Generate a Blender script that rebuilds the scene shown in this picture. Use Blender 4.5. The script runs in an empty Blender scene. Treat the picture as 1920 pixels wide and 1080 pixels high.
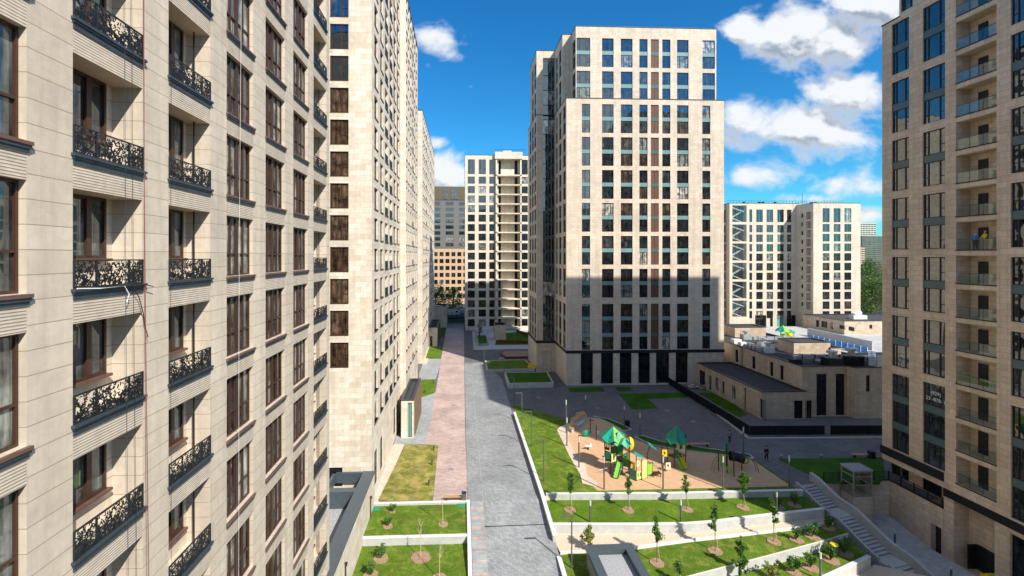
import bpy, math, random
from mathutils import Vector, Matrix

# ------------------------------------------------------------ camera, sky, sun
sc = bpy.context.scene
COL = sc.collection
H = 25.6                      # eye height above the plaza, metres
F, CX, CY = 907.0, 906.0, 481.0
TH = math.atan(41 / 907)
SN, CS = math.sin(TH), math.cos(TH)

cam = bpy.data.cameras.new("camera")
camo = bpy.data.objects.new("camera", cam)
COL.objects.link(camo)
camo.location = (0, 0, H)
camo.rotation_euler = (math.pi / 2, 0, -TH)
cam.sensor_width = 36
cam.lens = 36 * F / 1920
cam.shift_x = 54 / 1920
cam.shift_y = -59 / 1920
cam.clip_start = 0.5
cam.clip_end = 6000
sc.camera = camo

sc.view_settings.view_transform = 'Standard'
sc.view_settings.look = 'None'
sc.view_settings.gamma = 1
sc.view_settings.exposure = EXPOSURE = 0.5
sc.cycles.max_bounces = 7
sc.cycles.diffuse_bounces = 3
sc.cycles.glossy_bounces = 4
sc.cycles.transparent_max_bounces = 8
sc.cycles.caustics_reflective = False
sc.cycles.caustics_refractive = False

L = Vector((-0.575, 0.818, -0.88)).normalized()
sun = bpy.data.lights.new("sun", 'SUN')
sun.energy = 4.7
sun.angle = math.radians(0.55)
sun.color = (1.0, 0.94, 0.84)
suno = bpy.data.objects.new("sun", sun)
COL.objects.link(suno)
suno.rotation_euler = L.to_track_quat('-Z', 'Y').to_euler()
suno.location = (60, -80, 90)


def xat(px, Y):
    k = (px - CX) / F
    return Y * (SN + k * CS) / (CS - k * SN)


def yat(px, X):
    k = (px - CX) / F
    return X * (CS - k * SN) / (SN + k * CS)


def zat(py, X, Y):
    return H + (CY - py) * (X * SN + Y * CS) / F


def at(px, py, z=0.0):
    w = F * (H - z) / (py - CY)
    u = (px - CX) * w / F
    return (u * CS + w * SN, -u * SN + w * CS)


def scr(p):
    w = p[0] * SN + p[1] * CS
    u = p[0] * CS - p[1] * SN
    if w < 0.5:
        return None
    return (CX + F * u / w, CY - F * (p[2] - H) / w, w)


# ------------------------------------------------------------ node helpers
class NT:
    def __init__(s, nt):
        s.nt = nt
        nt.nodes.clear()

    def n(s, t, **kw):
        nd = s.nt.nodes.new(t)
        for k, v in kw.items():
            if k.startswith('_'):
                setattr(nd, k[1:], v)
        return nd

    def l(s, a, b):
        s.nt.links.new(a, b)

    def val(s, sock, v):
        if hasattr(v, 'default_value') or hasattr(v, 'is_output'):
            s.l(v, sock)
        else:
            sock.default_value = v

    def math(s, op, a, b=0.0, c=0.0, clamp=False):
        m = s.n('ShaderNodeMath')
        m.operation = op
        m.use_clamp = clamp
        for i, v in enumerate((a, b, c)):
            s.val(m.inputs[i], v)
        return m.outputs[0]

    def vmath(s, op, a, b=(0, 0, 0)):
        m = s.n('ShaderNodeVectorMath')
        m.operation = op
        s.val(m.inputs[0], a)
        s.val(m.inputs[1], b)
        return m

    def mix(s, f, a, b, mode='MIX'):
        m = s.n('ShaderNodeMix')
        m.data_type = 'RGBA'
        m.blend_type = mode
        s.val(m.inputs[0], f)
        s.val(m.inputs[6], a)
        s.val(m.inputs[7], b)
        return m.outputs[2]

    def noise(s, vec, scale, detail=3.0, rough=0.5, dist=0.0):
        m = s.n('ShaderNodeTexNoise')
        if vec is not None:
            s.l(vec, m.inputs['Vector'])
        m.inputs['Scale'].default_value = scale
        m.inputs['Detail'].default_value = detail
        m.inputs['Roughness'].default_value = rough
        m.inputs['Distortion'].default_value = dist
        return m.outputs['Fac']

    def ramp(s, f, stops, interp='LINEAR'):
        r = s.n('ShaderNodeValToRGB')
        r.color_ramp.interpolation = interp
        e = r.color_ramp.elements
        while len(e) < len(stops):
            e.new(0.5)
        for i, (p, c) in enumerate(stops):
            e[i].position = p
            e[i].color = (c[0], c[1], c[2], 1) if hasattr(c, '__len__') else (c, c, c, 1)
        s.val(r.inputs[0], f)
        return r.outputs[0]

    def mapr(s, v, a, b, c, d, smooth=False):
        m = s.n('ShaderNodeMapRange')
        if smooth:
            m.interpolation_type = 'SMOOTHSTEP'
        s.val(m.inputs[0], v)
        for i, x in enumerate((a, b, c, d)):
            m.inputs[i + 1].default_value = x
        return m.outputs[0]


def col4(c):
    return (c[0], c[1], c[2], 1)


# ------------------------------------------------------------ world
w = bpy.data.worlds.new("World")
sc.world = w
w.use_nodes = True
g = NT(w.node_tree)
out = g.n('ShaderNodeOutputWorld')
bg = g.n('ShaderNodeBackground')
sky = g.n('ShaderNodeTexSky')
sky.sky_type = 'NISHITA'
sky.sun_disc = False
sky.sun_elevation = math.radians(41.3)
sky.sun_rotation = math.radians(144.9)
sky.air_density = 1.0
sky.dust_density = 0.2
sky.ozone_density = 2.5
hs = g.n('ShaderNodeHueSaturation')
hs.inputs['Saturation'].default_value = 1.3
hs.inputs['Value'].default_value = 1.0
g.l(sky.outputs[0], hs.inputs['Color'])
tint = g.mix(1.0, hs.outputs[0], (0.34, 0.98, 1.16, 1), 'MULTIPLY')
tc = g.n('ShaderNodeTexCoord')
rot = g.n('ShaderNodeVectorRotate')
rot.rotation_type = 'Z_AXIS'
rot.inputs['Angle'].default_value = TH
g.l(tc.outputs['Generated'], rot.inputs['Vector'])
D = rot.outputs[0]                      # direction, +Y along the view
sep = g.n('ShaderNodeSeparateXYZ')
g.l(D, sep.inputs[0])
yy = g.math('MAXIMUM', sep.outputs[1], 0.05)
pu = g.math('DIVIDE', sep.outputs[0], yy)
pv = g.math('DIVIDE', sep.outputs[2], yy)
cb = g.n('ShaderNodeCombineXYZ')
g.l(pu, cb.inputs[0])
g.l(pv, cb.inputs[1])
P = cb.outputs[0]
P_up = g.vmath('ADD', P, (0.012, 0.045, 0)).outputs[0]


def density(P):
    acc = None
    # centre px, py, half-width, half-height, weight : the cumulus of the day, as directions
    for (cx, cy, rx, ry, wt) in ((818, 72, 60, 44, .8), (880, 70, 34, 44, .7), (856, 102, 40, 22, .6), (800, 125, 20, 20, .5),
                                 (838, 328, 60, 55, 1.1), (818, 268, 30, 18, .8), (884, 162, 12, 8, .5),
                                 (1540, 62, 175, 75, 1.15), (1405, 55, 60, 45, .95), (1640, 10, 150, 70, 1.1),
                                 (1450, 95, 90, 30, .8),
                                 (1500, 235, 190, 62, 1.15), (1590, 180, 110, 55, 1.0), (1400, 220, 90, 45, .8),
                                 (1415, 328, 90, 34, .95), (1600, 352, 110, 34, 1.0), (1530, 372, 90, 18, .7),
                                 (1620, 400, 80, 24, .9)):
        c = ((cx - CX) / F, (CY - cy) / F, 0)
        d = g.vmath('SUBTRACT', P, c).outputs[0]
        d = g.vmath('MULTIPLY', d, (F / rx, F / ry, 0)).outputs[0]
        ln = g.vmath('DOT_PRODUCT', d, d).outputs['Value']
        e = g.math('MULTIPLY', ln, -1.1)
        e = g.math('POWER', 2.718, e)
        e = g.math('MULTIPLY', e, wt)
        acc = e if acc is None else g.math('MAXIMUM', acc, e)
    sc_ = g.vmath('MULTIPLY', P, (1.0, 1.35, 1)).outputs[0]
    n1 = g.noise(sc_, 9.0, 8.0, 0.58, 0.25)
    n2 = g.noise(sc_, 3.2, 3.0, 0.5)
    n = g.math('ADD', g.math('MULTIPLY', n1, 0.8), g.math('MULTIPLY', n2, 0.2))
    n = g.math('MULTIPLY', g.math('SUBTRACT', n, 0.5), 2.3)
    return g.math('ADD', g.math('MULTIPLY', acc, 1.0), n)


d0 = density(P)
d1 = density(P_up)
mask = g.mapr(d0, 0.36, 0.9, 0, 1, True)
front = g.mapr(sep.outputs[1], 0.1, 0.25, 0, 1)
mask = g.math('MULTIPLY', mask, front)
# generic cumulus behind the viewer (seen in the window panes)
nb = g.noise(D, 3.0, 7.0, 0.6)
mb_ = g.mapr(nb, 0.5, 0.58, 0, 1, True)
mb_ = g.math('MULTIPLY', mb_, g.math('SUBTRACT', 1.0, front))
light = g.mapr(g.math('SUBTRACT', d0, d1), -0.14, 0.24, 0, 1, True)
thick = g.mapr(d0, 0.5, 0.95, 0, 1)
lowgrey = g.math('MULTIPLY', g.math('SUBTRACT', 1.0, light), thick)
ccol = g.mix(lowgrey, (6.5, 6.75, 7.0, 1), (2.5, 3.0, 3.8, 1))
allm = g.math('MAXIMUM', mask, mb_)
skyc = g.mix(allm, tint, ccol)
g.l(skyc, bg.inputs[0])
bg.inputs[1].default_value = 0.10
g.l(bg.outputs[0], out.inputs[0])


# ------------------------------------------------------------ materials
def newmat(name):
    m = bpy.data.materials.new(name)
    m.use_nodes = True
    gg = NT(m.node_tree)
    o = gg.n('ShaderNodeOutputMaterial')
    b = gg.n('ShaderNodeBsdfPrincipled')
    gg.l(b.outputs[0], o.inputs[0])
    return m, gg, b, o


def plain(name, c, rough=0.6, metal=0.0, var=0.12, scale=3.0, spec=0.4, bump=0.0):
    m, gg, b, o = newmat(name)
    t = gg.n('ShaderNodeTexCoord')
    n = gg.noise(t.outputs['Object'], scale, 5.0, 0.6)
    k = gg.mapr(n, 0.3, 0.7, 1 - var, 1 + var)
    cc = gg.mix(1.0, col4(c), k, 'MULTIPLY')
    gg.l(cc, b.inputs['Base Color'])
    b.inputs['Roughness'].default_value = rough
    b.inputs['Metallic'].default_value = metal
    b.inputs['Specular IOR Level'].default_value = spec
    if bump:
        bp = gg.n('ShaderNodeBump')
        bp.inputs['Strength'].default_value = bump
        bp.inputs['Distance'].default_value = 0.02
        gg.l(n, bp.inputs['Height'])
        gg.l(bp.outputs[0], b.inputs['Normal'])
    return m


def stone(name, c1, c2, joint, bw, bh, js=0.012, contrast=1.0, offset=0.5, rough=0.62):
    """limestone cladding slabs, laid out in metres on the wall's own UV"""
    m, gg, b, o = newmat(name)
    uv = gg.n('ShaderNodeUVMap')
    br = gg.n('ShaderNodeTexBrick')
    gg.l(uv.outputs[0], br.inputs['Vector'])
    br.offset = offset
    br.offset_frequency = 2
    br.inputs['Color1'].default_value = (0, 0, 0, 1)
    br.inputs['Color2'].default_value = (1, 1, 1, 1)
    br.inputs['Mortar'].default_value = (0.5, 0.5, 0.5, 1)
    br.inputs['Scale'].default_value = 1.0
    br.inputs['Mortar Size'].default_value = js
    br.inputs['Mortar Smooth'].default_value = 0.0
    br.inputs['Brick Width'].default_value = bw
    br.inputs['Row Height'].default_value = bh
    f = gg.mapr(br.outputs['Color'], 0.5 - 0.5 / contrast, 0.5 + 0.5 / contrast, 0, 1)
    base = gg.mix(f, col4(c1), col4(c2))
    big = gg.noise(uv.outputs[0], 0.16, 4.0, 0.6)
    k = gg.mapr(big, 0.3, 0.7, 0.88, 1.1)
    base = gg.mix(1.0, base, k, 'MULTIPLY')
    vein = gg.noise(uv.outputs[0], 2.3, 10.0, 0.72, 0.3)
    k2 = gg.mapr(vein, 0.3, 0.68, 0.86, 1.08)
    stv = gg.vmath('MULTIPLY', uv.outputs[0], (1.3, 0.06, 1.0)).outputs[0]
    stk = gg.noise(stv, 1.0, 5.0, 0.7)
    base = gg.mix(1.0, base, gg.mapr(stk, 0.42, 0.7, 1.03, 0.84), 'MULTIPLY')
    base = gg.mix(1.0, base, k2, 'MULTIPLY')
    sp = gg.noise(uv.outputs[0], 5.0, 6.0, 0.75, 0.6)
    k3 = gg.mapr(sp, 0.62, 0.74, 0.0, 0.35, True)
    base = gg.mix(k3, base, (0.36, 0.25, 0.16, 1))
    base = gg.mix(br.outputs['Fac'], base, col4(joint))
    gg.l(base, b.inputs['Base Color'])
    b.inputs['Roughness'].default_value = rough
    b.inputs['Specular IOR Level'].default_value = 0.25
    bp = gg.n('ShaderNodeBump')
    bp.inputs['Strength'].default_value = 0.4
    bp.inputs['Distance'].default_value = 0.01
    hh = gg.math('SUBTRACT', gg.math('MULTIPLY', vein, 0.3), br.outputs['Fac'])
    gg.l(hh, bp.inputs['Height'])
    gg.l(bp.outputs[0], b.inputs['Normal'])
    return m


def ribbed(name, c):
    m, gg, b, o = newmat(name)
    uv = gg.n('ShaderNodeUVMap')
    sp = gg.n('ShaderNodeSeparateXYZ')
    gg.l(uv.outputs[0], sp.inputs[0])
    f = gg.math('FRACT', gg.math('DIVIDE', sp.outputs[1], 0.072))
    gr = gg.mapr(gg.math('ABSOLUTE', gg.math('SUBTRACT', f, 0.5)), 0.28, 0.42, 0, 1, True)
    vein = gg.noise(uv.outputs[0], 2.0, 7.0, 0.65, 0.8)
    base = gg.mix(1.0, col4(c), gg.mapr(vein, 0.3, 0.7, 0.82, 1.12), 'MULTIPLY')
    base = gg.mix(gg.math('MULTIPLY', gr, 0.55), base, (0.16, 0.11, 0.07, 1))  # groove shade put into the colour, besides the bump
    gg.l(base, b.inputs['Base Color'])
    b.inputs['Roughness'].default_value = 0.7
    bp = gg.n('ShaderNodeBump')
    bp.inputs['Strength'].default_value = 1.0
    bp.inputs['Distance'].default_value = 0.02
    gg.l(gg.math('SUBTRACT', 1.0, gr), bp.inputs['Height'])
    gg.l(bp.outputs[0], b.inputs['Normal'])
    return m


def glass(name, stops, ior=2.0, tintc=(0.86, 0.93, 1.0), scale=1.0):
    """window pane: reflecting coat over the dim room or curtain behind it"""
    m, gg, b, o = newmat(name)
    oi = gg.n('ShaderNodeObjectInfo')
    ge = gg.n('ShaderNodeNewGeometry')
    r = gg.math('FRACT', gg.math('ADD', oi.outputs['Random'], ge.outputs['Random Per Island']))
    base = gg.ramp(r, stops, 'CONSTANT')
    uv = gg.n('ShaderNodeUVMap')
    pos = ge.outputs['Position']
    mp = gg.vmath('MULTIPLY', pos, (1.0, 1.0, 0.16)).outputs[0]
    fold = gg.noise(mp, 3.2 * scale, 3.0, 0.6)
    room = gg.noise(pos, 1.1 * scale, 3.0, 0.6)
    k = gg.math('MULTIPLY', gg.mapr(fold, 0.35, 0.65, 0.35, 1.5), gg.mapr(room, 0.35, 0.62, 0.3, 1.7))
    base = gg.mix(1.0, base, k, 'MULTIPLY')
    gg.l(base, b.inputs['Base Color'])
    b.inputs['Roughness'].default_value = 0.9
    b.inputs['Specular IOR Level'].default_value = 0.0
    gl = gg.n('ShaderNodeBsdfGlossy')
    gl.inputs['Color'].default_value = col4(tintc)
    gl.inputs['Roughness'].default_value = 0.015
    fr = gg.n('ShaderNodeFresnel')
    fr.inputs['IOR'].default_value = ior
    bp = gg.n('ShaderNodeBump')
    bp.inputs['Strength'].default_value = 0.16
    bp.inputs['Distance'].default_value = 0.05
    wob = gg.noise(pos, 0.9, 1.0, 0.4)
    gg.l(wob, bp.inputs['Height'])
    gg.l(bp.outputs[0], gl.inputs['Normal'])
    ms = gg.n('ShaderNodeMixShader')
    gg.l(fr.outputs[0], ms.inputs[0])
    gg.l(b.outputs[0], ms.inputs[1])
    gg.l(gl.outputs[0], ms.inputs[2])
    gg.l(ms.outputs[0], o.inputs[0])
    return m


def clear_glass(name, tintc, amount, rough=0.02):
    m, gg, b, o = newmat(name)
    tr = gg.n('ShaderNodeBsdfTransparent')
    tr.inputs[0].default_value = col4(tintc)
    gl = gg.n('ShaderNodeBsdfGlossy')
    gl.inputs['Roughness'].default_value = rough
    gl.inputs['Color'].default_value = (0.9, 1, 1, 1)
    fr = gg.n('ShaderNodeLayerWeight')
    f_ = gg.math('MULTIPLY_ADD', gg.math('POWER', fr.outputs['Facing'], 3.0), 0.5, amount)
    ms = gg.n('ShaderNodeMixShader')
    gg.l(f_, ms.inputs[0])
    gg.l(tr.outputs[0], ms.inputs[1])
    gg.l(gl.outputs[0], ms.inputs[2])
    gg.l(ms.outputs[0], o.inputs[0])
    return m


def pavers(name, c1, c2, joint, bw, bh, rough=0.75, js=0.012, macro=0.18, sheen=0.0, angle=0.0):
    m, gg, b, o = newmat(name)
    t = gg.n('ShaderNodeTexCoord')
    vec = t.outputs['Object']
    if angle:
        vr = gg.n('ShaderNodeVectorRotate')
        vr.rotation_type = 'Z_AXIS'
        vr.inputs['Angle'].default_value = angle
        gg.l(vec, vr.inputs['Vector'])
        vec = vr.outputs[0]
    br = gg.n('ShaderNodeTexBrick')
    gg.l(vec, br.inputs['Vector'])
    br.inputs['Color1'].default_value = col4(c1)
    br.inputs['Color2'].default_value = col4(c2)
    br.inputs['Mortar'].default_value = col4(joint)
    br.inputs['Scale'].default_value = 1.0
    br.inputs['Mortar Size'].default_value = js
    br.inputs['Brick Width'].default_value = bw
    br.inputs['Row Height'].default_value = bh
    n = gg.noise(t.outputs['Object'], 0.22, 6.0, 0.62, 0.5)
    k = gg.mapr(n, 0.3, 0.7, 1 - macro, 1 + macro)
    c = gg.mix(1.0, br.outputs['Color'], k, 'MULTIPLY')
    n2 = gg.noise(t.outputs['Object'], 2.6, 5.0, 0.7)
    c = gg.mix(1.0, c, gg.mapr(n2, 0.3, 0.7, 0.86, 1.14), 'MULTIPLY')
    gg.l(c, b.inputs['Base Color'])
    b.inputs['Roughness'].default_value = rough
    b.inputs['Specular IOR Level'].default_value = 0.3
    return m


def grass(name, c1, c2, dry, dryness=0.3):
    m, gg, b, o = newmat(name)
    t = gg.n('ShaderNodeTexCoord')
    v = t.outputs['Object']
    a = gg.noise(v, 0.35, 5.0, 0.6)
    d = gg.noise(v, 5.5, 4.0, 0.75)
    e = gg.noise(v, 0.9, 6.0, 0.7, 0.6)
    f = gg.noise(v, 22.0, 2.0, 0.6)
    c = gg.mix(gg.mapr(d, 0.32, 0.68, 0, 1), col4(c1), col4(c2))
    c = gg.mix(gg.mapr(e, 0.62 - dryness * 0.45, 0.9 - dryness * 0.45, 0, 0.85, True), c, col4(dry))
    c = gg.mix(1.0, c, gg.mapr(a, 0.3, 0.7, 0.75, 1.25), 'MULTIPLY')
    c = gg.mix(1.0, c, gg.mapr(f, 0.3, 0.7, 0.7, 1.3), 'MULTIPLY')
    gg.l(c, b.inputs['Base Color'])
    b.inputs['Roughness'].default_value = 0.9
    b.inputs['Specular IOR Level'].default_value = 0.1
    bp = gg.n('ShaderNodeBump')
    bp.inputs['Strength'].default_value = 0.9
    bp.inputs['Distance'].default_value = 0.08
    gg.l(gg.noise(v, 11.0, 3.0, 0.7), bp.inputs['Height'])
    gg.l(bp.outputs[0], b.inputs['Normal'])
    return m


def leafmat(name, c1, c2, c3):
    m, gg, b, o = newmat(name)
    ge = gg.n('ShaderNodeNewGeometry')
    c = gg.ramp(ge.outputs['Random Per Island'], [(0, c1), (0.5, c2), (1, c3)])
    gg.l(c, b.inputs['Base Color'])
    b.inputs['Roughness'].default_value = 0.55
    tl = gg.n('ShaderNodeBsdfTranslucent')
    gg.l(gg.mix(1.0, c, (1.3, 1.5, 0.6, 1), 'MULTIPLY'), tl.inputs[0])
    ms = gg.n('ShaderNodeMixShader')
    ms.inputs[0].default_value = 0.3
    gg.l(b.outputs[0], ms.inputs[1])
    gg.l(tl.outputs[0], ms.inputs[2])
    gg.l(ms.outputs[0], o.inputs[0])
    return m


dark, dim = (0.012, 0.014, 0.016), (0.03, 0.035, 0.035)
M = dict(
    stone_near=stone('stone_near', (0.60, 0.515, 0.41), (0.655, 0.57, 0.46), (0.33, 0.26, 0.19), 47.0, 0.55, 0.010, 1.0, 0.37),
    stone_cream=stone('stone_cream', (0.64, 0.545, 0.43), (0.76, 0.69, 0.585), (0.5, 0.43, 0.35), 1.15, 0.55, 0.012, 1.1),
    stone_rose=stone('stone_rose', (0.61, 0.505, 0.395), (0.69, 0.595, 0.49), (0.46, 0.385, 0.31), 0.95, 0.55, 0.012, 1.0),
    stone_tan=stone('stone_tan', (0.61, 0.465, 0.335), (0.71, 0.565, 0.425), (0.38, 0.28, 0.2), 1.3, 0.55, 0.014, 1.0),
    stone_far=stone('stone_far', (0.66, 0.58, 0.46), (0.74, 0.67, 0.56), (0.55, 0.47, 0.36), 1.2, 0.6, 0.01, 1.0),
    stone_warm=stone('stone_warm', (0.63, 0.55, 0.44), (0.68, 0.61, 0.50), (0.5, 0.42, 0.33), 0.95, 0.55, 0.012, 1.0),
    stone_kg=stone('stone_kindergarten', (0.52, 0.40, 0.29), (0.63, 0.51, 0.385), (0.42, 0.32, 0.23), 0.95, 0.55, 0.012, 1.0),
    ribs=ribbed('ribbed_stone', (0.66, 0.57, 0.46)),
    soffit=plain('soffit_plaster', (0.55, 0.45, 0.34), 0.8, var=0.06),
    glass_near=glass('glass_near', [(0, (0.10, 0.11, 0.10)), (0.35, (0.03, 0.03, 0.03)), (0.5, (0.22, 0.23, 0.20)), (0.8, (0.07, 0.075, 0.07))], 1.9),
    glass_dim=glass('glass_dim', [(0, dark), (0.45, dim), (0.62, (0.06, 0.05, 0.035)), (0.74, (0.3, 0.3, 0.27)), (0.8, (0.16, 0.17, 0.15)), (0.9, (0.02, 0.03, 0.03))], 2.6, (0.62, 0.85, 1.0)),
    glass_room=glass('glass_room', [(0, dark), (0.5, dim), (0.64, (0.055, 0.04, 0.028)), (0.76, (0.34, 0.33, 0.29)), (0.82, (0.15, 0.17, 0.16)), (0.92, (0.02, 0.03, 0.03))], 1.5, (0.75, 0.9, 1.0)),
    glass_right=glass('glass_right', [(0, dark), (0.5, dim), (0.75, (0.05, 0.055, 0.045))], 2.3, (0.9, 0.92, 0.92)),
    glass_brown=glass('glass_brown', [(0, (0.05, 0.03, 0.017)), (0.5, (0.075, 0.048, 0.03))], 1.45, (0.8, 0.85, 0.9)),
    glass_dark=glass('glass_dark', [(0, (0.006, 0.008, 0.01)), (0.5, (0.012, 0.014, 0.016))], 1.6, (0.7, 0.85, 1)),
    brown=plain('brown_frame', (0.06, 0.028, 0.018), 0.4, var=0.1),
    brown_sill=plain('brown_sill', (0.14, 0.078, 0.058), 0.45, var=0.15),
    dframe=plain('dark_frame', (0.022, 0.016, 0.018), 0.4),
    black=plain('black_metal', (0.012, 0.014, 0.017), 0.45),
    iron=plain('anthracite_iron', (0.022, 0.027, 0.033), 0.42, metal=0.2, var=0.15, scale=8),
    cornice=plain('anthracite_cornice', (0.05, 0.068, 0.085), 0.4, metal=0.2, var=0.2),
    cap=plain('roof_edge_metal', (0.05, 0.055, 0.065), 0.4, metal=0.4),
    slate=plain('slate_blue_metal', (0.085, 0.11, 0.13), 0.4, metal=0.3, var=0.1),
    teal=plain('teal_panel', (0.165, 0.29, 0.30), 0.35, var=0.1, scale=1.0),
    teal_dark=plain('dark_teal_panel', (0.085, 0.13, 0.135), 0.3, var=0.12, scale=1.0),
    louvre=plain('brown_louvre', (0.15, 0.075, 0.05), 0.6, var=0.25, scale=6),
    roof=plain('roof_felt', (0.05, 0.05, 0.053), 0.9, var=0.25, scale=1.2),
    gravel_grey=plain('grey_gravel', (0.36, 0.36, 0.37), 0.95, var=0.4, scale=9, bump=0.6),
    white=plain('white_paint', (0.68, 0.68, 0.66), 0.6, var=0.06),
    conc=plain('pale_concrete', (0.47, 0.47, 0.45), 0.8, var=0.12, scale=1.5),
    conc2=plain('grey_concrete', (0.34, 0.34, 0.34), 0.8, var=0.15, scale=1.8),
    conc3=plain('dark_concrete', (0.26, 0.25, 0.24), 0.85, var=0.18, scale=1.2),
    tower_grey=plain('grey_cladding', (0.17, 0.155, 0.14), 0.6, var=0.08),
    tower_brown=plain('brown_cladding', (0.13, 0.10, 0.06), 0.6, var=0.08),
    orange=plain('orange_brick', (0.60, 0.40, 0.24), 0.8, var=0.1),
    pave_dark=pavers('dark_pavers', (0.118, 0.116, 0.116), (0.162, 0.158, 0.156), (0.09, 0.09, 0.095), 0.6, 0.3),
    pave_grey=pavers('grey_pavers', (0.235, 0.245, 0.25), (0.33, 0.34, 0.345), (0.18, 0.18, 0.18), 0.4, 0.2, angle=0.78, macro=0.2),
    pave_light=pavers('pale_pavers', (0.42, 0.42, 0.41), (0.52, 0.52, 0.51), (0.32, 0.32, 0.31), 0.6, 0.6, macro=0.12),
    pave_mid=pavers('mid_pavers', (0.29, 0.305, 0.31), (0.38, 0.395, 0.395), (0.28, 0.28, 0.28), 0.6, 0.3, macro=0.12),
    pave_pink=pavers('pink_pavers', (0.42, 0.305, 0.27), (0.52, 0.40, 0.36), (0.34, 0.26, 0.235), 0.6, 0.3, macro=0.22),
    pave_beige=pavers('beige_pavers', (0.60, 0.48, 0.38), (0.66, 0.54, 0.43), (0.45, 0.36, 0.29), 0.6, 0.6, macro=0.1),
    grass=grass('lawn_grass', (0.065, 0.125, 0.012), (0.125, 0.205, 0.018), (0.28, 0.27, 0.06), 0.38),
    grass_fresh=grass('fresh_grass', (0.06, 0.13, 0.009), (0.125, 0.21, 0.015), (0.22, 0.24, 0.045), 0.32),
    grass_dark=grass('dark_green_grass', (0.028, 0.09, 0.006), (0.06, 0.14, 0.01), (0.09, 0.13, 0.02), 0.1),  # a darker green than the other lawns
    grass_dry=grass('drying_grass', (0.11, 0.15, 0.018), (0.22, 0.21, 0.04), (0.42, 0.33, 0.12), 0.55),
    rubber=plain('tan_rubber', (0.58, 0.36, 0.205), 0.9, var=0.1, scale=1.5),
    soil=plain('bare_soil', (0.34, 0.22, 0.14), 0.95, var=0.35, scale=7, bump=0.5),
    earth=plain('earth', (0.16, 0.14, 0.11), 0.95, var=0.3, scale=0.05),
    corten=plain('corten_steel', (0.15, 0.045, 0.018), 0.8, var=0.4, scale=1.5),
    asphalt=plain('asphalt', (0.05, 0.05, 0.052), 0.9, var=0.2, scale=0.5),
    wood=plain('bench_wood', (0.50, 0.27, 0.11), 0.65, var=0.25, scale=5),
    lampm=plain('lamp_metal', (0.13, 0.14, 0.15), 0.45, metal=0.3),
    lamph=plain('lamp_head', (0.62, 0.64, 0.64), 0.4),
    galv=plain('galvanised_duct', (0.5, 0.52, 0.54), 0.42, metal=0.5, var=0.2, scale=2),
    bark=plain('bark', (0.17, 0.12, 0.08), 0.9, var=0.3, scale=12),
    stake=plain('pale_stem', (0.55, 0.46, 0.33), 0.8, var=0.2),
    pg_green=plain('green_plastic', (0.01, 0.27, 0.15), 0.4, var=0.06),
    pg_lime=plain('lime_plastic', (0.24, 0.52, 0.05), 0.4, var=0.06),
    pg_pale=plain('pale_lime_plastic', (0.66, 0.72, 0.22), 0.45, var=0.06),
    pg_teal=plain('teal_plastic', (0.015, 0.31, 0.20), 0.4, var=0.06),
    pg_yellow=plain('yellow_plastic', (0.90, 0.60, 0.01), 0.35, var=0.04),
    pg_orange=plain('orange_plastic', (0.80, 0.20, 0.02), 0.4, var=0.05),
    pg_cream=plain('cream_board', (0.72, 0.66, 0.42), 0.5, var=0.06),
    pg_post=plain('maroon_post', (0.055, 0.02, 0.018), 0.45),
    deep_green=plain('deep_green_plastic', (0.01, 0.16, 0.03), 0.4),
    hatch=plain('green_hatch', (0.03, 0.25, 0.12), 0.6),
    blue=plain('blue_panel', (0.02, 0.22, 0.62), 0.4, var=0.35, scale=0.8),
    rope_blue=plain('blue_rope', (0.02, 0.04, 0.08), 0.7),
    rope_red=plain('red_rope', (0.30, 0.07, 0.04), 0.7),
    rope_white=plain('white_cord', (0.8, 0.8, 0.8), 0.7),
    skin=plain('skin', (0.5, 0.3, 0.22), 0.6),
    cloth_dark=plain('dark_cloth', (0.015, 0.015, 0.018), 0.9),
    cloth_grey=plain('grey_blue_cloth', (0.15, 0.16, 0.26), 0.9),
    cloth_navy=plain('navy_cloth', (0.015, 0.02, 0.05), 0.9),
    cloth_blue=plain('blue_cloth', (0.04, 0.25, 0.6), 0.9),
    cloth_yel=plain('yellow_cloth', (0.7, 0.5, 0.03), 0.9),
    helmet=plain('orange_helmet', (0.8, 0.25, 0.02), 0.4),
    hair=plain('dark_hair', (0.02, 0.012, 0.008), 0.8),
    bag=plain('lime_sack', (0.5, 0.62, 0.05), 0.7, var=0.4, scale=4),
    wrap=plain('wrapped_rubble', (0.42, 0.34, 0.28), 0.8, var=0.5, scale=3),
    text=plain('white_vinyl', (0.75, 0.78, 0.78), 0.5),
    leaf=leafmat('leaves', (0.035, 0.10, 0.012), (0.07, 0.17, 0.02), (0.16, 0.27, 0.05)),
    leaf_y=leafmat('yellowing_leaves', (0.13, 0.17, 0.03), (0.25, 0.27, 0.06), (0.42, 0.40, 0.14)),
    leaf_tree=leafmat('tree_leaves', (0.02, 0.06, 0.01), (0.06, 0.13, 0.015), (0.17, 0.26, 0.05)),
    rail_glass=clear_glass('balustrade_glass', (0.72, 0.82, 0.76), .10),
    lift_glass=clear_glass('lift_glass', (0.75, 0.83, 0.8), .10),
    stair_glass=clear_glass('stair_glass', (0.8, 0.88, 0.88), .10),
)


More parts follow.
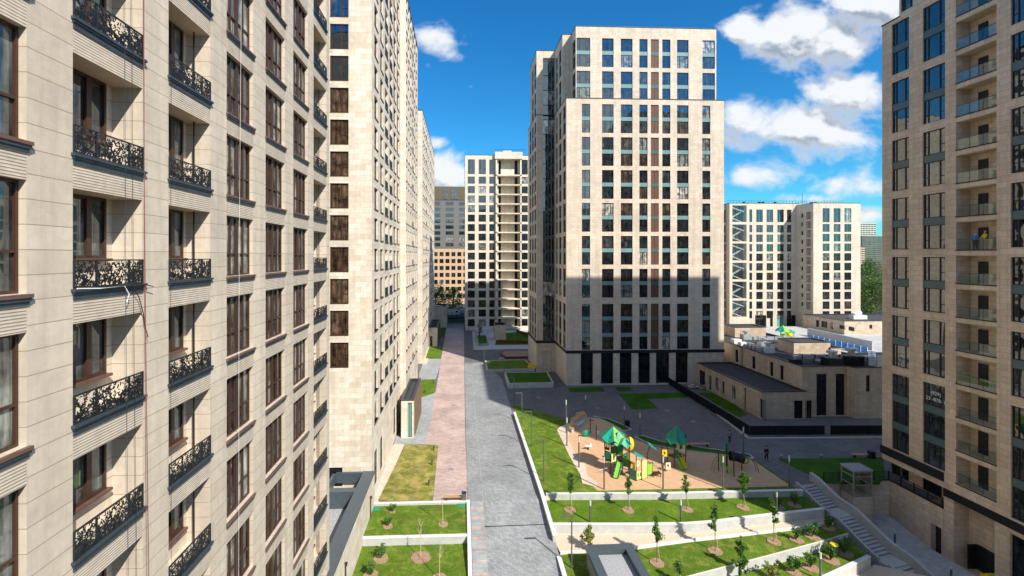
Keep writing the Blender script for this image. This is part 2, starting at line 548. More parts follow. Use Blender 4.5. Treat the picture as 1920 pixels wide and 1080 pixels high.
# gravel band in small stones
def gravelmat():
    m, gg, b, o = newmat('warm_gravel')
    t = gg.n('ShaderNodeTexCoord')
    v = gg.n('ShaderNodeTexVoronoi')
    gg.l(t.outputs['Object'], v.inputs['Vector'])
    v.inputs['Scale'].default_value = 9.0
    c = gg.ramp(gg.math('FRACT', gg.math('MULTIPLY', v.outputs['Distance'], 7.3)),
                [(0, (0.62, 0.50, 0.37)), (0.5, (0.74, 0.63, 0.49)), (1, (0.5, 0.36, 0.24))])
    gg.l(c, b.inputs['Base Color'])
    b.inputs['Roughness'].default_value = 0.9
    bp = gg.n('ShaderNodeBump')
    bp.inputs['Strength'].default_value = 1.0
    bp.inputs['Distance'].default_value = 0.05
    gg.l(v.outputs['Distance'], bp.inputs['Height'])
    bp.invert = True
    gg.l(bp.outputs[0], b.inputs['Normal'])
    return m


M['gravel'] = gravelmat()


# ------------------------------------------------------------ mesh builder
class MB:
    def __init__(s):
        s.v, s.f, s.m = [], [], []

    def face(s, pts, m=0):
        i = len(s.v)
        s.v += [tuple(p) for p in pts]
        s.f.append(tuple(range(i, i + len(pts))))
        s.m.append(m)

    def box(s, x0, x1, y0, y1, z0, z1, m=0, T=None):
        P = [(x0, y0, z0), (x1, y0, z0), (x1, y1, z0), (x0, y1, z0), (x0, y0, z1), (x1, y0, z1), (x1, y1, z1), (x0, y1, z1)]
        if T:
            P = [T(p) for p in P]
        i = len(s.v)
        s.v += P
        for q in ((0, 3, 2, 1), (4, 5, 6, 7), (0, 1, 5, 4), (1, 2, 6, 5), (2, 3, 7, 6), (3, 0, 4, 7)):
            s.f.append(tuple(i + k for k in q))
            s.m.append(m)

    def prism(s, poly, z0, z1, mt=0, ms=None, bottom=True):
        """poly CCW list of (x, y) or (x, y, ztop)"""
        ms = mt if ms is None else ms
        a = 0
        n = len(poly)
        for i in range(n):
            p, q = poly[i], poly[(i + 1) % n]
            a += p[0] * q[1] - q[0] * p[1]
        if a < 0:
            poly = list(reversed(poly))
        top = [(p[0], p[1], p[2] if len(p) > 2 else z1) for p in poly]
        bot = [(p[0], p[1], z0) for p in poly]
        i = len(s.v)
        s.v += bot + top
        s.f.append(tuple(range(i + n, i + 2 * n)))
        s.m.append(mt)
        if bottom:
            s.f.append(tuple(reversed(range(i, i + n))))
            s.m.append(ms)
        for k in range(n):
            k2 = (k + 1) % n
            s.f.append((i + k, i + k2, i + n + k2, i + n + k))
            s.m.append(ms)

    def tube(s, path, r, n=6, m=0, cap=True):
        path = [Vector(p) for p in path]
        rs = r if hasattr(r, '__len__') else [r] * len(path)
        rings = []
        for i, p in enumerate(path):
            d = (path[min(i + 1, len(path) - 1)] - path[max(i - 1, 0)]).normalized()
            a = d.cross(Vector((0, 0, 1)))
            if a.length < 0.05:
                a = d.cross(Vector((1, 0, 0)))
            a.normalize()
            b = d.cross(a)
            base = len(s.v)
            for k in range(n):
                t = 2 * math.pi * k / n
                s.v.append(tuple(p + a * math.cos(t) * rs[i] + b * math.sin(t) * rs[i]))
            rings.append(base)
        for i in range(len(rings) - 1):
            for k in range(n):
                k2 = (k + 1) % n
                s.f.append((rings[i] + k, rings[i + 1] + k, rings[i + 1] + k2, rings[i] + k2))
                s.m.append(m)
        if cap:
            s.f.append(tuple(rings[0] + k for k in range(n)))
            s.m.append(m)
            s.f.append(tuple(rings[-1] + n - 1 - k for k in range(n)))
            s.m.append(m)

    def disc(s, c, r, z, n=20, m=0, h=0.05, jit=0.0, rnd=None):
        poly = []
        for k in range(n):
            t = 2 * math.pi * k / n
            rr = r * (1 + (rnd.uniform(-jit, jit) if rnd else 0))
            poly.append((c[0] + rr * math.cos(t), c[1] + rr * math.sin(t)))
        s.prism(poly, z - 0.1, z + h, m)

    def blob(s, c, r, n=8, m=0, sz=(1, 1, 1)):
        rows = n // 2 + 1
        base = len(s.v)
        for i in range(rows + 1):
            ph = math.pi * i / rows
            for k in range(n):
                t = 2 * math.pi * k / n
                s.v.append((c[0] + r * sz[0] * math.sin(ph) * math.cos(t), c[1] + r * sz[1] * math.sin(ph) * math.sin(t), c[2] + r * sz[2] * math.cos(ph)))
        for i in range(rows):
            for k in range(n):
                k2 = (k + 1) % n
                s.f.append((base + i * n + k, base + (i + 1) * n + k, base + (i + 1) * n + k2, base + i * n + k2))
                s.m.append(m)

    def mesh(s, name, mats, off=(0, 0, 0), smooth=False):
        me = bpy.data.meshes.new(name)
        ox, oy, oz = off
        me.from_pydata([(x - ox, y - oy, z - oz) for x, y, z in s.v], [], s.f)
        for mt in mats:
            me.materials.append(M[mt] if isinstance(mt, str) else mt)
        me.polygons.foreach_set('material_index', s.m)
        me.update()
        uvl = me.uv_layers.new(name='UVMap').data
        vs = s.v
        for p in me.polygons:
            nx, ny, nz = p.normal
            if abs(nz) > 0.7:
                for li in p.loop_indices:
                    x, y, z = vs[me.loops[li].vertex_index]
                    uvl[li].uv = (x, y)
            else:
                hl = math.hypot(nx, ny)
                tx, ty = -ny / hl, nx / hl
                for li in p.loop_indices:
                    x, y, z = vs[me.loops[li].vertex_index]
                    uvl[li].uv = (x * tx + y * ty + 1000, z + 1000)
        if smooth:
            me.polygons.foreach_set('use_smooth', [True] * len(me.polygons))
        return me

    def build(s, name, mats, parent=None, at_=None, smooth=False):
        if isinstance(mats, str):
            mats = [mats]
        off = tuple(parent.matrix_world.translation) if parent is not None and at_ is None else (at_ or (0, 0, 0))
        if parent is not None and at_ is None:
            off = wloc(parent)
        o = bpy.data.objects.new(name, s.mesh(name, mats, off, smooth))
        COL.objects.link(o)
        if parent is not None:
            o.parent = parent
        else:
            o.location = off
        return o


def wloc(o):
    p = Vector((0, 0, 0))
    while o is not None:
        p = p + o.location
        o = o.parent
    return tuple(p)


def tag(o, label=None, cat=None, group=None, kind=None):
    if label:
        o['label'] = label
    if cat:
        o['category'] = cat
    if group:
        o['group'] = group
    if kind:
        o['kind'] = kind
    return o


def thing(name, loc, label, cat, group=None):
    o = bpy.data.objects.new(name, None)
    COL.objects.link(o)
    o.location = loc
    o.empty_display_size = 0.3
    return tag(o, label, cat, group)


def struct(name, mb, mats):
    return tag(mb.build(name, mats), kind='structure')


def copy_tree(o, parent=None):
    c = o.copy()
    COL.objects.link(c)
    c.parent = parent
    for ch in list(o.children):
        copy_tree(ch, c)
    return c


# ------------------------------------------------------------ windows
WM = {}


def bars(mb, w, h, y0, y1, xs, zs, t=0.05, m=0, thick=None):
    """outer frame + verticals at xs [(x, halfwidth, z0, z1)] + transoms [(z, x0, x1)]"""
    mb.box(0, t, y0, y1, 0, h, m)
    mb.box(w - t, w, y0, y1, 0, h, m)
    mb.box(t, w - t, y0 + .002, y1, 0, t, m)
    mb.box(t, w - t, y0 + .002, y1, h - t, h, m)
    for (x, hw, a, b) in xs:
        mb.box(x - hw, x + hw, y0 - 0.012, y1, a, b, m)
    for (z, a, b) in zs:
        mb.box(a, b, y0 + 0.006, y1, z - t * 0.45, z + t * 0.45, m)


def window_meshes(style, w, h):
    """local frame: x along wall, -y outwards, z up, origin lower-left corner of the opening"""
    key = (style, round(w, 2), round(h, 2))
    if key in WM:
        return WM[key]
    pane, fr, sill = MB(), MB(), None
    gm, fm = 'glass_dim', 'dframe'
    t = 0.06
    if style == 'near':
        d = 0.17
        gm, fm = 'glass_near', 'brown'
        for (a, b) in ((t, w / 2), (w / 2, w - t)):
            pane.face([(a, d + .07, t), (b, d + .07, t), (b, d + .07, h - t), (a, d + .07, h - t)])
        bars(fr, w, h, d, d + .12, [(w / 2, .11, t, h - t), (w * .265, .035, t, h - t), (w * .735, .035, t, h - t)],
             [(h * .37, t, w / 2 - .1), (h * .37, w / 2 + .1, w - t)], .07)
        sill = MB()
        sill.box(-.05, w + .07, -.10, d, -.09, -.01, 0)
        sill.box(-.03, w + .05, -.07, -.002, -.17, -.09, 1)
        sill.box(-.01, w + .03, -.04, -.002, -.25, -.17, 1)
    elif style == 'loggia_door':
        d = 0.0
        gm, fm = 'glass_near', 'brown'
        pane.face([(t, d - .02, t), (w - t, d - .02, t), (w - t, d - .02, h - t), (t, d - .02, h - t)])
        bars(fr, w, h, d - .09, d, [(w * .42, .07, t, h - t), (w * .70, .09, t, h - t), (w * .08, .07, t, h - t)], [], .08)
    elif style == 'tri':          # low side casements, wide middle light
        d = 0.16
        pane.face([(0, d + .05, 0), (w, d + .05, 0), (w, d + .05, h), (0, d + .05, h)])
        bars(fr, w, h, d, d + .08, [(w * .27, .04, t, h - t), (w * .73, .04, t, h - t)],
             [(h * .38, t, w * .27), (h * .38, w * .73, w - t)], .06)
    elif style == 'duo':
        d = 0.16
        pane.face([(0, d + .05, 0), (w, d + .05, 0), (w, d + .05, h), (0, d + .05, h)])
        bars(fr, w, h, d, d + .08, [(w * .42, .04, t, h - t)], [(h * .38, t, w * .42)], .06)
    elif style == 'side':
        d = 0.2
        gm, fm = 'glass_room', 'brown'
        pane.face([(0, d + .05, 0), (w, d + .05, 0), (w, d + .05, h), (0, d + .05, h)])
        bars(fr, w, h, d, d + .08, [(w * .5, .07, t, h - t)], [(h * .38, t, w - t)], .07)
        fr.box(-.03, w + .03, -.08, d, -.12, 0, 0)
    elif style == 'front':        # dark casement with wide lights
        d = 0.12
        gm, fm = 'glass_dim', 'brown'
        pane.face([(0, d + .05, 0), (w, d + .05, 0), (w, d + .05, h), (0, d + .05, h)])
        bars(fr, w, h, d, d + .08, [(w * .09, .03, t, h - t), (w * .62, .05, t, h - t)], [(h * .38, w * .62, w - t)], .07)
        fr.box(0, w, -.03, d, -.06, .02, 0)
    elif style == 'right':
        d = 0.16
        gm, fm = 'glass_right', 'black'
        pane.face([(0, d + .05, 0), (w, d + .05, 0), (w, d + .05, h), (0, d + .05, h)])
        bars(fr, w, h, d, d + .08, [(w * .2, .05, t, h - t), (w * .72, .05, t, h - t)],
             [(h * .36, t, w * .2), (h * .36, w * .72, w - t)], .08)
    elif style == 'shop':
        d = 0.25
        gm, fm = 'glass_dark', 'black'
        pane.face([(0, d + .05, 0), (w, d + .05, 0), (w, d + .05, h), (0, d + .05, h)])
        bars(fr, w, h, d, d + .08, [(w * .5, .04, t, h - t)], [(min(2.6, h * .4), t, w - t)], .08)
    elif style == 'green':
        d = 0.15
        gm, fm = M['lift_glass'], 'dframe'
        gm = 'pg_greenglass'
        pane.face([(0, d + .05, 0), (w, d + .05, 0), (w, d + .05, h), (0, d + .05, h)])
        bars(fr, w, h, d, d + .08, [(w * .5, .03, t, h - t)], [], .05)
    elif style == 'louvre':
        d = 0.14
        gm, fm = 'louvre', 'brown'
        n = max(3, int(h / .16))
        for i in range(n):
            z = h * i / n
            pane.box(0, w, d + .02, d + .06, z + .015, z + h / n - .015)
        pane.face([(0, d + .06, 0), (w, d + .06, 0), (w, d + .06, h), (0, d + .06, h)])
        bars(fr, w, h, d, d + .08, [(w * .5, .03, t, h - t)], [], .05)
    elif style == 'plain':
        d = 0.15
        pane.face([(0, d + .05, 0), (w, d + .05, 0), (w, d + .05, h), (0, d + .05, h)])
        bars(fr, w, h, d, d + .08, [(w * .5, .05, t, h - t)], [(h * .4, t, w - t)], .07)
    elif style == 'ribbon':
        d = 0.1
        pane.face([(0, d + .05, 0), (w, d + .05, 0), (w, d + .05, h), (0, d + .05, h)])
        k = max(2, int(w / 1.5))
        bars(fr, w, h, d, d + .08, [(w * i / k, .05, t, h - t) for i in range(1, k)], [], .07)
    WM[key] = (pane, fr, sill, gm, fm)
    return WM[key]


MESHC = {}


def add_window(style, w, h, P, ang, parent, tall=None, gmo=None):
    """window part (glass) > frame, sill ; returns the window object"""
    pane, fr, sill, gm, fm = window_meshes(style, w, h)
    gm = gmo or gm
    key = (style, round(w, 2), round(h, 2), gm)
    if key not in MESHC:
        MESHC[key] = (pane.mesh('window', [gm]), fr.mesh('window_frame', [fm]),
                      sill.mesh('sill', ['brown_sill', 'cornice']) if sill else None)
    mp, mf, ms = MESHC[key]
    o = bpy.data.objects.new('window' if style != 'louvre' else 'louvre_panel', mp)
    COL.objects.link(o)
    o.parent = parent
    pl = wloc(parent)
    o.location = (P[0] - pl[0], P[1] - pl[1], P[2] - pl[2])
    o.rotation_euler = (0, 0, ang)
    for mm, nm in ((mf, 'frame'), (ms, 'sill')):
        if mm:
            c = bpy.data.objects.new(nm, mm)
            COL.objects.link(c)
            c.parent = o
    return o


class Building:
    def __init__(s, name, loc, label, cat='building', mat='stone_cream', mats=None):
        s.root = thing(name, loc, label, cat)
        s.wall_mb = MB()
        s.wins = []
        s.mats = mats or [mat, 'ribs', 'soffit']
        s.extra = {}

    def ex(s, name, mats):
        if name not in s.extra:
            s.extra[name] = (MB(), mats)
        return s.extra[name][0]

    def wall(s, P0, P1, z0, z1, ops=(), m=0, panels=()):
        """openings: (u0, u1, z0, z1, depth, backed). outside is to the right of P0->P1"""
        mb = s.wall_mb
        dx, dy = P1[0] - P0[0], P1[1] - P0[1]
        Ln = math.hypot(dx, dy)
        dx, dy = dx / Ln, dy / Ln
        nx, ny = dy, -dx
        ops = [o for o in ops if o[1] > o[0] + .02 and o[3] > o[2] + .02]

        def pt(u, z, d=0.0):
            return (P0[0] + dx * u - nx * d, P0[1] + dy * u - ny * d, z)
        us = sorted({0.0, Ln, *[o[0] for o in ops], *[o[1] for o in ops], *[p[0] for p in panels], *[p[1] for p in panels]})
        us = [u for u in us if -1e-6 <= u <= Ln + 1e-6]
        for ui in range(len(us) - 1):
            a, b = us[ui], us[ui + 1]
            if b - a < 1e-4:
                continue
            c = (a + b) / 2
            cuts = sorted([(o[2], o[3]) for o in ops if o[0] < c < o[1]])
            z = z0
            spans = []
            for (q0, q1) in cuts:
                if q0 > z + 1e-4:
                    spans.append((z, min(q0, z1)))
                z = max(z, q1)
            if z < z1 - 1e-4:
                spans.append((z, z1))
            for (q0, q1) in spans:
                if q1 - q0 < 1e-4:
                    continue
                bk = sorted({q0, q1, *[v for p in panels if p[0] - 1e-4 < c < p[1] + 1e-4 for v in (p[2], p[3]) if q0 < v < q1]})
                for i in range(len(bk) - 1):
                    zc = (bk[i] + bk[i + 1]) / 2
                    mm = m
                    for p in panels:
                        if p[0] - 1e-4 < c < p[1] + 1e-4 and p[2] < zc < p[3]:
                            mm = p[4]
                    mb.face([pt(a, bk[i]), pt(b, bk[i]), pt(b, bk[i + 1]), pt(a, bk[i + 1])], mm)
        for o in ops:
            u0, u1, q0, q1, d = o[:5]
            mb.face([pt(u0, q0), pt(u0, q0, d), pt(u0, q1, d), pt(u0, q1)][::-1] if False else [pt(u0, q0), pt(u0, q1), pt(u0, q1, d), pt(u0, q0, d)], m)
            mb.face([pt(u1, q0, d), pt(u1, q1, d), pt(u1, q1), pt(u1, q0)], m)
            mb.face([pt(u0, q0), pt(u0, q0, d), pt(u1, q0, d), pt(u1, q0)], m)
            mb.face([pt(u0, q1, d), pt(u0, q1), pt(u1, q1), pt(u1, q1, d)], 2)
            if len(o) > 5 and o[5]:
                mb.face([pt(u0, q0, d), pt(u1, q0, d), pt(u1, q1, d), pt(u0, q1, d)][::1], m)
        return (lambda u, z, d=0.0: pt(u, z, d)), math.atan2(dy, dx)

    def win(s, style, w, h, P, ang, gmo=None):
        s.wins.append((style, w, h, P, ang, gmo))

    def roof(s, poly, z, par=0.35, m='roof', cap='cap'):
        mb = s.ex('roof', [m])
        n = len(poly)
        a = sum(poly[i][0] * poly[(i + 1) % n][1] - poly[(i + 1) % n][0] * poly[i][1] for i in range(n))
        if a < 0:
            poly = poly[::-1]
        mb.face([(p[0], p[1], z - par) for p in poly])
        cp = s.ex('parapet_cap', [cap])
        for i in range(n):
            p, q = Vector(poly[i]), Vector(poly[(i + 1) % n])
            d = (q - p).normalized()
            nn = Vector((d.y, -d.x))
            a_, b_ = p - d * .06 + nn * .08, q + d * .06 + nn * .08
            c_, e_ = q - nn * .35, p - nn * .35
            pts = [a_, b_, c_, e_]
            lo = [(v.x, v.y, z + .0) for v in pts]
            zt = z + .12 + .002 * (i % 2)
            hi = [(v.x, v.y, zt) for v in pts]
            cp.face(hi)
            cp.face([lo[0], lo[1], hi[1], hi[0]])
            cp.face([lo[2], lo[3], hi[3], hi[2]])
            cp.face([lo[0], hi[0], hi[3], lo[3]])
            cp.face([lo[1], lo[2], hi[2], hi[1]])
            cp.face(lo[::-1])
            # inner face of the parapet
            cp.face([(e_.x, e_.y, z - par), (c_.x, c_.y, z - par), (c_.x, c_.y, z), (e_.x, e_.y, z)][::-1])

    def finish(s, cap=100):
        s.wall_mb.build('wall', s.mats, s.root)
        for nm, (mb, mats) in s.extra.items():
            if mb.f:
                mb.build(nm, mats, s.root)

        def score(wd):
            style, w, h, P, ang, g_ = wd
            c = (P[0] + math.cos(ang) * w / 2, P[1] + math.sin(ang) * w / 2, P[2] + h / 2)
            q = scr(c)
            if q is None:
                return -2
            nrm = (math.sin(ang), -math.cos(ang))
            vx, vy, vz = -c[0], -c[1], H - c[2]
            dd = math.sqrt(vx * vx + vy * vy + vz * vz)
            f = (nrm[0] * vx + nrm[1] * vy) / dd
            if not (-60 < q[0] < 1980 and -60 < q[1] < 1140) or f <= 0:
                return -1 + 1e-6 * f
            return w * h * f / dd ** 2
        ws = sorted(s.wins, key=score, reverse=True)
        lv = [x for x in ws if x[0] == 'louvre']
        ws = [x for x in ws if x[0] != 'louvre']
        for k, wd in enumerate(lv[:100]):
            add_window(wd[0], wd[1], wd[2], wd[3], wd[4], s.root)
        for wd in ws[:cap]:
            add_window(wd[0], wd[1], wd[2], wd[3], wd[4], s.root, gmo=wd[5])
        rest = ws[cap:]
        if rest:
            gmats = []
            mb, fb = MB(), MB()
            fm0 = None
            for style, w, h, P, ang, g_ in rest:
                pane, fr, sill, gm, fm = window_meshes(style, w, h)
                gm = g_ or gm
                for key in (gm, fm):
                    if key not in gmats:
                        gmats.append(key)
                ca, sa = math.cos(ang), math.sin(ang)
                parts = [(pane, gm)]
                q = scr(P)
                if True:
                    parts.append((fr, fm))
                for src, mt in parts:
                    off = len(mb.v)
                    mi = gmats.index(mt)
                    mb.v += [(P[0] + x * ca - y * sa, P[1] + x * sa + y * ca, P[2] + z) for x, y, z in src.v]
                    mb.f += [tuple(i + off for i in f) for f in src.f]
                    mb.m += [mi] * len(src.f)
            o = mb.build('window', gmats, s.root)
            o['kind'] = 'stuff'


m_, gg_, b_, o_ = newmat('green_glass')
b_.inputs['Base Color'].default_value = (0.16, 0.36, 0.30, 1)
b_.inputs['Roughness'].default_value = 0.08
M['pg_greenglass'] = m_
# ================================================================ BUILDINGS
def ring(cx, cy, lst):
    return lst


# ---- near block on the left -------------------------------------------------
XA = -9.4
YA1 = yat(617.5, XA)
A = Building('apartment_block', (XA, 20, 0), 'nearest cream stone apartment block filling the left edge, with lattice railed loggias', mats=['stone_near', 'ribs', 'soffit'])
ZS = 24.8           # a sill level
rows = [ZS + 3.3 * k for k in range(-7, 9)]
cols = [('w', yat(50, XA) - 2.42, yat(50, XA)), ('l', yat(136.5, XA), yat(267, XA)), ('l', yat(316, XA), yat(394, XA)),
        ('w', yat(425, XA), yat(475, XA)), ('w', yat(498, XA), yat(534, XA)), ('w', yat(550, XA), yat(577, XA)),
        ('l', yat(588, XA), yat(612, XA))]
Y0 = -6.0
ops, panels = [], []
for kind, y0, y1 in cols:
    for z in rows:
        ops.append((y0 - Y0, y1 - Y0, z, z + 2.46, .86 if kind == 'l' else .17, kind == 'l'))
        panels.append((y0 - Y0, y1 - Y0, z - .84, z, 1))
    panels.append((y0 - Y0, y1 - Y0, 0, .84, 0))
P_, ang = A.wall((XA, Y0), (XA, YA1), -3, 56, ops, 0, panels)
A.wall((-40, Y0), (XA, Y0), -3, 56)
A.wall((XA, YA1), (-40, YA1), -3, 56)
A.wall((-40, YA1), (-40, Y0), -3, 56)
A.roof([(-40, Y0), (XA, Y0), (XA, YA1), (-40, YA1)], 56)

# ornamental laser-cut railing, one mesh per loggia width
def railing_meshes(wd, ht, seed):
    rnd = random.Random(seed)
    fr, lt = MB(), MB()
    y0, y1 = -.03, .0
    fr.box(0, wd, y0 - .01, y1 + .01, ht - .035, ht)
    fr.box(0, wd, y0 - .01, y1 + .01, 0, .035)
    xs = [0.015, wd * .29, wd * .77, wd - .015]
    for x in xs:
        fr.box(x - .02, x + .02, y0 - .006, y1 + .006, .035, ht - .035)

    def leaf(x, z, a, l, wdt):
        ca, sa = math.cos(a), math.sin(a)
        prof = [(0, 0), (.3, .5), (.6, .42), (1, 0), (.6, -.42), (.3, -.5)]
        pts = []
        for (t, q) in prof:
            px_, pz_ = x + ca * t * l - sa * q * wdt, z + sa * t * l + ca * q * wdt
            pts.append((min(max(px_, .01), wd - .01), min(max(pz_, .02), ht - .02)))
        i = len(lt.v)
        n = len(pts)
        lt.v += [(p[0], y0, p[1]) for p in pts] + [(p[0], y1 - .012, p[1]) for p in pts]
        lt.f.append(tuple(range(i, i + n)))
        lt.f.append(tuple(reversed(range(i + n, i + 2 * n))))
        lt.m += [0, 0]
        for k in range(n):
            k2 = (k + 1) % n
            lt.f.append((i + k, i + n + k, i + n + k2, i + k2))
            lt.m.append(0)

    x = .05
    for s in range(int(wd * 120)):
        leaf(rnd.uniform(.05, wd - .05), rnd.uniform(.04, ht - .06), rnd.uniform(0, 6.28), rnd.uniform(.07, .12), rnd.uniform(.018, .03))
    nst = int(wd / .12)
    for s in range(nst):
        x = (s + .5) * wd / nst + rnd.uniform(-.03, .03)
        z = .03
        a = math.radians(rnd.choice((62, 118)) + rnd.uniform(-12, 12))
        curl = rnd.uniform(-.35, .35)
        pts = []
        while .02 <= z < ht - .04 and len(pts) < 16 and .03 < x < wd - .03:
            pts.append((x, z))
            x += math.cos(a) * .06
            z += math.sin(a) * .06
            a += curl + rnd.uniform(-.12, .12)
        for i in range(len(pts) - 1):
            dx, dz = pts[i + 1][0] - pts[i][0], pts[i + 1][1] - pts[i][1]
            aa = math.atan2(dz, dx)
            leaf(pts[i][0] - dx * .2, pts[i][1] - dz * .2, aa, .085, .026)
            sd = 1 if i % 2 else -1
            leaf(pts[i][0], pts[i][1], aa + sd * rnd.uniform(.6, 1.1), rnd.uniform(.07, .1), rnd.uniform(.022, .035))
    return fr.mesh('railing_frame', ['iron']), lt.mesh('railing_lattice', ['iron'])


RC = {}
def add_railing(bld, wd, P, ang, seed=0):
    key = (round(wd, 2), seed)
    if key not in RC:
        RC[key] = railing_meshes(wd, .70, seed + int(wd * 100))
    o = bpy.data.objects.new('railing', RC[key][0])
    COL.objects.link(o)
    o.parent = bld.root
    pl = wloc(bld.root)
    o.location = (P[0] - pl[0], P[1] - pl[1], P[2] - pl[2])
    o.rotation_euler = (0, 0, ang)
    c = bpy.data.objects.new('lattice', RC[key][1])
    COL.objects.link(c)
    c.parent = o


for kind, y0, y1 in cols:
    for z in rows:
        if kind == 'w':
            A.win('near', y1 - y0, 2.46, P_(y0 - Y0, z), ang)
        else:
            wdt = (y1 - y0)
            A.win('loggia_door', wdt * .86, 1.7, P_(y0 - Y0, z + .75, .86), ang)
            bs = MB()
            bs.box(XA - .86, XA - .66, y0 + .01, y0 + wdt * .9, z + .67, z + .748)
            bs.build('loggia_sill', ['brown_sill'], A.root)
            led = MB()
            add_railing(A, wdt, (XA + .0, y0, z + .02), ang, int(z) % 2)
            led.box(XA - .04, XA + .10, y0 - .06, y1 + .08, z - .06, z + .012)
            led.box(XA + .001, XA + .065, y0 - .03, y1 + .05, z - .12, z - .06)
            led.box(XA + .001, XA + .03, y0, y1, z - .26, z - .12)
            led.build('balcony_ledge', ['cornice'], A.root)
            if kind == 'l' and y0 > 12.5:
                pr = MB()
                pr.box(XA - .45, XA - .41, y1 - .32, y1 - .28, z, z + 2.46)
                pr.build('partition_screen', ['dframe'], A.root)
A.finish(100)

# ---- second tower on the left ----------------------------------------------
XB, YB = -9.3, 50.7
XB2 = -8.5
YB1, YB2 = yat(751, XB), yat(783.3, XB2)
B = Building('apartment_tower', (XB, YB, 0), 'tall cream stone tower left of the pink path, its blank end wall facing the viewer', mats=['stone_cream', 'ribs', 'soffit'])
zb = [14.15 + 3.3 * k for k in range(-3, 16)]
wz = 66.0
X0 = -42.0
u0, u1 = xat(618.5, YB) - X0, xat(653.5, YB) - X0
ops = [(u0, u1, z, z + 2.54, .14) for z in zb if z > 14]
ops.append((xat(612, YB) - X0, xat(642, YB) - X0, 1.75, 3.75, .3, True))
Pf, ang = B.wall((X0, YB), (XB, YB), -2, wz, ops)
for o in ops[:-1]:
    B.win('front', u1 - u0, 2.54, Pf(u0, o[2]), ang, 'glass_dim' if o[2] > 41 else 'glass_brown')
dk = B.ex('service_door', ['black'])
dk.box(xat(612, YB), xat(642, YB), YB + .2, YB + .29, 1.76, 3.74)


def side_cols(bld, X, y0, y1, z0, z1, cols, zrows, winh=2.3, m=0, ground=True):
    """cols: (kind, ya, yb)"""
    ops = []
    for kd, a, b in cols:
        for z in zrows:
            ops.append((a - y0, b - y0, z, z + winh, .8 if kd == 'l' else .2, kd == 'l'))
        if ground and kd == 'w':
            ops.append((a - y0, b - y0, .6, 4.6, .2))
    Pp, an = bld.wall((X, y0), (X, y1), z0, z1, ops)
    for kd, a, b in cols:
        for z in zrows:
            if kd == 'w':
                bld.win('side', b - a, winh, Pp(a - y0, z), an)
            else:
                rl = MB()
                rl.box(X - .02, X + .08, a - .05, b + .05, z - .2, z - .01)
                n = int((b - a) / .14)
                for i in range(n + 1):
                    yy_ = a + (b - a) * i / n
                    rl.box(X - .03, X, yy_ - .022, yy_ + .022, z, z + .9)
                for zz in (.0, .42, .86):
                    rl.box(X - .04, X + .01, a, b, z + zz, z + zz + .05)
                rl.build('railing', ['iron'], bld.root)
                bld.win('loggia_door', min(2.0, (b - a) * .8), winh - .2, Pp(a - y0 + .1, z + .1, .8), an)
        if ground and kd == 'w':
            bld.win('plain', b - a, 4.0, Pp(a - y0, .6), an, 'glass_dark')


def yr(a, b, X):
    return yat(a, X), yat(b, X)


side_cols(B, XB, YB, YB1, -2, wz,
          [(k, *yr(a, b, XB)) for k, a, b in (('w', 702, 708.6), ('w', 713, 718.6), ('l', 722, 727.5), ('l', 730.6, 735.6), ('w', 738, 742.6), ('w', 744.6, 748.5))],
          [z + .1 for z in [7.55 + 3.3 * k for k in range(0, 18)]])
B.wall((XB, YB1), (XB2, YB1), -2, wz)
side_cols(B, XB2, YB1, YB2, -2, wz,
          [(k, *yr(a, b, XB2)) for k, a, b in (('w', 761.6, 763.6), ('w', 765.4, 767.4), ('w', 769.3, 771.4), ('l', 773.4, 775.2), ('w', 776.3, 778), ('w', 779.6, 781.3))],
          [z + .1 for z in [7.55 + 3.3 * k for k in range(0, 18)]])
B.wall((XB2, YB2), (X0, YB2), -2, wz)
B.wall((X0, YB2), (X0, YB), -2, wz)
B.roof([(X0, YB), (XB, YB), (XB, YB1), (XB2, YB1), (XB2, YB2), (X0, YB2)], wz)
B.finish(100)

# ---- third tower on the left -----------------------------------------------
YC0 = yat(792, XB)
YC1 = yat(814.5, XB)
zc = zat(207, XB, YC0)
C = Building('apartment_tower', (XB, YC0, 0), 'lower cream stone tower farthest along the left side, beyond the tall one', mats=['stone_cream', 'ribs', 'soffit'])
cc = []
y = YC0 + 2.0
i = 0
while y < YC1 - 3:
    if i % 7 != 6:
        cc.append(('l' if i % 5 == 3 else 'w', y, y + 2.0))
    y += 3.7
    i += 1
side_cols(C, XB, YC0, YC1, 0, zc, cc, [4.3 + 3.3 * k for k in range(0, 17) if 4.3 + 3.3 * k < zc - 3.4], ground=False)
C.wall((X0, YC0), (XB, YC0), 0, zc)
C.wall((XB, YC1), (X0, YC1), 0, zc)
C.wall((X0, YC1), (X0, YC0), 0, zc)
C.roof([(X0, YC0), (XB, YC0), (XB, YC1), (X0, YC1)], zc)
C.finish(100)

# ---- main tower in the middle ----------------------------------------------
YM = 95.0
XL = xat(1062, YM)
XR = xat(1357.5, YM)
XLu = xat(1079.5, YM)
XRu = xat(1343, YM)
ZLOW = zat(184, XL, YM)
ZTOP = zat(49, XLu, YM)
YN = 98.7                    # notch depth of the upper storeys
YS = 106.7                   # rear wing's front wall
XW = xat(1006, YS)
XWg = xat(1018, YS)
YE = 120.0
Mn = Building('residential_tower', (36, YM, 0), 'tall pale stone tower in the middle of the picture with teal spandrels, half shaded', mats=['stone_rose', 'ribs', 'soffit'])


def zf(py):
    return zat(py, 25, YM)


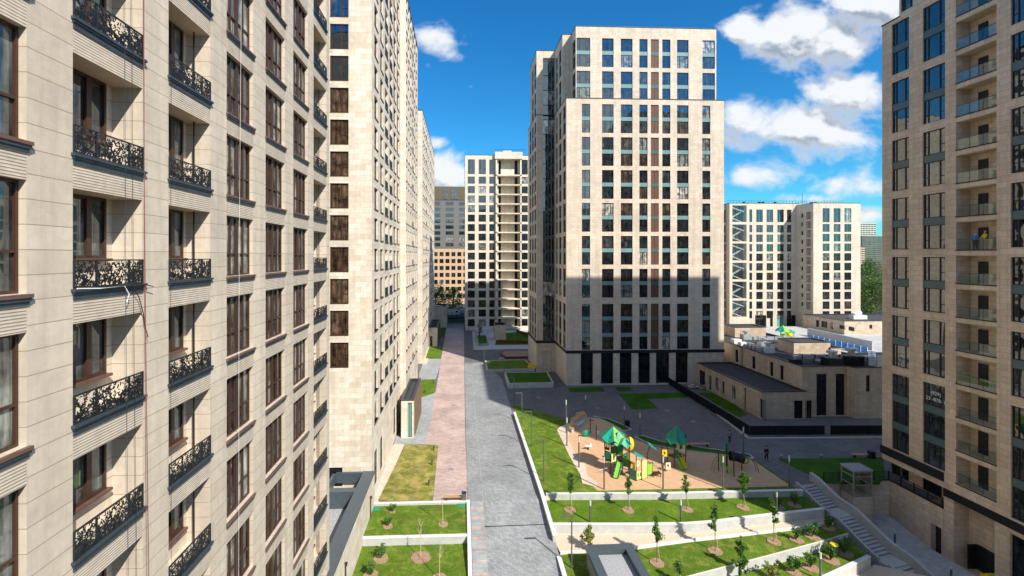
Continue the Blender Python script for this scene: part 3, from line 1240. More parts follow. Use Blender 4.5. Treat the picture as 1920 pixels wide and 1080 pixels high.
# (top, bottom) of each window pair strip, from the photo's rows
pt0 = zf(472 / 2.7 + 20)
pairs = []
for k in range(-2, 6):
    t_ = pt0 - 6.55 * k
    pairs.append((t_, t_ - 5.72))
GB_T, GB_B = zf(657), zf(662.5)        # black belt
wcols = [(1091, 1106.5, 'duo'), (1128.8, 1150.5, 'tri'), (1164, 1186, 'tri'), (1198.8, 1214.2, 'duo'),
         (1220.3, 1235.2, 'louvre'), (1241.8, 1257, 'duo'), (1269.5, 1291, 'tri'), (1316.8, 1331.8, 'duo')]
gcols = [(1089, 1112), (1127, 1150), (1162, 1184.5), (1197, 1219), (1230, 1255), (1267, 1290)]
spn = []


def pair_strip(bld, Pp, an, u0, u1, zt, zb_, style, spmat='teal', n=2, spl=None, low=False):
    """n windows over each other with spandrels between"""
    hh = (zt - zb_)
    sp = .76
    wh = (hh - sp * (n - 1)) / n
    for i in range(n):
        za = zt - (i + 1) * wh - i * sp
        gmo = None
        if style in ('tri', 'duo') and not (bld.root.name.startswith('residential_tower') and Pp(u0, za)[0] < XL + 6 and abs(Pp(u0, za)[1] - YM) < .1):
            # only the top storeys look over the roofs opposite into open sky
            gmo = None if za > 44 else 'glass_room'
        bld.win(style, u1 - u0, wh, Pp(u0, za), an, gmo)
        if i < n - 1:
            mb = bld.ex('spandrel_panel', [spmat]) if spl is None else None
            a = Pp(u0 + .004, za - sp, .10)
            b = Pp(u1 - .004, za - sp, .10)
            c = Pp(u0 + .004, za - sp, .16)
            d = Pp(u1 - .004, za - sp, .16)
            q = MB()
            q.face([a, b, (b[0], b[1], za), (a[0], a[1], za)])
            q.face([(a[0], a[1], za), (b[0], b[1], za), (d[0], d[1], za), (c[0], c[1], za)])
            q.face([a, c, d, b])
            q.build('spandrel_panel', [spmat if style != 'louvre' else 'teal_dark'], bld.root)


ops = []
todo = []
for (a, b, st) in wcols:
    u0, u1 = xat(a, YM) - XL, xat(b, YM) - XL
    for (t_, bt) in pairs[2:8]:
        ops.append((u0, u1, bt, t_, .18))
        todo.append((u0, u1, t_, bt, st, 2))
    t_ = zf(400 + 510 / 3)
    bt = zf(400 + 768 / 3)
    ops.append((u0, u1, bt, t_, .18))
    todo.append((u0, u1, t_, bt, st, 3))
for (a, b) in gcols:
    ops.append((xat(a, YM) - XL, xat(b, YM) - XL, .3, GB_B - .02, .35))
Pm, an = Mn.wall((XL, YM), (XR, YM), 0, ZLOW, ops)
for (u0, u1, t_, bt, st, n) in todo:
    pair_strip(Mn, Pm, an, u0, u1, t_, bt, st, n=n)
for (a, b) in gcols:
    u0, u1 = xat(a, YM) - XL, xat(b, YM) - XL
    Mn.win('shop', u1 - u0, GB_B - .32, Pm(u0, .3), an)
belt = Mn.ex('belt_course', ['black'])
belt.box(XL - .06, XR + .06, YM - .10, YM - .003, GB_B, GB_T)
belt.box(XL - .10, XL - .003, YM - .003, YS - .2, GB_B, GB_T)
belt.box(XW - .1, XL - .12, YS - .10, YS - .003, GB_B, GB_T)
belt.box(XW - .1, XW - .003, YS - .003, YE, GB_B, GB_T)
# upper storeys
ops, todo = [], []
for (a, b, st) in [(1079.9, 1106.7, 'tri')] + wcols[1:7] + [(1317, 1340.5, 'tri')]:
    u0, u1 = xat(a, YM) - XLu, xat(b, YM) - XLu
    for (t_, bt) in pairs[:2]:
        ops.append((u0, u1, bt, t_, .18))
        todo.append((u0, u1, t_, bt, st, 2))
Pu, an = Mn.wall((XLu, YM), (XRu, YM), ZLOW, ZTOP, ops)
for a in todo:
    pair_strip(Mn, Pu, an, *a[:5], n=a[5])
# left side walls
u_ops = []
Pn, ann = None, None


def side_left(y_far, y_near, X, z0, z1, strips, prs, style='duo', extra3=True):
    """wall facing -X, travel from far to near"""
    ops, td = [], []
    for (a, b) in strips:
        u0, u1 = y_far - b, y_far - a
        for (t_, bt, n) in prs:
            ops.append((u0, u1, bt, t_, .18))
            td.append((u0, u1, t_, bt, n))
    Pp, an = Mn.wall((X, y_far), (X, y_near), z0, z1, ops)
    for (u0, u1, t_, bt, n) in td:
        pair_strip(Mn, Pp, an, u0, u1, t_, bt, style, n=n)


allp = [(t_, b_2, 2) for (t_, b_2) in pairs[2:8]] + [(zf(570), zf(656), 3)]
upp = [(t_, b_2, 2) for (t_, b_2) in pairs[:2]]
side_left(YS, YM, XL, 0, ZLOW, [(95.8, 98.2), (99.9, 102.4), (103.8, 105.8)], allp)
side_left(YN, YM, XLu, ZLOW, ZTOP, [(95.03, 97.9)], upp)
Mn.wall((XL, YN), (XLu, YN), ZLOW, ZTOP)
side_left(YS, YN, XL, ZLOW, ZTOP, [(99.9, 102.4), (103.8, 105.8)], upp)
# rear wing front: stone pier, recessed dark glass bay
zbay0, zbay1 = GB_T, ZTOP - 1.6
ug0, ug1 = XWg - XW, XL - XW - .05
Pw, an = Mn.wall((XW, YS), (XL, YS), 0, ZTOP, [(ug0, ug1, zbay0, zbay1, .5), (ug0 - .1, ug0 + 2.0, .1, 4.6, .4, True)])
z = zbay0
while z < zbay1 - .1:
    zz = min(z + 3.275, zbay1)
    Mn.win('ribbon', ug1 - ug0, zz - z - .0, Pw(ug0, z, .25), an, 'glass_dim')
    z = zz
side_left(YE, YS, XW, 0, ZLOW, [(107.5, 109.9), (111.2, 113.7), (115, 117.4)], allp)
side_left(YE - 3, YS, XW, ZLOW, ZTOP, [(107.5, 109.9), (111.2, 113.7)], upp)
Mn.wall((XRu, YN + 8), (XW, YE - 3), ZLOW, ZTOP)
Mn.wall((XR, YM), (XR, YE), 0, ZLOW)
Mn.wall((XR, YE), (XW, YE), 0, ZLOW)
Mn.wall((XRu, YM), (XRu, YE - 3), ZLOW, ZTOP)
Mn.wall((XRu, YE - 3), (XW, YE - 3), ZLOW, ZTOP)
Mn.roof([(XL, YM), (XR, YM), (XR, YE), (XW, YE), (XW, YS), (XL, YS)], ZLOW, .02)
Mn.roof([(XLu, YM), (XRu, YM), (XRu, YE - 3), (XW, YE - 3), (XW, YS), (XL, YS), (XL, YN), (XLu, YN)], ZTOP)
ph = Mn.ex('roof_plant', ['cap'])
ph.box(26, 30, 108, 112, ZTOP - .3, ZTOP + 1.6)
for i in range(8):
    ph.box(25 + i * .9, 25.05 + i * .9, 106, 106.05, ZTOP, ZTOP + 1.1)
ph.box(25, 31.4, 106.0, 106.04, ZTOP + 1.1, ZTOP + 1.14)
Mn.finish(100)

# ---- far central block ------------------------------------------------------
YF = 168.0
XF0, XF1 = xat(872, YF), 27.0
Fb = Building('apartment_block', (XF0, YF, 0), 'far pale block closing the courtyard, with a stack of open balconies on its right', mats=['stone_far', 'ribs', 'soffit'])


def zF(py):
    return zat(py, 6, YF)


ZF = zF(291)
q = lambda x: 780 + x / 2.7
fcols = [(q(262), q(298)), (q(317), q(354)), (q(371), q(398))]
frows = []
top = zF(260 + 105 / 2.7)
frows.append((top, zF(260 + 180 / 2.7)))
for k in range(16):
    t_ = zF(260 + (192 + 48.1 * k) / 2.7)
    b_2 = zF(260 + (228 + 48.1 * k) / 2.7)
    frows.append((t_, b_2))
ops = []
XB0, XB1 = xat(q(403), YF), xat(q(533), YF)
for (a, b) in fcols:
    for (t_, bt) in frows:
        ops.append((xat(a, YF) - XF0, xat(b, YF) - XF0, bt, t_, .3))
for (t_, bt) in frows:
    ops.append((xat(q(534), YF) - XF0, xat(q(566), YF) - XF0, bt, t_, .3))
    ops.append((xat(q(417), YF) - XF0, xat(q(530), YF) - XF0, bt - .25 if t_ < top - 1 else bt, t_ + .2 if t_ < top - 1 else t_, 1.6, True))
ops = [o for o in ops if o[2] > .1]
Pp, an = Fb.wall((XF0, YF), (XF1, YF), 0, ZF, ops)
for (a, b) in fcols + [(q(534), q(566))]:
    for (t_, bt) in frows:
        if bt > .1:
            Fb.win('tri', xat(b, YF) - xat(a, YF), t_ - bt, Pp(xat(a, YF) - XF0, bt), an, None if bt > 26 else 'glass_room')
for (t_, bt) in frows:
    if bt < .2:
        continue
    zz = bt - .25
    slab = MB()
    slab.box(XB0, XB1, YF - 1.0, YF - .01, zz - .42, zz - .02)
    slab.build('balcony_slab', ['stone_far'], Fb.root)
    for (a, b) in ((418, 431), (502, 516)):
        Fb.win('duo', xat(q(b), YF) - xat(q(a), YF), (t_ - bt) + .1, Pp(xat(q(a), YF) - XF0, bt - .1, 1.35), an, 'glass_dark')
for xx in (XB0, XB1 - .5):
    slab = Fb.ex('balcony_frame', ['stone_far'])
    slab.box(xx, xx + .5, YF - 1.0, YF - .01, 3.4, ZF - .5)
slab.box(XB0 - .3, XB1 + .3, YF - 1.3, YF + 2, ZF - 1.4, ZF + 1.0)
Fb.wall((XF1, YF), (XF1, YF + 22), 0, ZF)
Fb.wall((XF1, YF + 22), (XF0, YF + 22), 0, ZF)
Fb.wall((XF0, YF + 22), (XF0, YF), 0, ZF)
Fb.roof([(XF0, YF), (XF1, YF), (XF1, YF + 22), (XF0, YF + 22)], ZF)
pl_ = Fb.ex('roof_plant', ['stone_far'])
pl_.box(XB0 + 3, XB0 + 6, YF + 4, YF + 7, ZF - .4, ZF + 2.6)
rl_ = Fb.ex('roof_railing', ['iron'])
for i in range(14):
    rl_.box(XB0 + i * .8, XB0 + i * .8 + .07, YF + .9, YF + .97, ZF + 1.1, ZF + 2.3)
rl_.box(XB0, XB0 + 10.5, YF + .9, YF + .96, ZF + 2.3, ZF + 2.38)
Fb.finish(100)

# ---- right-hand tower -------------------------------------------------------
XT = 49.0
YT1 = yat(1654, XT)
YT0 = 23.7
YTu = yat(1686, XT)
ZT, ZTU = 52.4, 67.6
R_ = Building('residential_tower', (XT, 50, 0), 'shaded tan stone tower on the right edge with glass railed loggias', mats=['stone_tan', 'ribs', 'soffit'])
rc = [(1672, 1704.5, 'right'), (1730, 1772, 'right')]
cg = [(1895, 1955)]
trip = [(51.95 - 6.6 * k) for k in range(0, 6)]      # tops of pairs, 18.95 the last
ops, td = [], []
Lw = YT1


def U(px):
    return YT1 - yat(px, XT)


for (a, b, st) in rc + [(1895, 1958, 'right'), (2150, 2300, 'right')]:
    u0, u1 = U(a), U(b)
    for t_ in trip:
        ops.append((u0, u1, t_ - 5.75, t_, .18))
        td.append((u0, u1, t_, t_ - 5.75, st, 2))
    zb3 = 3.75 if a < 1800 else 2.3
    ops.append((u0, u1, zb3, 12.35, .18))
    td.append((u0, u1, 12.35, zb3, st, 3))
# loggia column
lz = [25.68 + 3.3 * k for k in range(-7, 9)]        # tops
for t_ in lz:
    if t_ - 2.72 > 1.5 and t_ < ZT:
        ops.append((U(1792.5), U(1868.5), t_ - 2.72, t_, 1.5, True))
        ops.append((U(2010), U(2110), t_ - 2.72, t_, 1.5, True))
ustep = U(1770)
BZ1, BZ2 = 3.0, 1.35
ops1 = [o for o in ops if o[1] < ustep + .4]
ops2 = [o for o in ops if o[0] > ustep - .4]
Pt, an = R_.wall((XT, YT1), (XT, YT0), BZ2 + .75, ZT, [(o[0], o[1], max(o[2], BZ2 + .76), *o[3:]) for o in ops])
for t in td:
    pair_strip(R_, Pt, an, *t[:5], spmat='teal_dark', n=t[5])
for t_ in lz:
    if t_ - 2.72 > 1.5 and t_ < ZT:
        for (pa, pb, da, db) in ((1792.5, 1868.5, .50, .74), (2010, 2110, .5, .74)):
            y1, y0 = yat(pa, XT), yat(pb, XT)
            zb2 = t_ - 2.72
            dr, bl, bk = MB(), MB(), MB()
            da_ = yat(1852.5, XT + 1.45) if pa < 1800 else y0 + .7
            dr.box(XT + 1.40, XT + 1.49, da_, da_ + .85, zb2, zb2 + 2.15)
            bl.face([(XT + .07, y1 - .12, zb2 + .03), (XT + .07, y0 + .02, zb2 + .03), (XT + .07, y0 + .02, zb2 + 1.0), (XT + .07, y1 - .12, zb2 + 1.0)])
            bk.box(XT - .06, XT + .2, y0 - .03, y1 + .03, zb2 - .10, zb2 - .003)
            bk.box(XT + .05, XT + .09, y0 + .02, y1 - .12, zb2 + 1.0, zb2 + 1.03)
            for kk in (.33, .66):
                bk.box(XT + .055, XT + .08, y0 + (y1 - y0) * kk - .012, y0 + (y1 - y0) * kk + .012, zb2, zb2 + 1.0)
            dr.build('balcony_door', ['black'], R_.root)
            bo_ = bl.build('balustrade', ['rail_glass'], R_.root)
            bk.build('rail_frame', ['iron'], bo_)
# stone below the first stepped bottom: cut by belt
bt_ = R_.ex('belt_course', ['black'])
ys = yat(1770, XT)
bt_.box(XT - .12, XT + .1, ys, YT1 + .1, 2.75, 3.65)
bt_.box(XT - .12, XT + .1, YT0, ys - .002, BZ2, BZ2 + .76)
bt_.box(XT - .10, XT + .1, YT1 + .1, YT1 + .2, 2.75, 3.65)
bt_.box(XT - .1, 82, YT1 + .002, YT1 + .1, 2.75, 3.64)
# ground floor, set back beyond the step
XG = 50.6
gops = []
for (a, b) in ((1671, 1704), (1730, 1766)):
    ya, yb = yat(b, XG) , yat(a, XG)
    gops.append((YT1 - .7 - yb, YT1 - .7 - ya, .05, 2.7, .15))
Pg, an = R_.wall((XG, YT1 - .7), (XG, ys), 0, 2.74, gops)
for o in gops:
    if o[1] > o[0]:
        R_.win('ribbon', o[1] - o[0], o[3] - o[2], Pg(o[0], o[2]), an, 'glass_dark')
R_.wall((XG, ys), (XT, ys), -6, 2.74)
R_.wall((82, YT1 - .7), (XG, YT1 - .7), 0, 2.75)
sf = R_.ex('soffit', ['soffit'])
sf.face([(XT, ys, 2.76), (XG + .01, ys, 2.76), (XG + .01, YT1, 2.76), (XT, YT1, 2.76)])
sf.face([(XT, YT1, 2.74), (82, YT1, 2.74), (82, YT1 - .7, 2.74), (XT, YT1 - .7, 2.74)])
# lower storey to the sunken court
ul = lambda px: ys - yat(px, XT)
lops = [(ul(1788), ul(1865), -5.4, BZ2 - .02, 1.6, True), (ul(1893), ul(1990), -5.0, .9, .4)]
Pl, an = R_.wall((XT, ys), (XT, YT0), -6, BZ2 + .76, lops)
R_.win('shop', lops[1][1] - lops[1][0], 5.7, Pl(lops[1][0], -4.95), an)
yd0, yd1 = yat(1868, XT + 1.6) + .1, yat(1834, XT + 1.6)
gd = R_.ex('service_door', ['black'])
gd.box(XT + 1.45, XT + 1.58, yd0, yd1, -5.0, -2.6)
gd.box(XT + .55, XT + 1.45, yd1 + .0, yd1 + .06, -5.0, -2.6)
# other faces
R_.wall((XT, YT0), (82, YT0), -6, ZTU)
R_.wall((82, YT0), (82, YT1), -1, ZT)
R_.wall((82, YT1), (XT, YT1), BZ1, ZT)
ops, td = [], []
for k in (0, 1):
    t_ = 58.55 + 6.6 * k
    for (a, b) in ((1689, 1711.5), (1730, 1772), (1895, 1958)):
        ops.append((YTu - yat(a, XT), YTu - yat(b, XT), t_ - 5.75, t_, .18))
        td.append((YTu - yat(a, XT), YTu - yat(b, XT), t_, t_ - 5.75, 'right', 2))
Pv, an = R_.wall((XT, YTu), (XT, YT0), ZT, ZTU, ops)
for t in td:
    pair_strip(R_, Pv, an, *t[:5], spmat='teal_dark', n=t[5])
R_.wall((82, YTu), (XT, YTu), ZT, ZTU)
R_.wall((82, YT0), (82, YTu), ZT, ZTU)
R_.roof([(XT, YTu), (82, YTu), (82, YT1), (XT, YT1)], ZT, .02)
R_.roof([(XT, YT0), (82, YT0), (82, YTu), (XT, YTu)], ZTU)
# vinyl writing on the pane: (929) / 53 -878- 0
def writing(body, size, x, y, z, rot, parent, name='writing'):
    cu = bpy.data.curves.new('writing', 'FONT')
    cu.body = body
    cu.size = size
    cu.extrude = .004
    cu.align_x = 'CENTER'
    tmp = bpy.data.objects.new('tmp', cu)
    COL.objects.link(tmp)
    bpy.context.view_layer.update()
    me = bpy.data.meshes.new_from_object(tmp)
    bpy.data.objects.remove(tmp)
    me.materials.append(M['text'])
    o = bpy.data.objects.new(name, me)
    COL.objects.link(o)
    o.parent = parent
    pl = wloc(parent)
    o.location = (x - pl[0], y - pl[1], z - pl[2])
    o.rotation_euler = rot
    return o


yc_ = (yat(1730, XT) + yat(1772, XT)) / 2
writing('(929)', .52, XT + .13, yc_ - .1, 11.2, (math.pi / 2, 0, -math.pi / 2), R_.root)
writing('53 -878- 0', .52, XT + .13, yc_ - .12, 10.55, (math.pi / 2, 0, -math.pi / 2), R_.root)
R_.finish(100)

# ---- rear right block -------------------------------------------------------
Q = Building('apartment_block', (100, 160, 0), 'rear pale block at the right with a white zigzag stair behind tall glass', mats=['stone_warm', 'ribs', 'soffit'])
s5 = lambda x: 1320 + x / 3.858
YQ, YR = 168.4, 160.0
XQ0, XQ1, XQ2 = xat(1368, YQ), xat(1525, YR), xat(1613.5, YR)
zq = lambda py, Y=YQ: zat(py, 100, Y)
ZQ = zq(360 + 82 / 3.858)
ZR = zq(360 + 78 / 3.858, YR)
rtop = [(360 + 126 / 3.858, 360 + 217 / 3.858)] + [(360 + (238 + 69.2 * k) / 3.858, 360 + (292 + 69.2 * k) / 3.858) for k in range(10)]
ops, td = [], []
for (a, b, st) in ((328, 348, 'duo'), (378, 425, 'tri'), (453, 500, 'tri'), (530, 577, 'tri'), (600, 632, 'duo')):
    u0, u1 = xat(s5(a), YQ) - XQ0, xat(s5(b), YQ) - XQ0
    for (t_, bt) in rtop:
        ops.append((u0, u1, zq(bt), zq(t_), .3))
        td.append((st, u0, u1, zq(bt), zq(t_)))
sg = []
for (a, b) in ((97, 217), (235, 357), (372, 495), (512, 632), (648, 770), (785, 903)):
    u0, u1 = xat(s5(205), YQ) - XQ0, xat(s5(308), YQ) - XQ0
    ops.append((u0, u1, zq(360 + b / 3.858), zq(360 + a / 3.858), 3.0, True))
    sg.append((u0, u1, zq(360 + b / 3.858), zq(360 + a / 3.858)))
for (a, b) in ((370, 450), (478, 498), (527, 575), (598, 664)):
    ops.append((xat(s5(a), YQ) - XQ0, xat(s5(b), YQ) - XQ0, .2, 4.6, .4, True))
Pq, an = Q.wall((XQ0, YQ), (XQ1 + 3, YQ), 0, ZQ, ops)
for (st, u0, u1, b_2, t_) in td:
    Q.win(st, u1 - u0, t_ - b_2, Pq(u0, b_2), an, None if b_2 > 27 else 'glass_room')
for (a, b) in ((370, 450), (478, 498), (598, 664)):
    Q.win('plain', xat(s5(b), YQ) - xat(s5(a), YQ), 4.4, Pq(xat(s5(a), YQ) - XQ0, .2), an, 'glass_dark')
Q.win('green', xat(s5(575), YQ) - xat(s5(527), YQ), 4.4, Pq(xat(s5(527), YQ) - XQ0, .2), an)
for (u0, u1, z0, z1) in sg:
    p, r = Pq(u0, z0), Pq(u1, z1)
    gp, gf, stf = MB(), MB(), MB()
    gp.face([(p[0], YQ + .12, z0), (r[0], YQ + .12, z0), (r[0], YQ + .12, z1), (p[0], YQ + .12, z1)])
    stf.face([(p[0], YQ + 2.6, z0), (r[0], YQ + 2.6, z0), (r[0], YQ + 2.6, z1), (p[0], YQ + 2.6, z1)])
    for i in range(1, 4):
        xx = p[0] + (r[0] - p[0]) * i / 4
        gf.box(xx - .04, xx + .04, YQ + .08, YQ + .16, z0, z1)
    gpo = gp.build('stair_glazing', ['stair_glass'], Q.root)
    gf.build('glazing_bars', ['dframe'], gpo)
    stf.build('stair_backing', ['glass_dark'], Q.root)
    W = r[0] - p[0]
    hh = z1 - z0
    zs = (.95, .72, .50, .06)
    for (xa, za, xb, zb_) in ((.02, .92, .88, .66), (.62, .60, .02, .30), (.02, .28, .72, .03)):
        f = MB()
        x0, x1_ = p[0] + xa * W, p[0] + xb * W
        za, zb_ = z0 + za * hh, z0 + zb_ * hh
        f.face([(x0, YQ + .5, za - .32), (x1_, YQ + .5, zb_ - .32), (x1_, YQ + .5, zb_), (x0, YQ + .5, za)])
        f.face([(x0, YQ + .5, za), (x1_, YQ + .5, zb_), (x1_, YQ + 1.7, zb_), (x0, YQ + 1.7, za)])
        f.face([(x0, YQ + 1.7, za - .32), (x0, YQ + 1.7, za), (x1_, YQ + 1.7, zb_), (x1_, YQ + 1.7, zb_ - .32)])
        f.face([(x0, YQ + .5, za - .32), (x0, YQ + 1.7, za - .32), (x1_, YQ + 1.7, zb_ - .32), (x1_, YQ + .5, zb_ - .32)])
        f.build('stair_flight', ['white'], Q.root)
# left flank of the block, with brown windows
ops, td = [], []
for (t_, bt) in rtop:
    ops.append((1.0, 3.0, zq(bt), zq(t_), .2))
Pz, an = Q.wall((XQ0, YQ + 18), (XQ0, YQ), 0, ZQ, [])
# right half, standing forward
ops, td = [], []
for (a, b) in ((858, 908), (938, 987), (1015, 1065)):
    u0, u1 = xat(s5(a), YR) - XQ1, xat(s5(b), YR) - XQ1
    rr = [(115, 217), (230, 287)] + [(302 + 70.3 * k, 357 + 70.3 * k) for k in range(9)]
    for (t_, bt) in rr:
        zt_, zb_ = zq(360 + t_ / 3.858, YR), zq(360 + bt / 3.858, YR)
        ops.append((u0, u1, zb_, zt_, .3))
        td.append(('tri', u0, u1, zb_, zt_))
Ps, an = Q.wall((XQ1, YR), (XQ2, YR), 0, ZR, ops)
for (st, u0, u1, b_2, t_) in td:
    Q.win(st, u1 - u0, t_ - b_2, Ps(u0, b_2), an, None if b_2 > 27 else 'glass_room')
ops, td = [], []
yl = lambda x: yat(s5(x), XQ1)
for k in range(11):
    zt_ = ZR - 3.0 - 3.12 * k
    ops.append((YQ - yl(703), YQ - yl(717), zt_ - 1.5, zt_ - .1, .2))
    td.append(('duo', YQ - yl(703), YQ - yl(717), zt_ - 1.5, zt_ - .1))
    ops.append((YQ - yl(738), YQ - yl(775), zt_ - 2.4, zt_ + .2, 1.3, True))
Pd, an = Q.wall((XQ1, YQ), (XQ1, YR), 0, ZR, ops)
for (st, u0, u1, b_2, t_) in td:
    Q.win(st, u1 - u0, t_ - b_2, Pd(u0, b_2), an, 'glass_room')
for k in range(11):
    zt_ = ZR - 3.0 - 3.12 * k
    Q.win('duo', 1.4, 2.2, Pd(YQ - yl(738) + .2, zt_ - 2.35, 1.28), an, 'glass_dark')
Q.wall((XQ2, YR), (XQ2, YQ + 18), 0, ZR)
Q.wall((XQ2, YQ + 18), (XQ0, YQ + 18), 0, ZQ)
Q.roof([(XQ0, YQ), (XQ1 + 1, YQ), (XQ1 + 1, YQ + 18), (XQ0, YQ + 18)], ZQ)
Q.roof([(XQ1, YR), (XQ2, YR), (XQ2, YQ + 18), (XQ1, YQ + 18)], ZR + .005)
rp = Q.ex('roof_railing', ['iron'])
for i in range(40):
    rp.box(XQ0 + 1 + i * 1.1, XQ0 + 1.06 + i * 1.1, YQ + 3, YQ + 3.06, ZQ, ZQ + 1.3)
rp.box(XQ0 + 1, XQ0 + 45, YQ + 3, YQ + 3.05, ZQ + 1.3, ZQ + 1.36)
rp.tube([(xat(1527.5, YR), YR + 6, ZR - .3), (xat(1527.5, YR), YR + 6, ZR + 3.8)], .06)
for px_ in (1410, 1440, 1447, 1470, 1540, 1548):
    x = xat(px_, YQ)
    rp.tube([(x, YQ + 5, ZQ - .3), (x, YQ + 5, ZQ + .9)], .35, 8)
    rp.tube([(x, YQ + 5, ZQ + .9), (x, YQ + 5, ZQ + 1.1)], .6, 8)
Q.finish(100)


# brown-windowed wing half hidden behind the main tower's right corner
V = Building('apartment_wing', (XQ0 - 3, 171, 0), 'narrow dark-windowed wing squeezed between the middle tower and the zigzag stair block', mats=['stone_tan', 'ribs', 'soffit'])
xv0, xv1 = XQ0 - 9, XQ0 - .01
ops = []
for (t_, bt) in rtop:
    ops.append((xat(1356.5, 171) - xv0, xat(1361, 171) - xv0, zq(bt), zq(t_), .2))
Pp, an = V.wall((xv0, 171), (xv1, 171), 0, ZQ - .4, ops)
for o in ops:
    V.win('duo', o[1] - o[0], o[3] - o[2], Pp(o[0], o[2]), an, 'glass_dark')
V.wall((xv0, 185), (xv0, 171), 0, ZQ - .4)
V.roof([(xv0, 171), (xv1, 171), (xv1, 185), (xv0, 185)], ZQ - .4)
V.finish(100)
# ================================================================ LOW BUILDINGS
def low_box(name, label, x0, x1, y0, y1, z0, z1, mat='stone_rose', wins=(), cat='building', par=.3, roofm='roof', base=None):
    """wins: (side 'f'|'l'|'r', px_a, px_b, z0, z1, style, glass)"""
    b = Building(name, ((x0 + x1) / 2, y0, 0), label, cat, mats=[mat, 'ribs', 'soffit'])
    sides = {'f': ((x0, y0), (x1, y0)), 'l': ((x0, y1), (x0, y0)), 'r': ((x1, y0), (x1, y1)), 'b': ((x1, y1), (x0, y1))}
    for s_, (p0, p1) in sides.items():
        ops, td = [], []
        for (sd, a, c, za, zb, st, gm) in wins:
            if sd != s_:
                continue
            if sd == 'f':
                u0, u1 = xat(a, y0) - x0, xat(c, y0) - x0
            elif sd == 'l':
                u0, u1 = y1 - yat(a, x0), y1 - yat(c, x0)
            else:
                u0, u1 = yat(a, x1) - y0, yat(c, x1) - y0
            ops.append((u0, u1, za, zb, .25))
            td.append((st, u0, u1, za, zb, gm))
        Pp, an = b.wall(p0, p1, z0, z1, ops)
        for (st, u0, u1, za, zb, gm) in td:
            b.win(st, u1 - u0, zb - za, Pp(u0, za), an, gm)
    b.roof([(x0, y0), (x1, y0), (x1, y1), (x0, y1)], z1, par, roofm)
    return b


# annex with a gravel roof below the near block
XN = -9.0
an_ = Building('service_annex', (XN, 40, 0), 'low gravel-roofed annex with slate-blue parapet at the foot of the near left block', mats=['stone_cream', 'ribs', 'soffit'])
an_.wall((XN, 20), (XN, YB - .01), -4, 3.2)
an_.wall((XN - 9, 20), (XN, 20), -4, 3.2)
g1 = an_.ex('gravel_roof', ['gravel_grey'])
g1.face([(XN - 9, 20, 1.7), (XN - .5, 20, 1.7), (XN - .5, YB - .01, 1.7), (XN - 9, YB - .01, 1.7)])
pc = an_.ex('parapet_cap', ['slate'])
pc.box(XN - 1.15, XN + .06, 19.9, YB - .01, 3.2, 3.34)
pc.box(XN - 1.15, XN - 1.1, 19.9, 47.0, 1.65, 3.2)
pc.box(XN - 9, XN - 1.15, 46.4, 47.2, 2.9, 3.3)
pc.box(XN - 9, XN - 1.15, 46.38, 46.42, 1.65, 2.9)
pc.box(XN - 4.2, XN - 3.9, 47.2, YB - .01, 2.3, 3.31)
pc.box(XN - 4.2, XN - 1.15, YB - .35, YB - .01, 2.3, 3.31)
pc.box(XN - 9, XN - 4.2, 47.2, YB - .01, 1.7, 1.76)
an_.finish()
for (px_, py_, zt_, lab) in ((689, 970, 2.2, 'upper rusty brown downpipe on the annex wall beside the lawn'), (639, 1078, 2.2, 'lower rusty brown downpipe on the annex wall, at the picture bottom')):
    pass
for (py_t, lab) in ((933, 'brown downpipe with hopper on the annex wall, level with the upper left terrace lawn'), (1058, 'brown downpipe with hopper on the annex wall, at the bottom edge of the picture')):
    z_ = 1.9
    # the hopper stands where its head shows on the wall plane
    Yp = None
    for k in range(200):
        yy_ = 34 + k * .08
        q_ = scr((XN + .1, yy_, z_))
        if q_ and q_[1] < py_t:
            Yp = yy_
            break
    t = thing('downpipe', (XN + .1, Yp, -.6), lab, 'downpipe')
    mb = MB()
    mb.tube([(XN + .09, Yp, -.9), (XN + .09, Yp, z_ - .2)], .05)
    mb.build('pipe', ['brown'], t)
    mb = MB()
    mb.tube([(XN + .12, Yp, z_ - .2), (XN + .12, Yp, z_ - .05), (XN + .12, Yp, z_ + .1)], [.06, .11, .12], 8)
    mb.build('hopper', ['brown'], t)

# entrance pavilions on the left
e1 = low_box('entrance_pavilion', 'entrance pavilion with dark roof and brown slatted side on the left by the pink path', XB2 + .02, -6.75, 68.6, 80.5, 0, 5.3, 'stone_cream',
             [('f', 764.3, 772.5, .1, 5.0, 'green', None)], par=.25)
sl = e1.ex('slatted_screen', ['bark'])
y_ = 69.6
rn = random.Random(3)
while y_ < 80.3:
    sl.box(-6.74, -6.6 + rn.uniform(-.03, .08), y_, y_ + .12, .1, 5.2)
    y_ += .24
e1.finish()
e2 = low_box('entrance_pavilion', 'smaller shaded entrance pavilion farther along the left side, near the gate', XB + .02, -6.8, 138, 155, 0, 5.4, 'stone_cream', [('f', 806, 811, .1, 3, 'plain', 'glass_dark')], par=.25)
sl = e2.ex('slatted_screen', ['bark'])
y_ = 138.6
while y_ < 154.8:
    sl.box(-6.79, -6.66 + rn.uniform(-.03, .08), y_, y_ + .16, .1, 5.3)
    y_ += .36
e2.finish()
gb = low_box('gatehouse', 'plain stone gatehouse left of the black gate at the far end of the path', -16, -5.2, 174, 184, 0, 7.6, 'stone_rose')
gb.finish()
kb = low_box('service_kiosk', 'square stone kiosk standing on the small lawn before the far balcony block', *(0, 0, 0, 0), 0, 4.2, 'stone_rose') if False else None
yk = 148.0
kx0, kx1 = xat(928, yk), xat(949, yk)
kb = low_box('service_kiosk', 'square stone kiosk standing on the small lawn before the far balcony block', kx0, kx1, yk, yk + 5, 0, 4.6, 'stone_rose', par=.3)
pp = kb.ex('roof_vent', ['black'])
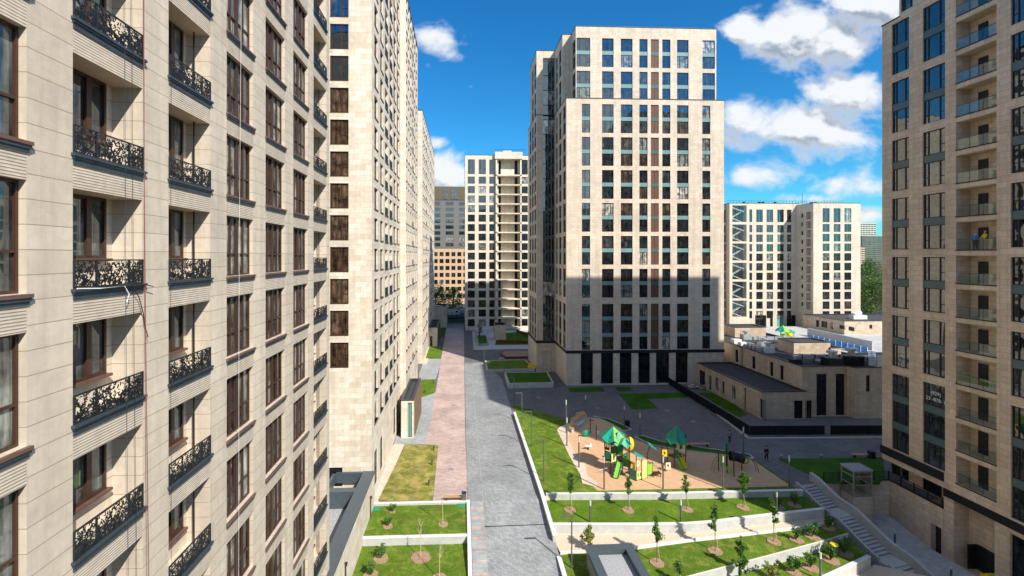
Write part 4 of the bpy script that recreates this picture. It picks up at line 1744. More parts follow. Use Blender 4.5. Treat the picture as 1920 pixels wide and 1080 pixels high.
pp.box(kx0 + .5, kx0 + 1.4, yk + 1.2, yk + 2.2, 4.3, 5.0)
pp.box(kx0 + 1.8, kx0 + 2.7, yk + 2.2, yk + 3.2, 4.3, 5.0)
kb.finish()

# kindergarten
KX0, KX1, KY0, KY1 = 47.2, 54.38, 73.9, 94.9
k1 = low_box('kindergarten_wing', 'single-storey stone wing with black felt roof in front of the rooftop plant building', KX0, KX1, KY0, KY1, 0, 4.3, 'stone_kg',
             [('l', 1311, 1322, .1, 3.2, 'plain', 'glass_dark'), ('l', 1329, 1334, .3, 3.0, 'duo', 'glass_room'), ('l', 1341, 1347.5, .9, 3.2, 'duo', 'glass_room'),
              ('l', 1354, 1358, .9, 3.1, 'duo', 'glass_room'), ('l', 1372, 1379.5, .9, 3.2, 'duo', 'glass_room'), ('l', 1425, 1432.5, .2, 3.2, 'duo', 'glass_room'),
              ('f', 1489, 1505.5, .05, 2.9, 'plain', 'glass_dark'), ('f', 1510, 1522.5, .05, 2.9, 'plain', 'glass_dark')], par=.12)
dp = k1.ex('downpipe', ['brown'])
yy_ = yat(1397, KX0 - .08)
dp.tube([(KX0 - .08, yy_, .1), (KX0 - .08, yy_, 3.4)], .06)
dp.tube([(KX0 - .08, yy_, 3.4), (KX0 - .08, yy_, 3.7)], [.07, .13], 6)
k1.finish()
K2X, K2Y, K2Z = 54.4, 74.9, 8.0
XJ1, XJ2, YJ = xat(1588, K2Y), xat(1603, K2Y - 1.2), K2Y - 1.2
k2 = Building('kindergarten', (60, 75, 0), 'two-storey stone kindergarten with ducts and boxes on its flat roof', mats=['stone_kg', 'ribs', 'soffit'])
ops, td = [], []
KYE = 112
for (a, b, za, zb) in ((1378.5, 1384, 4.7, 7.2), (1410, 1416, 4.7, 7.0), (1443.5, 1449.5, 4.6, 7.1), (1462.5, 1469, 4.6, 7.1)):
    ops.append((KYE - yat(a, K2X), KYE - yat(b, K2X), za, zb, .2))
Pp, an = k2.wall((K2X, KYE), (K2X, K2Y), 0, K2Z, ops)
for o in ops:
    k2.win('duo', o[1] - o[0], o[3] - o[2], Pp(o[0], o[2]), an, 'glass_dark')
ops = []
for (a, b, za, zb) in ((1531, 1551, .1, 6.8), (1567, 1585, .1, 6.8)):
    ops.append((xat(a, K2Y) - K2X, xat(b, K2Y) - K2X, za, zb, .35))
Pp, an = k2.wall((K2X, K2Y), (XJ1, K2Y), 0, K2Z, ops)
for o in ops:
    k2.win('shop', o[1] - o[0], o[3] - o[2], Pp(o[0], o[2]), an)
k2.wall((XJ1, K2Y), (XJ2, YJ), 0, K2Z)
KXE = 98
ops = [(xat(1624, YJ) - XJ2, xat(1631.5, YJ) - XJ2, 4.2, 6.8, .25)]
Pp, an = k2.wall((XJ2, YJ), (KXE, YJ), 0, K2Z, ops)
k2.win('duo', ops[0][1] - ops[0][0], 2.6, Pp(ops[0][0], 4.2), an, 'glass_dark')
KXM, KYM = 70, 85
k2.wall((KXE, YJ), (KXE, KYM), 0, K2Z)
k2.wall((KXE, KYM), (KXM, KYM), 0, K2Z)
k2.wall((KXM, KYM), (KXM, KYE), 0, K2Z)
k2.wall((KXM, KYE), (K2X, KYE), 0, K2Z)
k2.roof([(K2X, K2Y), (XJ1, K2Y), (XJ2, YJ), (KXE, YJ), (KXE, KYM), (KXM, KYM), (KXM, KYE), (K2X, KYE)], K2Z, .25)
ld = k2.ex('ladder', ['brown'])
yl_ = yat(1391, K2X - .1)
for dy in (-.3, .3):
    ld.box(K2X - .12, K2X - .08, yl_ + dy - .02, yl_ + dy + .02, 4.4, 8.3)
for i in range(13):
    ld.box(K2X - .12, K2X - .08, yl_ - .3, yl_ + .3, 4.5 + i * .3, 4.54 + i * .3)
k2.finish()


def roofbox(name, label, pxa, pxb, py_base, z0, z1, dep, mat='stone_kg', par=.1, wins=()):
    """box standing on a roof of height z0; front face between two pixels at its base line"""
    x0, y0 = at(pxa, py_base, z0)
    x1 = xat(pxb, y0)
    b = low_box(name, label, x0, x1, y0, y0 + dep, z0 - .24, z1, mat, wins, 'roof box', par)
    b.finish()
    return x0, x1, y0


roofbox('stair_penthouse', 'tan stair penthouse in the middle of the kindergarten roof', 1488.5, 1557, 664, 7.8, 9.9, 4.6)
roofbox('stair_penthouse', 'lower pale parapet box right behind the middle penthouse', 1558, 1577, 664, 7.8, 8.9, 3)
roofbox('stair_penthouse', 'rear stair penthouse at the back left of the kindergarten roof', 1378, 1436, 632, 7.8, 9.9, 4.6)


def duct(label, pts, r, group='galvanised ducts on the kindergarten roof'):
    x, y, z = pts[0]
    t = thing('roof_duct', (x, y, z), label, 'duct', group)
    mb = MB()
    for i in range(len(pts) - 1):
        a, b = Vector(pts[i]), Vector(pts[i + 1])
        d = (b - a).normalized()
        s_ = Vector((-d.y, d.x, 0)) * r
        up = Vector((0, 0, r))
        c8 = [a - s_ - up, a + s_ - up, a + s_ + up, a - s_ + up, b - s_ - up, b + s_ - up, b + s_ + up, b - s_ + up]
        i0 = len(mb.v)
        mb.v += [tuple(v) for v in c8]
        for f in ((0, 1, 2, 3), (4, 7, 6, 5), (0, 4, 5, 1), (1, 5, 6, 2), (2, 6, 7, 3), (3, 7, 4, 0)):
            mb.f.append(tuple(i0 + k for k in f))
            mb.m.append(0)
    mb.build('duct_run', ['galv'], t)
    for i in range(len(pts) - 1):
        a, b = Vector(pts[i]), Vector(pts[i + 1])
        n = max(1, int((b - a).length / 1.5))
        d = (b - a).normalized()
        for k in range(n):
            p = a + (b - a) * (k + .5) / n
            fl = MB()
            hx, hy = abs(d.x) * .03 + abs(d.y) * (r + .05), abs(d.y) * .03 + abs(d.x) * (r + .05)
            fl.box(p.x - hx, p.x + hx, p.y - hy, p.y + hy, p.z - r - .05, p.z + r + .05)
            fl.box(p.x - .05, p.x + .05, p.y - .05, p.y + .05, 7.75, p.z - r + .02)
            fl.build('flange', ['cap'], t)
    return t


def rp3(px, py, z):
    x, y = at(px, py, z)
    return (x, y, z)


duct('long horizontal galvanised duct in front of the tan penthouse', [rp3(1490, 668, 8.9), rp3(1560, 669, 8.9), rp3(1628, 672, 8.9)], .36)
duct('galvanised duct crossing behind the middle penthouse', [rp3(1412, 634, 8.9), rp3(1490, 634, 8.9)], .3)
duct('short galvanised duct turning down beside the right tower', [rp3(1636, 680, 8.8), rp3(1634, 664, 8.8)], .5)
duct('wide dark metal plenum on the left part of the kindergarten roof', [rp3(1404, 646, 8.3), rp3(1424, 656, 8.3)], .45)


def ac(label, px, py, s=1.0, col='galv', head=True):
    x, y = at(px, py, 7.8)
    t = thing('air_handling_unit', (x, y, 7.8), label, 'roof unit', 'plant units on the kindergarten roof')
    mb = MB()
    mb.box(x - .9 * s, x + .9 * s, y, y + 1.4 * s, 7.78, 7.8 + 1.0 * s)
    mb.build('casing', [col], t)
    if head:
        mb = MB()
        mb.tube([(x, y + .7 * s, 7.8 + 1.0 * s), (x, y + .7 * s, 7.8 + 1.5 * s), (x, y + .7 * s, 7.8 + 1.52 * s), (x, y + .7 * s, 7.8 + 1.8 * s)], [.35 * s, .35 * s, .6 * s, .6 * s], 10)
        mb.build('fan_cowl', ['galv'], t)
    return t


ac('black plinth with round cowl near the front edge of the kindergarten roof, left one', 1568, 688, 1.35, 'black')
ac('black plinth with round cowl near the front edge of the kindergarten roof, right one', 1606, 686, 1.5, 'black')
ac('small white fan unit left of the tan penthouse', 1444, 662, 1.0, 'white')
ac('grey fan unit just behind the small white one', 1436, 652, 1.0, 'galv')
ac('pair-headed galvanised unit by the rear stair penthouse', 1402, 637, 1.0, 'galv')
ac('low white unit at the left edge of the kindergarten roof', 1384, 645, .9, 'white', False)
ac('second low white unit at the left edge of the roof, nearer to the ladder', 1396, 650, .8, 'white', False)
ac('small dark roof hatch near the left front corner of the upper roof', 1496, 684, .8, 'black', True)
ac('long low pale unit between the black plinths and the big duct', 1548, 678, 1.0, 'white', False)

# rear yard beyond the kindergarten
yard = MB()
yard.prism([(60, 112.3), (70.3, 112.3), (70.3, 85.3), (200, 85.3), (200, 159.9), (60, 159.9)], -.5, 1.8)
struct('yard_terrace', yard, ['pave_light'])
la = low_box('low_annex', 'long single-storey annex with small windows below the rear right block', 116.4, 165, 142, 159.95, 1.7, 5.9, 'stone_kg',
             [('l', 1530, 1536, 2.6, 4.8, 'duo', 'glass_room'), ('l', 1540, 1551, 2.8, 4.8, 'tri', 'glass_room'), ('l', 1557, 1563.5, 2.8, 4.8, 'duo', 'glass_room'), ('l', 1573.5, 1584, 3.4, 4.6, 'duo', 'glass_room'), ('l', 1591, 1602, 3.4, 4.6, 'duo', 'glass_room'), ('f', 1630, 1635.5, 3.6, 4.8, 'duo', 'glass_dark')], par=.2)
hv = la.ex('roof_cowl', ['white'])
hx, hy = at(1612, 597, 6)
hv.box(hx - 2, hx + 2.5, hy, hy + 2, 5.7, 6.9)
hv.tube([(hx - 1, hy + 1, 6.9), (hx + 1, hy + 1, 7.8)], .8, 8)
la.finish()
# blue glazed yard fence and the pale wall behind it
bx = 98.0
t = thing('blue_fence', (bx, 120, 1.8), 'low bright blue panelled fence beyond the kindergarten roof', 'fence')
y_ = 112.5
while y_ < 131:
    mb = MB()
    mb.box(bx - .03, bx + .03, y_ + .08, y_ + 1.9, 1.95, 3.5)
    mb.build('panel', ['blue'], t)
    mb = MB()
    mb.box(bx - .05, bx + .05, y_ - .02, y_ + .06, 1.8, 3.7)
    mb.build('post', ['white'], t)
    y_ += 2.0
yw0, yw1 = 118, 141
mb = MB()
mb.prism([(104, yw0), (104.4, yw0), (104.4, yw1), (104, yw1)], 1.75, 4.1)
tag(mb.build('yard_wall', ['conc'], at_=(104.2, 130, 1.8)), 'plain grey-white concrete wall just behind the blue fence', 'wall')

# distant blocks
def far_block(name, label, pxa, pxb, Y, py_top, floors_h, mat, wmat, wc, sty='plain', ww=.62, z0=0, dep=25, band=None, roof_extra=True, rows_from=None):
    x0, x1 = xat(pxa, Y), xat(pxb, Y)
    zt = zat(py_top, (x0 + x1) / 2, Y)
    b = Building(name, ((x0 + x1) / 2, Y, 0), label, mats=[mat, 'ribs', 'soffit'])
    ops = []
    n = int((zt - 1.5 - z0) / floors_h)
    cw = (x1 - x0) / wc
    for i in range(n):
        z = zt - 1.2 - floors_h * (i + 1) + .8
        if z < (rows_from or 0):
            continue
        for k in range(wc):
            ops.append((cw * (k + (1 - ww) / 2), cw * (k + (1 + ww) / 2), z, z + floors_h * .6, .2))
    Pp, an = b.wall((x0, Y), (x1, Y), z0, zt, ops)
    for o in ops:
        b.win(sty, o[1] - o[0], o[3] - o[2], Pp(o[0], o[2]), an, wmat)
    b.wall((x0, Y + dep), (x0, Y), z0, zt)
    b.wall((x1, Y), (x1, Y + dep), z0, zt)
    b.wall((x1, Y + dep), (x0, Y + dep), z0, zt)
    b.roof([(x0, Y), (x1, Y), (x1, Y + dep), (x0, Y + dep)], zt)
    return b


far_block('office_block', 'orange-tan brick block with rows of small windows at the far end of the path', 800, 900, 262, 466, 3.75, 'orange', 'glass_room', 9, 'plain', .68).finish()
ob = far_block('office_tower', 'dark grey-brown office tower with teal glass, behind the orange brick block', 805.5, 880.5, 330, 351, 4.0, 'tower_grey', 'glass_dim', 3, 'ribbon', .6, rows_from=20)
tp = ob.ex('top_storey', ['tower_brown'])
xa_, xb_ = xat(805.5, 330), xat(880.5, 330)
tp.box(xa_ - .1, xb_ + .1, 329.7, 355, zat(375, 0, 330), zat(350, 0, 330))
for (a, b) in ((831, 839), (846, 860)):
    tq = ob.ex('top_glazing', ['glass_dim'])
    tq.box(xat(a, 330), xat(b, 330), 329.5, 329.65, zat(374, 0, 330), zat(355, 0, 330))
ob.finish()
far_block('office_tower', 'distant grey slab tower with banded windows, right of the rear block', 1616, 1700, 900, 443, 4.0, 'tower_grey', 'glass_right', 9, 'ribbon', .9, dep=60).finish()
far_block('office_tower', 'distant pale glazed tower top rising behind the grey slab', 1612, 1643, 1000, 418, 4.2, 'stone_far', 'glass_dim', 6, 'ribbon', .9, dep=60).finish()
far_block('office_tower', 'distant low brick-red slab just right of the rear block', 1606, 1622, 850, 462, 4.0, 'brown_sill', 'stone_far', 4, 'ribbon', .9, dep=60).finish()
# row of blocks behind the photographer, what the panes mirror
for (x0, x1, zt, lab) in ((-150, -60, 62, 'left block of the terrace of flats behind the camera'), (-58, 30, 70, 'middle block of the terrace of flats behind the camera'), (32, 120, 58, 'right block of the terrace of flats behind the camera')):
    b = Building('apartment_block', ((x0 + x1) / 2, -125, 0), lab, mats=['stone_tan', 'ribs', 'soffit'])
    L_ = x1 - x0
    ops = [(u, u + 2.3, z, z + 2.3, .2) for u in [L_ - 3 - 5.5 * k for k in range(int(L_ / 5.5))] for z in [3 + 6.6 * j for j in range(int(zt / 6.6) - 0)] if z < zt - 3]
    Pp, an = b.wall((x1, -125), (x0, -125), 0, zt, ops)
    for o in ops:
        b.win('ribbon', 2.3, 2.3, Pp(o[0], o[2]), an, 'glass_dark')
    b.wall((x0, -145), (x1, -145), 0, zt)
    b.wall((x0, -125), (x0, -145), 0, zt)
    b.wall((x1, -145), (x1, -125), 0, zt)
    b.roof([(x0, -145), (x1, -145), (x1, -125), (x0, -125)], zt)
    b.finish(0)
# ================================================================ GROUND
def sheet(name, polys, z, mat):
    mb = MB()
    for poly in polys:
        a = sum(poly[i][0] * poly[(i + 1) % len(poly)][1] - poly[(i + 1) % len(poly)][0] * poly[i][1] for i in range(len(poly)))
        if a < 0:
            poly = poly[::-1]
        mb.face([(p[0], p[1], p[2] if len(p) > 2 else z) for p in poly])
    return struct(name, mb, [mat])


def px(lst, z=0.0):
    return [at(a, b, z) for a, b in lst]


YR0 = 50.6          # where the plaza ends and the terraces step down towards the viewer
big = MB()
big.face([(-3000, -800, -8.5), (3000, -800, -8.5), (3000, 5200, -8.5), (-3000, 5200, -8.5)])
struct('ground', big, ['earth'])
pl = MB()
pl.prism([(-600, YR0), (-600, 620), (600, 620), (600, 26.5), (50.95, 26.5), (50.95, 48.7), (49.1, 48.9), (49.1, 53.38), (41.6, 53.38), (40.4, 52.9), (37.0, 52.5), (8.75, 51.4), (8.75, YR0)], -8.6, 0.0, 0, 1)
struct('plaza', pl, ['pave_dark', 'stone_rose'])
sheet('street_ground', [[(-600, 186), (600, 186), (600, 640), (-600, 640)]], .004, 'asphalt')
# paving fields
sheet('pink_path', [[at(811.5, 940), at(877, 940), at(872, 800), at(869.5, 607), at(838, 607), at(822, 705), at(805, 800), at(797, 833), at(822, 835)]], .004, 'pave_pink')
sheet('grey_path', [[(.62, YR0 - .0), (8.3, YR0), (8.3, 78), (8.5, 101), (5.4, 116.6), (.8, 116.6)]], .004, 'pave_grey')
sheet('side_paving', [px([(739, 833), (797, 833), (805, 800), (817, 735), (788, 746), (787, 770), (773, 817), (743, 817)]),
                      px([(786, 712), (817, 711), (824, 690), (829, 673), (797, 673), (786, 700)])], .006, 'pave_mid')
sheet('building_apron', [[(XB + .02, YB), (xat(709, YB), YB), at(759, 833), at(739, 833), (XB + .02, 66)]], .008, 'pave_beige')
sheet('building_apron', [[(XB, YC0 - 1), (-8.2, YC0 - 1), (-8.2, YC1), (XB, YC1)]], .008, 'pave_beige')
sheet('pale_paving', [px([(885, 613), (992, 613), (994, 654), (888, 656)])], .006, 'pave_light')
# lawns, each a raised mat of turf
def lawn(name, poly, z, mat, th=.05, zb=None):
    mb = MB()
    mb.prism(poly, z - .06 if zb is None else zb, z + th, 0, 0)
    return struct(name, mb, [mat])


lawn('lawn', px([(760, 834), (822, 835), (811, 939), (709, 939)]), 0, 'grass_dry')
lawn('lawn', px([(787.5, 713), (817, 711), (815, 737), (788, 745)]), 0, 'grass_fresh')
lawn('lawn', px([(805, 651), (829, 651), (826, 672), (798, 672)]), 0, 'grass_fresh')
lawn('lawn', px([(822, 615), (836, 614), (834, 632), (818, 634)]), 0, 'grass_dark')
lawn('lawn', px([(1065, 728), (1130, 726), (1134, 734), (1068, 735.5)]), 0, 'grass_dark')
lawn('lawn', px([(1154, 726.5), (1181, 726), (1188, 733), (1160, 734)]), 0, 'grass_dark')
lawn('lawn', px([(1160, 739), (1283, 736), (1290, 745), (1214, 748), (1234, 766), (1185, 767.5)]), 0, 'grass_dark')
lawn('lawn', px([(934, 624), (1000, 623), (1000, 646), (928, 647)]), 0, 'grass_dark')
lawn('lawn', px([(1460, 861), (1655, 858), (1660, 893), (1648, 908), (1544, 905)]), 0, 'grass_dark')
lawn('lawn', px([(1310, 737), (1355, 737), (1400, 778), (1386, 782), (1372, 775)]), 0, 'grass_dark')
# playground lawn, between the white wall and the rubber surface
lawn('playground_lawn', px([(961, 760), (975, 762), (1110, 800), (1188, 830), (1300, 848), (1425, 868), (1500, 921), (1022, 927)]), 0, 'grass', .04)
rub = px([(1078, 790), (1092, 781), (1128, 786), (1152, 797), (1172, 812), (1190, 824), (1225, 838), (1290, 847), (1405, 859), (1484, 912.5), (1120, 921), (1100, 900), (1062, 838), (1052, 815)])
sheet('rubber_surface', [rub], .055, 'rubber')
sheet('playground_edging', [px([(1044, 806), (1052, 800), (1078, 790), (1064, 822), (1084, 862), (1098, 872), (1101, 893), (1120, 905), (1118, 914), (1092, 907), (1088, 890), (1070, 860)])], .062, 'pave_beige')
# curved planting strips with pale kerbs
for poly in ([(1112, 781), (1140, 786), (1165, 796), (1184, 806), (1170, 809), (1150, 798), (1130, 788)],
             [(1190, 820), (1206, 818), (1240, 829), (1300, 838), (1405, 853), (1413, 860), (1380, 857), (1290, 846), (1225, 836)]):
    lawn('planting_strip', px(poly), .02, 'grass_dark', .06)
    kb_ = MB()
    q = px(poly)
    for i in range(len(q)):
        a, b = Vector(q[i]), Vector(q[(i + 1) % len(q)])
        d = (b - a).normalized()
        n_ = Vector((-d.y, d.x)) * .07
        kb_.prism([tuple(a - n_), tuple(b - n_), tuple(b + n_), tuple(a + n_)], 0, .14 + .002 * (i % 3))
    struct('kerb', kb_, ['conc'])

# path ramp and lower path in front of it
mb = MB()
mb.prism([(.9, 20, -2.6), (8.75, 20, -2.6), (8.75, 43.5, -1.25), (8.75, YR0, 0), (.9, YR0, 0), (.9, 43.5, -1.25)], -8.6, 0, 0)
for f_ in (0,):
    pass
mb2 = MB()
for (ya, yb, za, zb_) in ((46.9, YR0, -.62, 0), (38, 46.9, -1.75, -.62), (18, 38, -2.6, -1.75)):
    mb2.face([(.9, ya, za), (8.75, ya, za), (8.75, yb, zb_), (.9, yb, zb_)])
struct('path_ramp', mb2, ['pave_grey'])
# side steps of the ramp
st = thing('garden_steps', (1.6, 45, -1), 'long shallow paved steps running down beside the lawn wall left of the ramp', 'steps')
yy_ = YR0
zz_ = 0.02
for i in range(12):
    m1, m2 = MB(), MB()
    m1.box(.95, 2.25, yy_ - 1.35, yy_, zz_ - .6, zz_ + .01)
    m1.build('tread', ['pave_mid'], st)
    m2.box(.95, 2.25, yy_ - 1.375, yy_ - 1.35, zz_ - .6, zz_ + .014)
    m2.build('nosing', ['pave_pink'], st)
    yy_ -= 1.43
    zz_ -= .175
mb = MB()
mb.prism([(2.25, 46.85), (8.3, 46.95), (8.3, 47.05), (2.25, 46.95)], -.75, -.595)
struct('drain_channel', mb, ['black'])


def wallseg(name, label, pts, zt, zb, th=.3, mat='conc', cat='retaining wall', capm=None, side=1):
    """pts: (x, y[, ztop]) centre-less polyline; thickness grows to the left of travel * side"""
    mb = MB()
    n = len(pts)
    d_ = Vector((pts[-1][0] - pts[0][0], pts[-1][1] - pts[0][1])).normalized()
    ox_, oy_ = d_.y * .035 * side, -d_.x * .035 * side       # stand proud of the earth behind
    pts = [(p[0] + ox_, p[1] + oy_, *p[2:]) for p in pts]
    for i in range(n - 1):
        a, b = pts[i], pts[i + 1]
        za, zb2 = (a[2] if len(a) > 2 else zt), (b[2] if len(b) > 2 else zt)
        d = Vector((b[0] - a[0], b[1] - a[1])).normalized()
        nn = Vector((-d.y, d.x)) * th * side
        e = d * .0
        P = [(a[0], a[1]), (b[0], b[1]), (b[0] + nn.x, b[1] + nn.y), (a[0] + nn.x, a[1] + nn.y)]
        T = [za, zb2, zb2, za]
        i0 = len(mb.v)
        mb.v += [(p[0], p[1], zb) for p in P] + [(p[0], p[1], t + .002 * (i % 2)) for p, t in zip(P, T)]
        for f in ((0, 3, 2, 1), (4, 5, 6, 7), (0, 1, 5, 4), (1, 2, 6, 5), (2, 3, 7, 6), (3, 0, 4, 7)):
            mb.f.append(tuple(i0 + k for k in f))
            mb.m.append(0)
    t = thing(name, (pts[0][0], pts[0][1], zb), label, cat)
    mb.build('wall', [mat], t)
    if capm:
        cb_ = MB()
        for i in range(n - 1):
            a, b = pts[i], pts[i + 1]
            za, zb2 = (a[2] if len(a) > 2 else zt), (b[2] if len(b) > 2 else zt)
            d = Vector((b[0] - a[0], b[1] - a[1])).normalized()
            nn = Vector((-d.y, d.x)) * side
            o0 = nn * -.03
            o1 = nn * (th + .03)
            P = [(a[0] + o0.x, a[1] + o0.y), (b[0] + o0.x, b[1] + o0.y), (b[0] + o1.x, b[1] + o1.y), (a[0] + o1.x, a[1] + o1.y)]
            T = [za, zb2, zb2, za]
            i0 = len(cb_.v)
            e_ = .002 * (i % 2)
            cb_.v += [(p[0], p[1], q_ + .003) for p, q_ in zip(P, T)] + [(p[0], p[1], q_ + .07 + e_) for p, q_ in zip(P, T)]
            for f in ((0, 3, 2, 1), (4, 5, 6, 7), (0, 1, 5, 4), (1, 2, 6, 5), (2, 3, 7, 6), (3, 0, 4, 7)):
                cb_.f.append(tuple(i0 + k for k in f))
                cb_.m.append(0)
        cb_.build('coping', [capm], t)
    return t


# left terraces
yl2 = at(760, 1022, -.75)[1]
lawn('terrace_lawn', [(XN + .01, yl2 + .2), (.6, yl2 + .2), (.6, YR0 - .3), (XN + .01, YR0 - .3)], -.15, 'grass', .05, -8.6)
lawn('terrace_lawn', [(XN + .01, 30), (.6, 30), (.6, yl2), (XN + .01, yl2)], -.8, 'grass', .05, -8.6)
wallseg('retaining_wall', 'white-capped wall between the pink path and the upper left terrace lawn', [(XN + .02, YR0 - .3), (.62, YR0 - .3)], .08, -2, .3, capm='white')
wallseg('retaining_wall', 'white-capped wall between the two left terrace lawns', [(XN + .02, yl2 + .02), (.62, yl2 + .02)], -.1, -3, .34, capm='white')
wallseg('retaining_wall', 'long white wall edging the left terraces beside the shallow steps', [(.62, 20, -.7), (.62, 40, -.55), (.62, yl2 + .1, -.02), (.62, YR0 + .02, .09)], 0, -4, .28, capm='white', side=-1)
# right of the path
X8 = 8.42
wallseg('retaining_wall', 'white wall along the right side of the grey path beside the playground lawn', [(X8, 51.25), (X8, 77.6)], .5, -.2, .32, capm='white', side=-1)
wallseg('retaining_wall', 'lower white wall stepping down between the ramp and the right terraces', [(X8 + .12, 44.6, -.35), (X8, 51.22, .48)], 0, -3.2, .32, capm='white', side=-1)
wallseg('retaining_wall', 'white wall piece at the bottom of the picture between the ramp and the dark roof box', [(X8 + .1, 30, -1.6), (X8 + .1, 42.6, -1.05)], 0, -4, .32, capm='white', side=-1)


def pw(lst, z):
    return [(*at(a, b, z), z) for a, b in lst]


T1 = pw([(1024, 927), (1250, 926), (1506, 920)], .1)
wallseg('retaining_wall', 'upper white terrace wall right below the playground', T1, .1, -1, .3, capm='white')
t2f = [(1034, 984), (1180, 984), (1285, 983), (1340, 979), (1400, 971), (1470, 963), (1545, 955)]
W2 = pw(t2f, -.3)
lawn('terrace_lawn', [p[:2] for p in pw(t2f, -.4)] + [at(1549, 955, -.4)] + [p[:2] for p in reversed(T1)], -.55, 'grass_fresh', .05, -8.6)
wallseg('retaining_wall', 'middle terrace wall with white coping above the gravel band', W2, -.3, -2, .28, capm='white')
g2 = [(1050, 1036), (1180, 1028), (1290, 1013), (1400, 1001), (1500, 989), (1562, 980)]
zg = -1.15
G0 = [at(a, b + 3, -1.1) for a, b in t2f]
lawn('gravel_band', [(X8 + .3, 45.5)] + [at(a, b, zg) for a, b in g2] + list(reversed([(p[0], p[1] + .1) for p in W2])), zg, 'gravel', .02, -8.6)
K2_ = [(*at(a, b, zg), zg + .12) for a, b in g2]
wallseg('kerb_line', 'thin white kerb between the gravel band and the lower right lawn', K2_, zg + .12, zg - .5, .12, 'white', cat='kerb', side=-1)
w3 = [(1230, 1098), (1290, 1081), (1440, 1042), (1543, 1014), (1590, 1000)]
W3 = pw(w3, -1.45)
lawn('terrace_lawn', [(X8 + .4, 36), (at(1230, 1098, -1.45)[0], 36)] + [p[:2] for p in W3] + [p[:2] for p in reversed(K2_)] + [(X8 + .4, at(1050, 1036, zg)[1])], -1.35, 'grass', .05, -8.6)
wallseg('retaining_wall', 'lower white terrace wall running diagonally down to the picture bottom', W3, -1.3, -4, .28, capm='white')
w4 = [(1500, 1103), (1560, 1078), (1632, 1044)]
W4 = pw(w4, -2.3)
lawn('terrace_lawn', [(20, 30)] + [p[:2] for p in W4] + [at(1590, 1000, -1.9)] + [p[:2] for p in reversed(W3)], -2.45, 'grass', .05, -8.6)
wallseg('retaining_wall', 'lowest short white wall beside the bottom of the stairs', W4, -2.25, -5, .28, capm='white')
lawn('gravel_band', [at(1520, 1110, -3.3), at(1640, 1058, -3.3), (46, 40), (46, 30), (26, 30)], -3.35, 'gravel', .02, -8.6)

# sunken court at the foot of the right tower
crt = MB()
crt.face([(41.6, 53.3, -4.0), (49.0, 53.3, -4.0), (49.0, 48.8, -4.9), (41.6, 48.8, -4.7)])
crt.face([(41.0, 48.8, -4.7), (49.0, 48.8, -4.9), (50.6, 20, -5.2), (38.0, 20, -5.2)])
struct('sunken_court', crt, ['pave_light'])
cw = Building('retaining_wall', (47, 53.3, -4), 'tan stone retaining wall with two doorways below the railed walkway', cat='retaining wall', mats=['stone_tan', 'ribs', 'soffit'])
cw.wall((41.6, 53.28), (49.0, 53.28), -5, -.02)
cw.wall((48.98, 53.28), (48.98, ys + .01), -6, -.02, [(53.28 - yat(1692, 48.98), 53.28 - yat(1711, 48.98), -5.2, -2.1, .5, True), (53.28 - yat(1745, 48.98), 53.28 - yat(1765, 48.98), -5.2, -2.2, .5, True)])
for o in ():
    pass
dd = cw.ex('door', ['black'])
for (a, b) in ((1693, 1711), (1748, 1765)):
    dd.box(49.35, 49.45, yat(b, 48.98), yat(a, 48.98), -5.2, -2.25)
cpp = cw.ex('coping', ['black'])
cpp.box(41.6, 49.0, 53.2, 53.5, -.02, .08)
cpp.box(48.9, 49.1, ys + .01, 53.2, -.02, .08)
cw.finish()
# ================================================================ STAIRS, LIFT, RAILINGS
S0 = Vector((38.75, 52.75))
S1 = Vector((41.0, 44.3))
sd = (S1 - S0).normalized()
sn = Vector((-sd.y, sd.x))           # to the viewer's right
stt = thing('staircase', (S0.x, S0.y, 0), 'long grey concrete outdoor staircase descending at the right between sweeping walls', 'staircase')
SW = 1.12


def sq(s, lat):
    p = S0 + sd * s + sn * lat
    return (p.x, p.y)


s_, z_ = 0.0, 0.0
prof = [(0.0, 0.0)]
for fl, n in enumerate((9, 12, 9)):
    for i in range(n):
        z_ -= .165
        mb = MB()
        a, b = s_, s_ + .33
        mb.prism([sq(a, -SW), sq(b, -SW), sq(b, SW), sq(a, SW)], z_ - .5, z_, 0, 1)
        mb.build('step', ['conc', 'conc3'], stt)  # risers in darker concrete: their shade is put into the colour
        s_ = b
    prof.append((s_, z_))
    mb = MB()
    mb.prism([sq(s_, -SW), sq(s_ + 1.25, -SW), sq(s_ + 1.25, SW), sq(s_, SW)], z_ - .6, z_ - .004, 0)
    mb.build('landing', ['conc'], stt)
    s_ += 1.25
    prof.append((s_, z_))


def zprof(s):
    if s <= 0:
        return 0
    for (a, za), (b, zb_) in zip(prof, prof[1:]):
        if a <= s <= b:
            return za + (zb_ - za) * (s - a) / (b - a)
    return prof[-1][1]


def sweep(lat0, lat1, hgt, s0, s1, label, foot):
    mb = MB()
    t = thing('stair_wall', (*sq(s0, lat0), zprof(s0)), label, 'stair wall')
    N = 44
    R = []
    for i in range(N + 1):
        s = s0 + (s1 - s0) * i / N
        zs = sum(zprof(s + o) for o in (-.7, -.35, 0, .35, .7)) / 5
        z = zs + hgt
        a, b = sq(s, lat0), sq(s, lat1)
        R.append([(a[0], a[1], zs - foot), (b[0], b[1], zs - foot), (b[0], b[1], z), (a[0], a[1], z)])
    for i in range(N):
        p, q = R[i], R[i + 1]
        for k in range(4):
            k2 = (k + 1) % 4
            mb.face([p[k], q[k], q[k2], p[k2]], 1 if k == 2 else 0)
    mb.face(R[0][::-1])
    mb.face(R[-1])
    mb.build('wall', ['conc2', 'conc'], t)


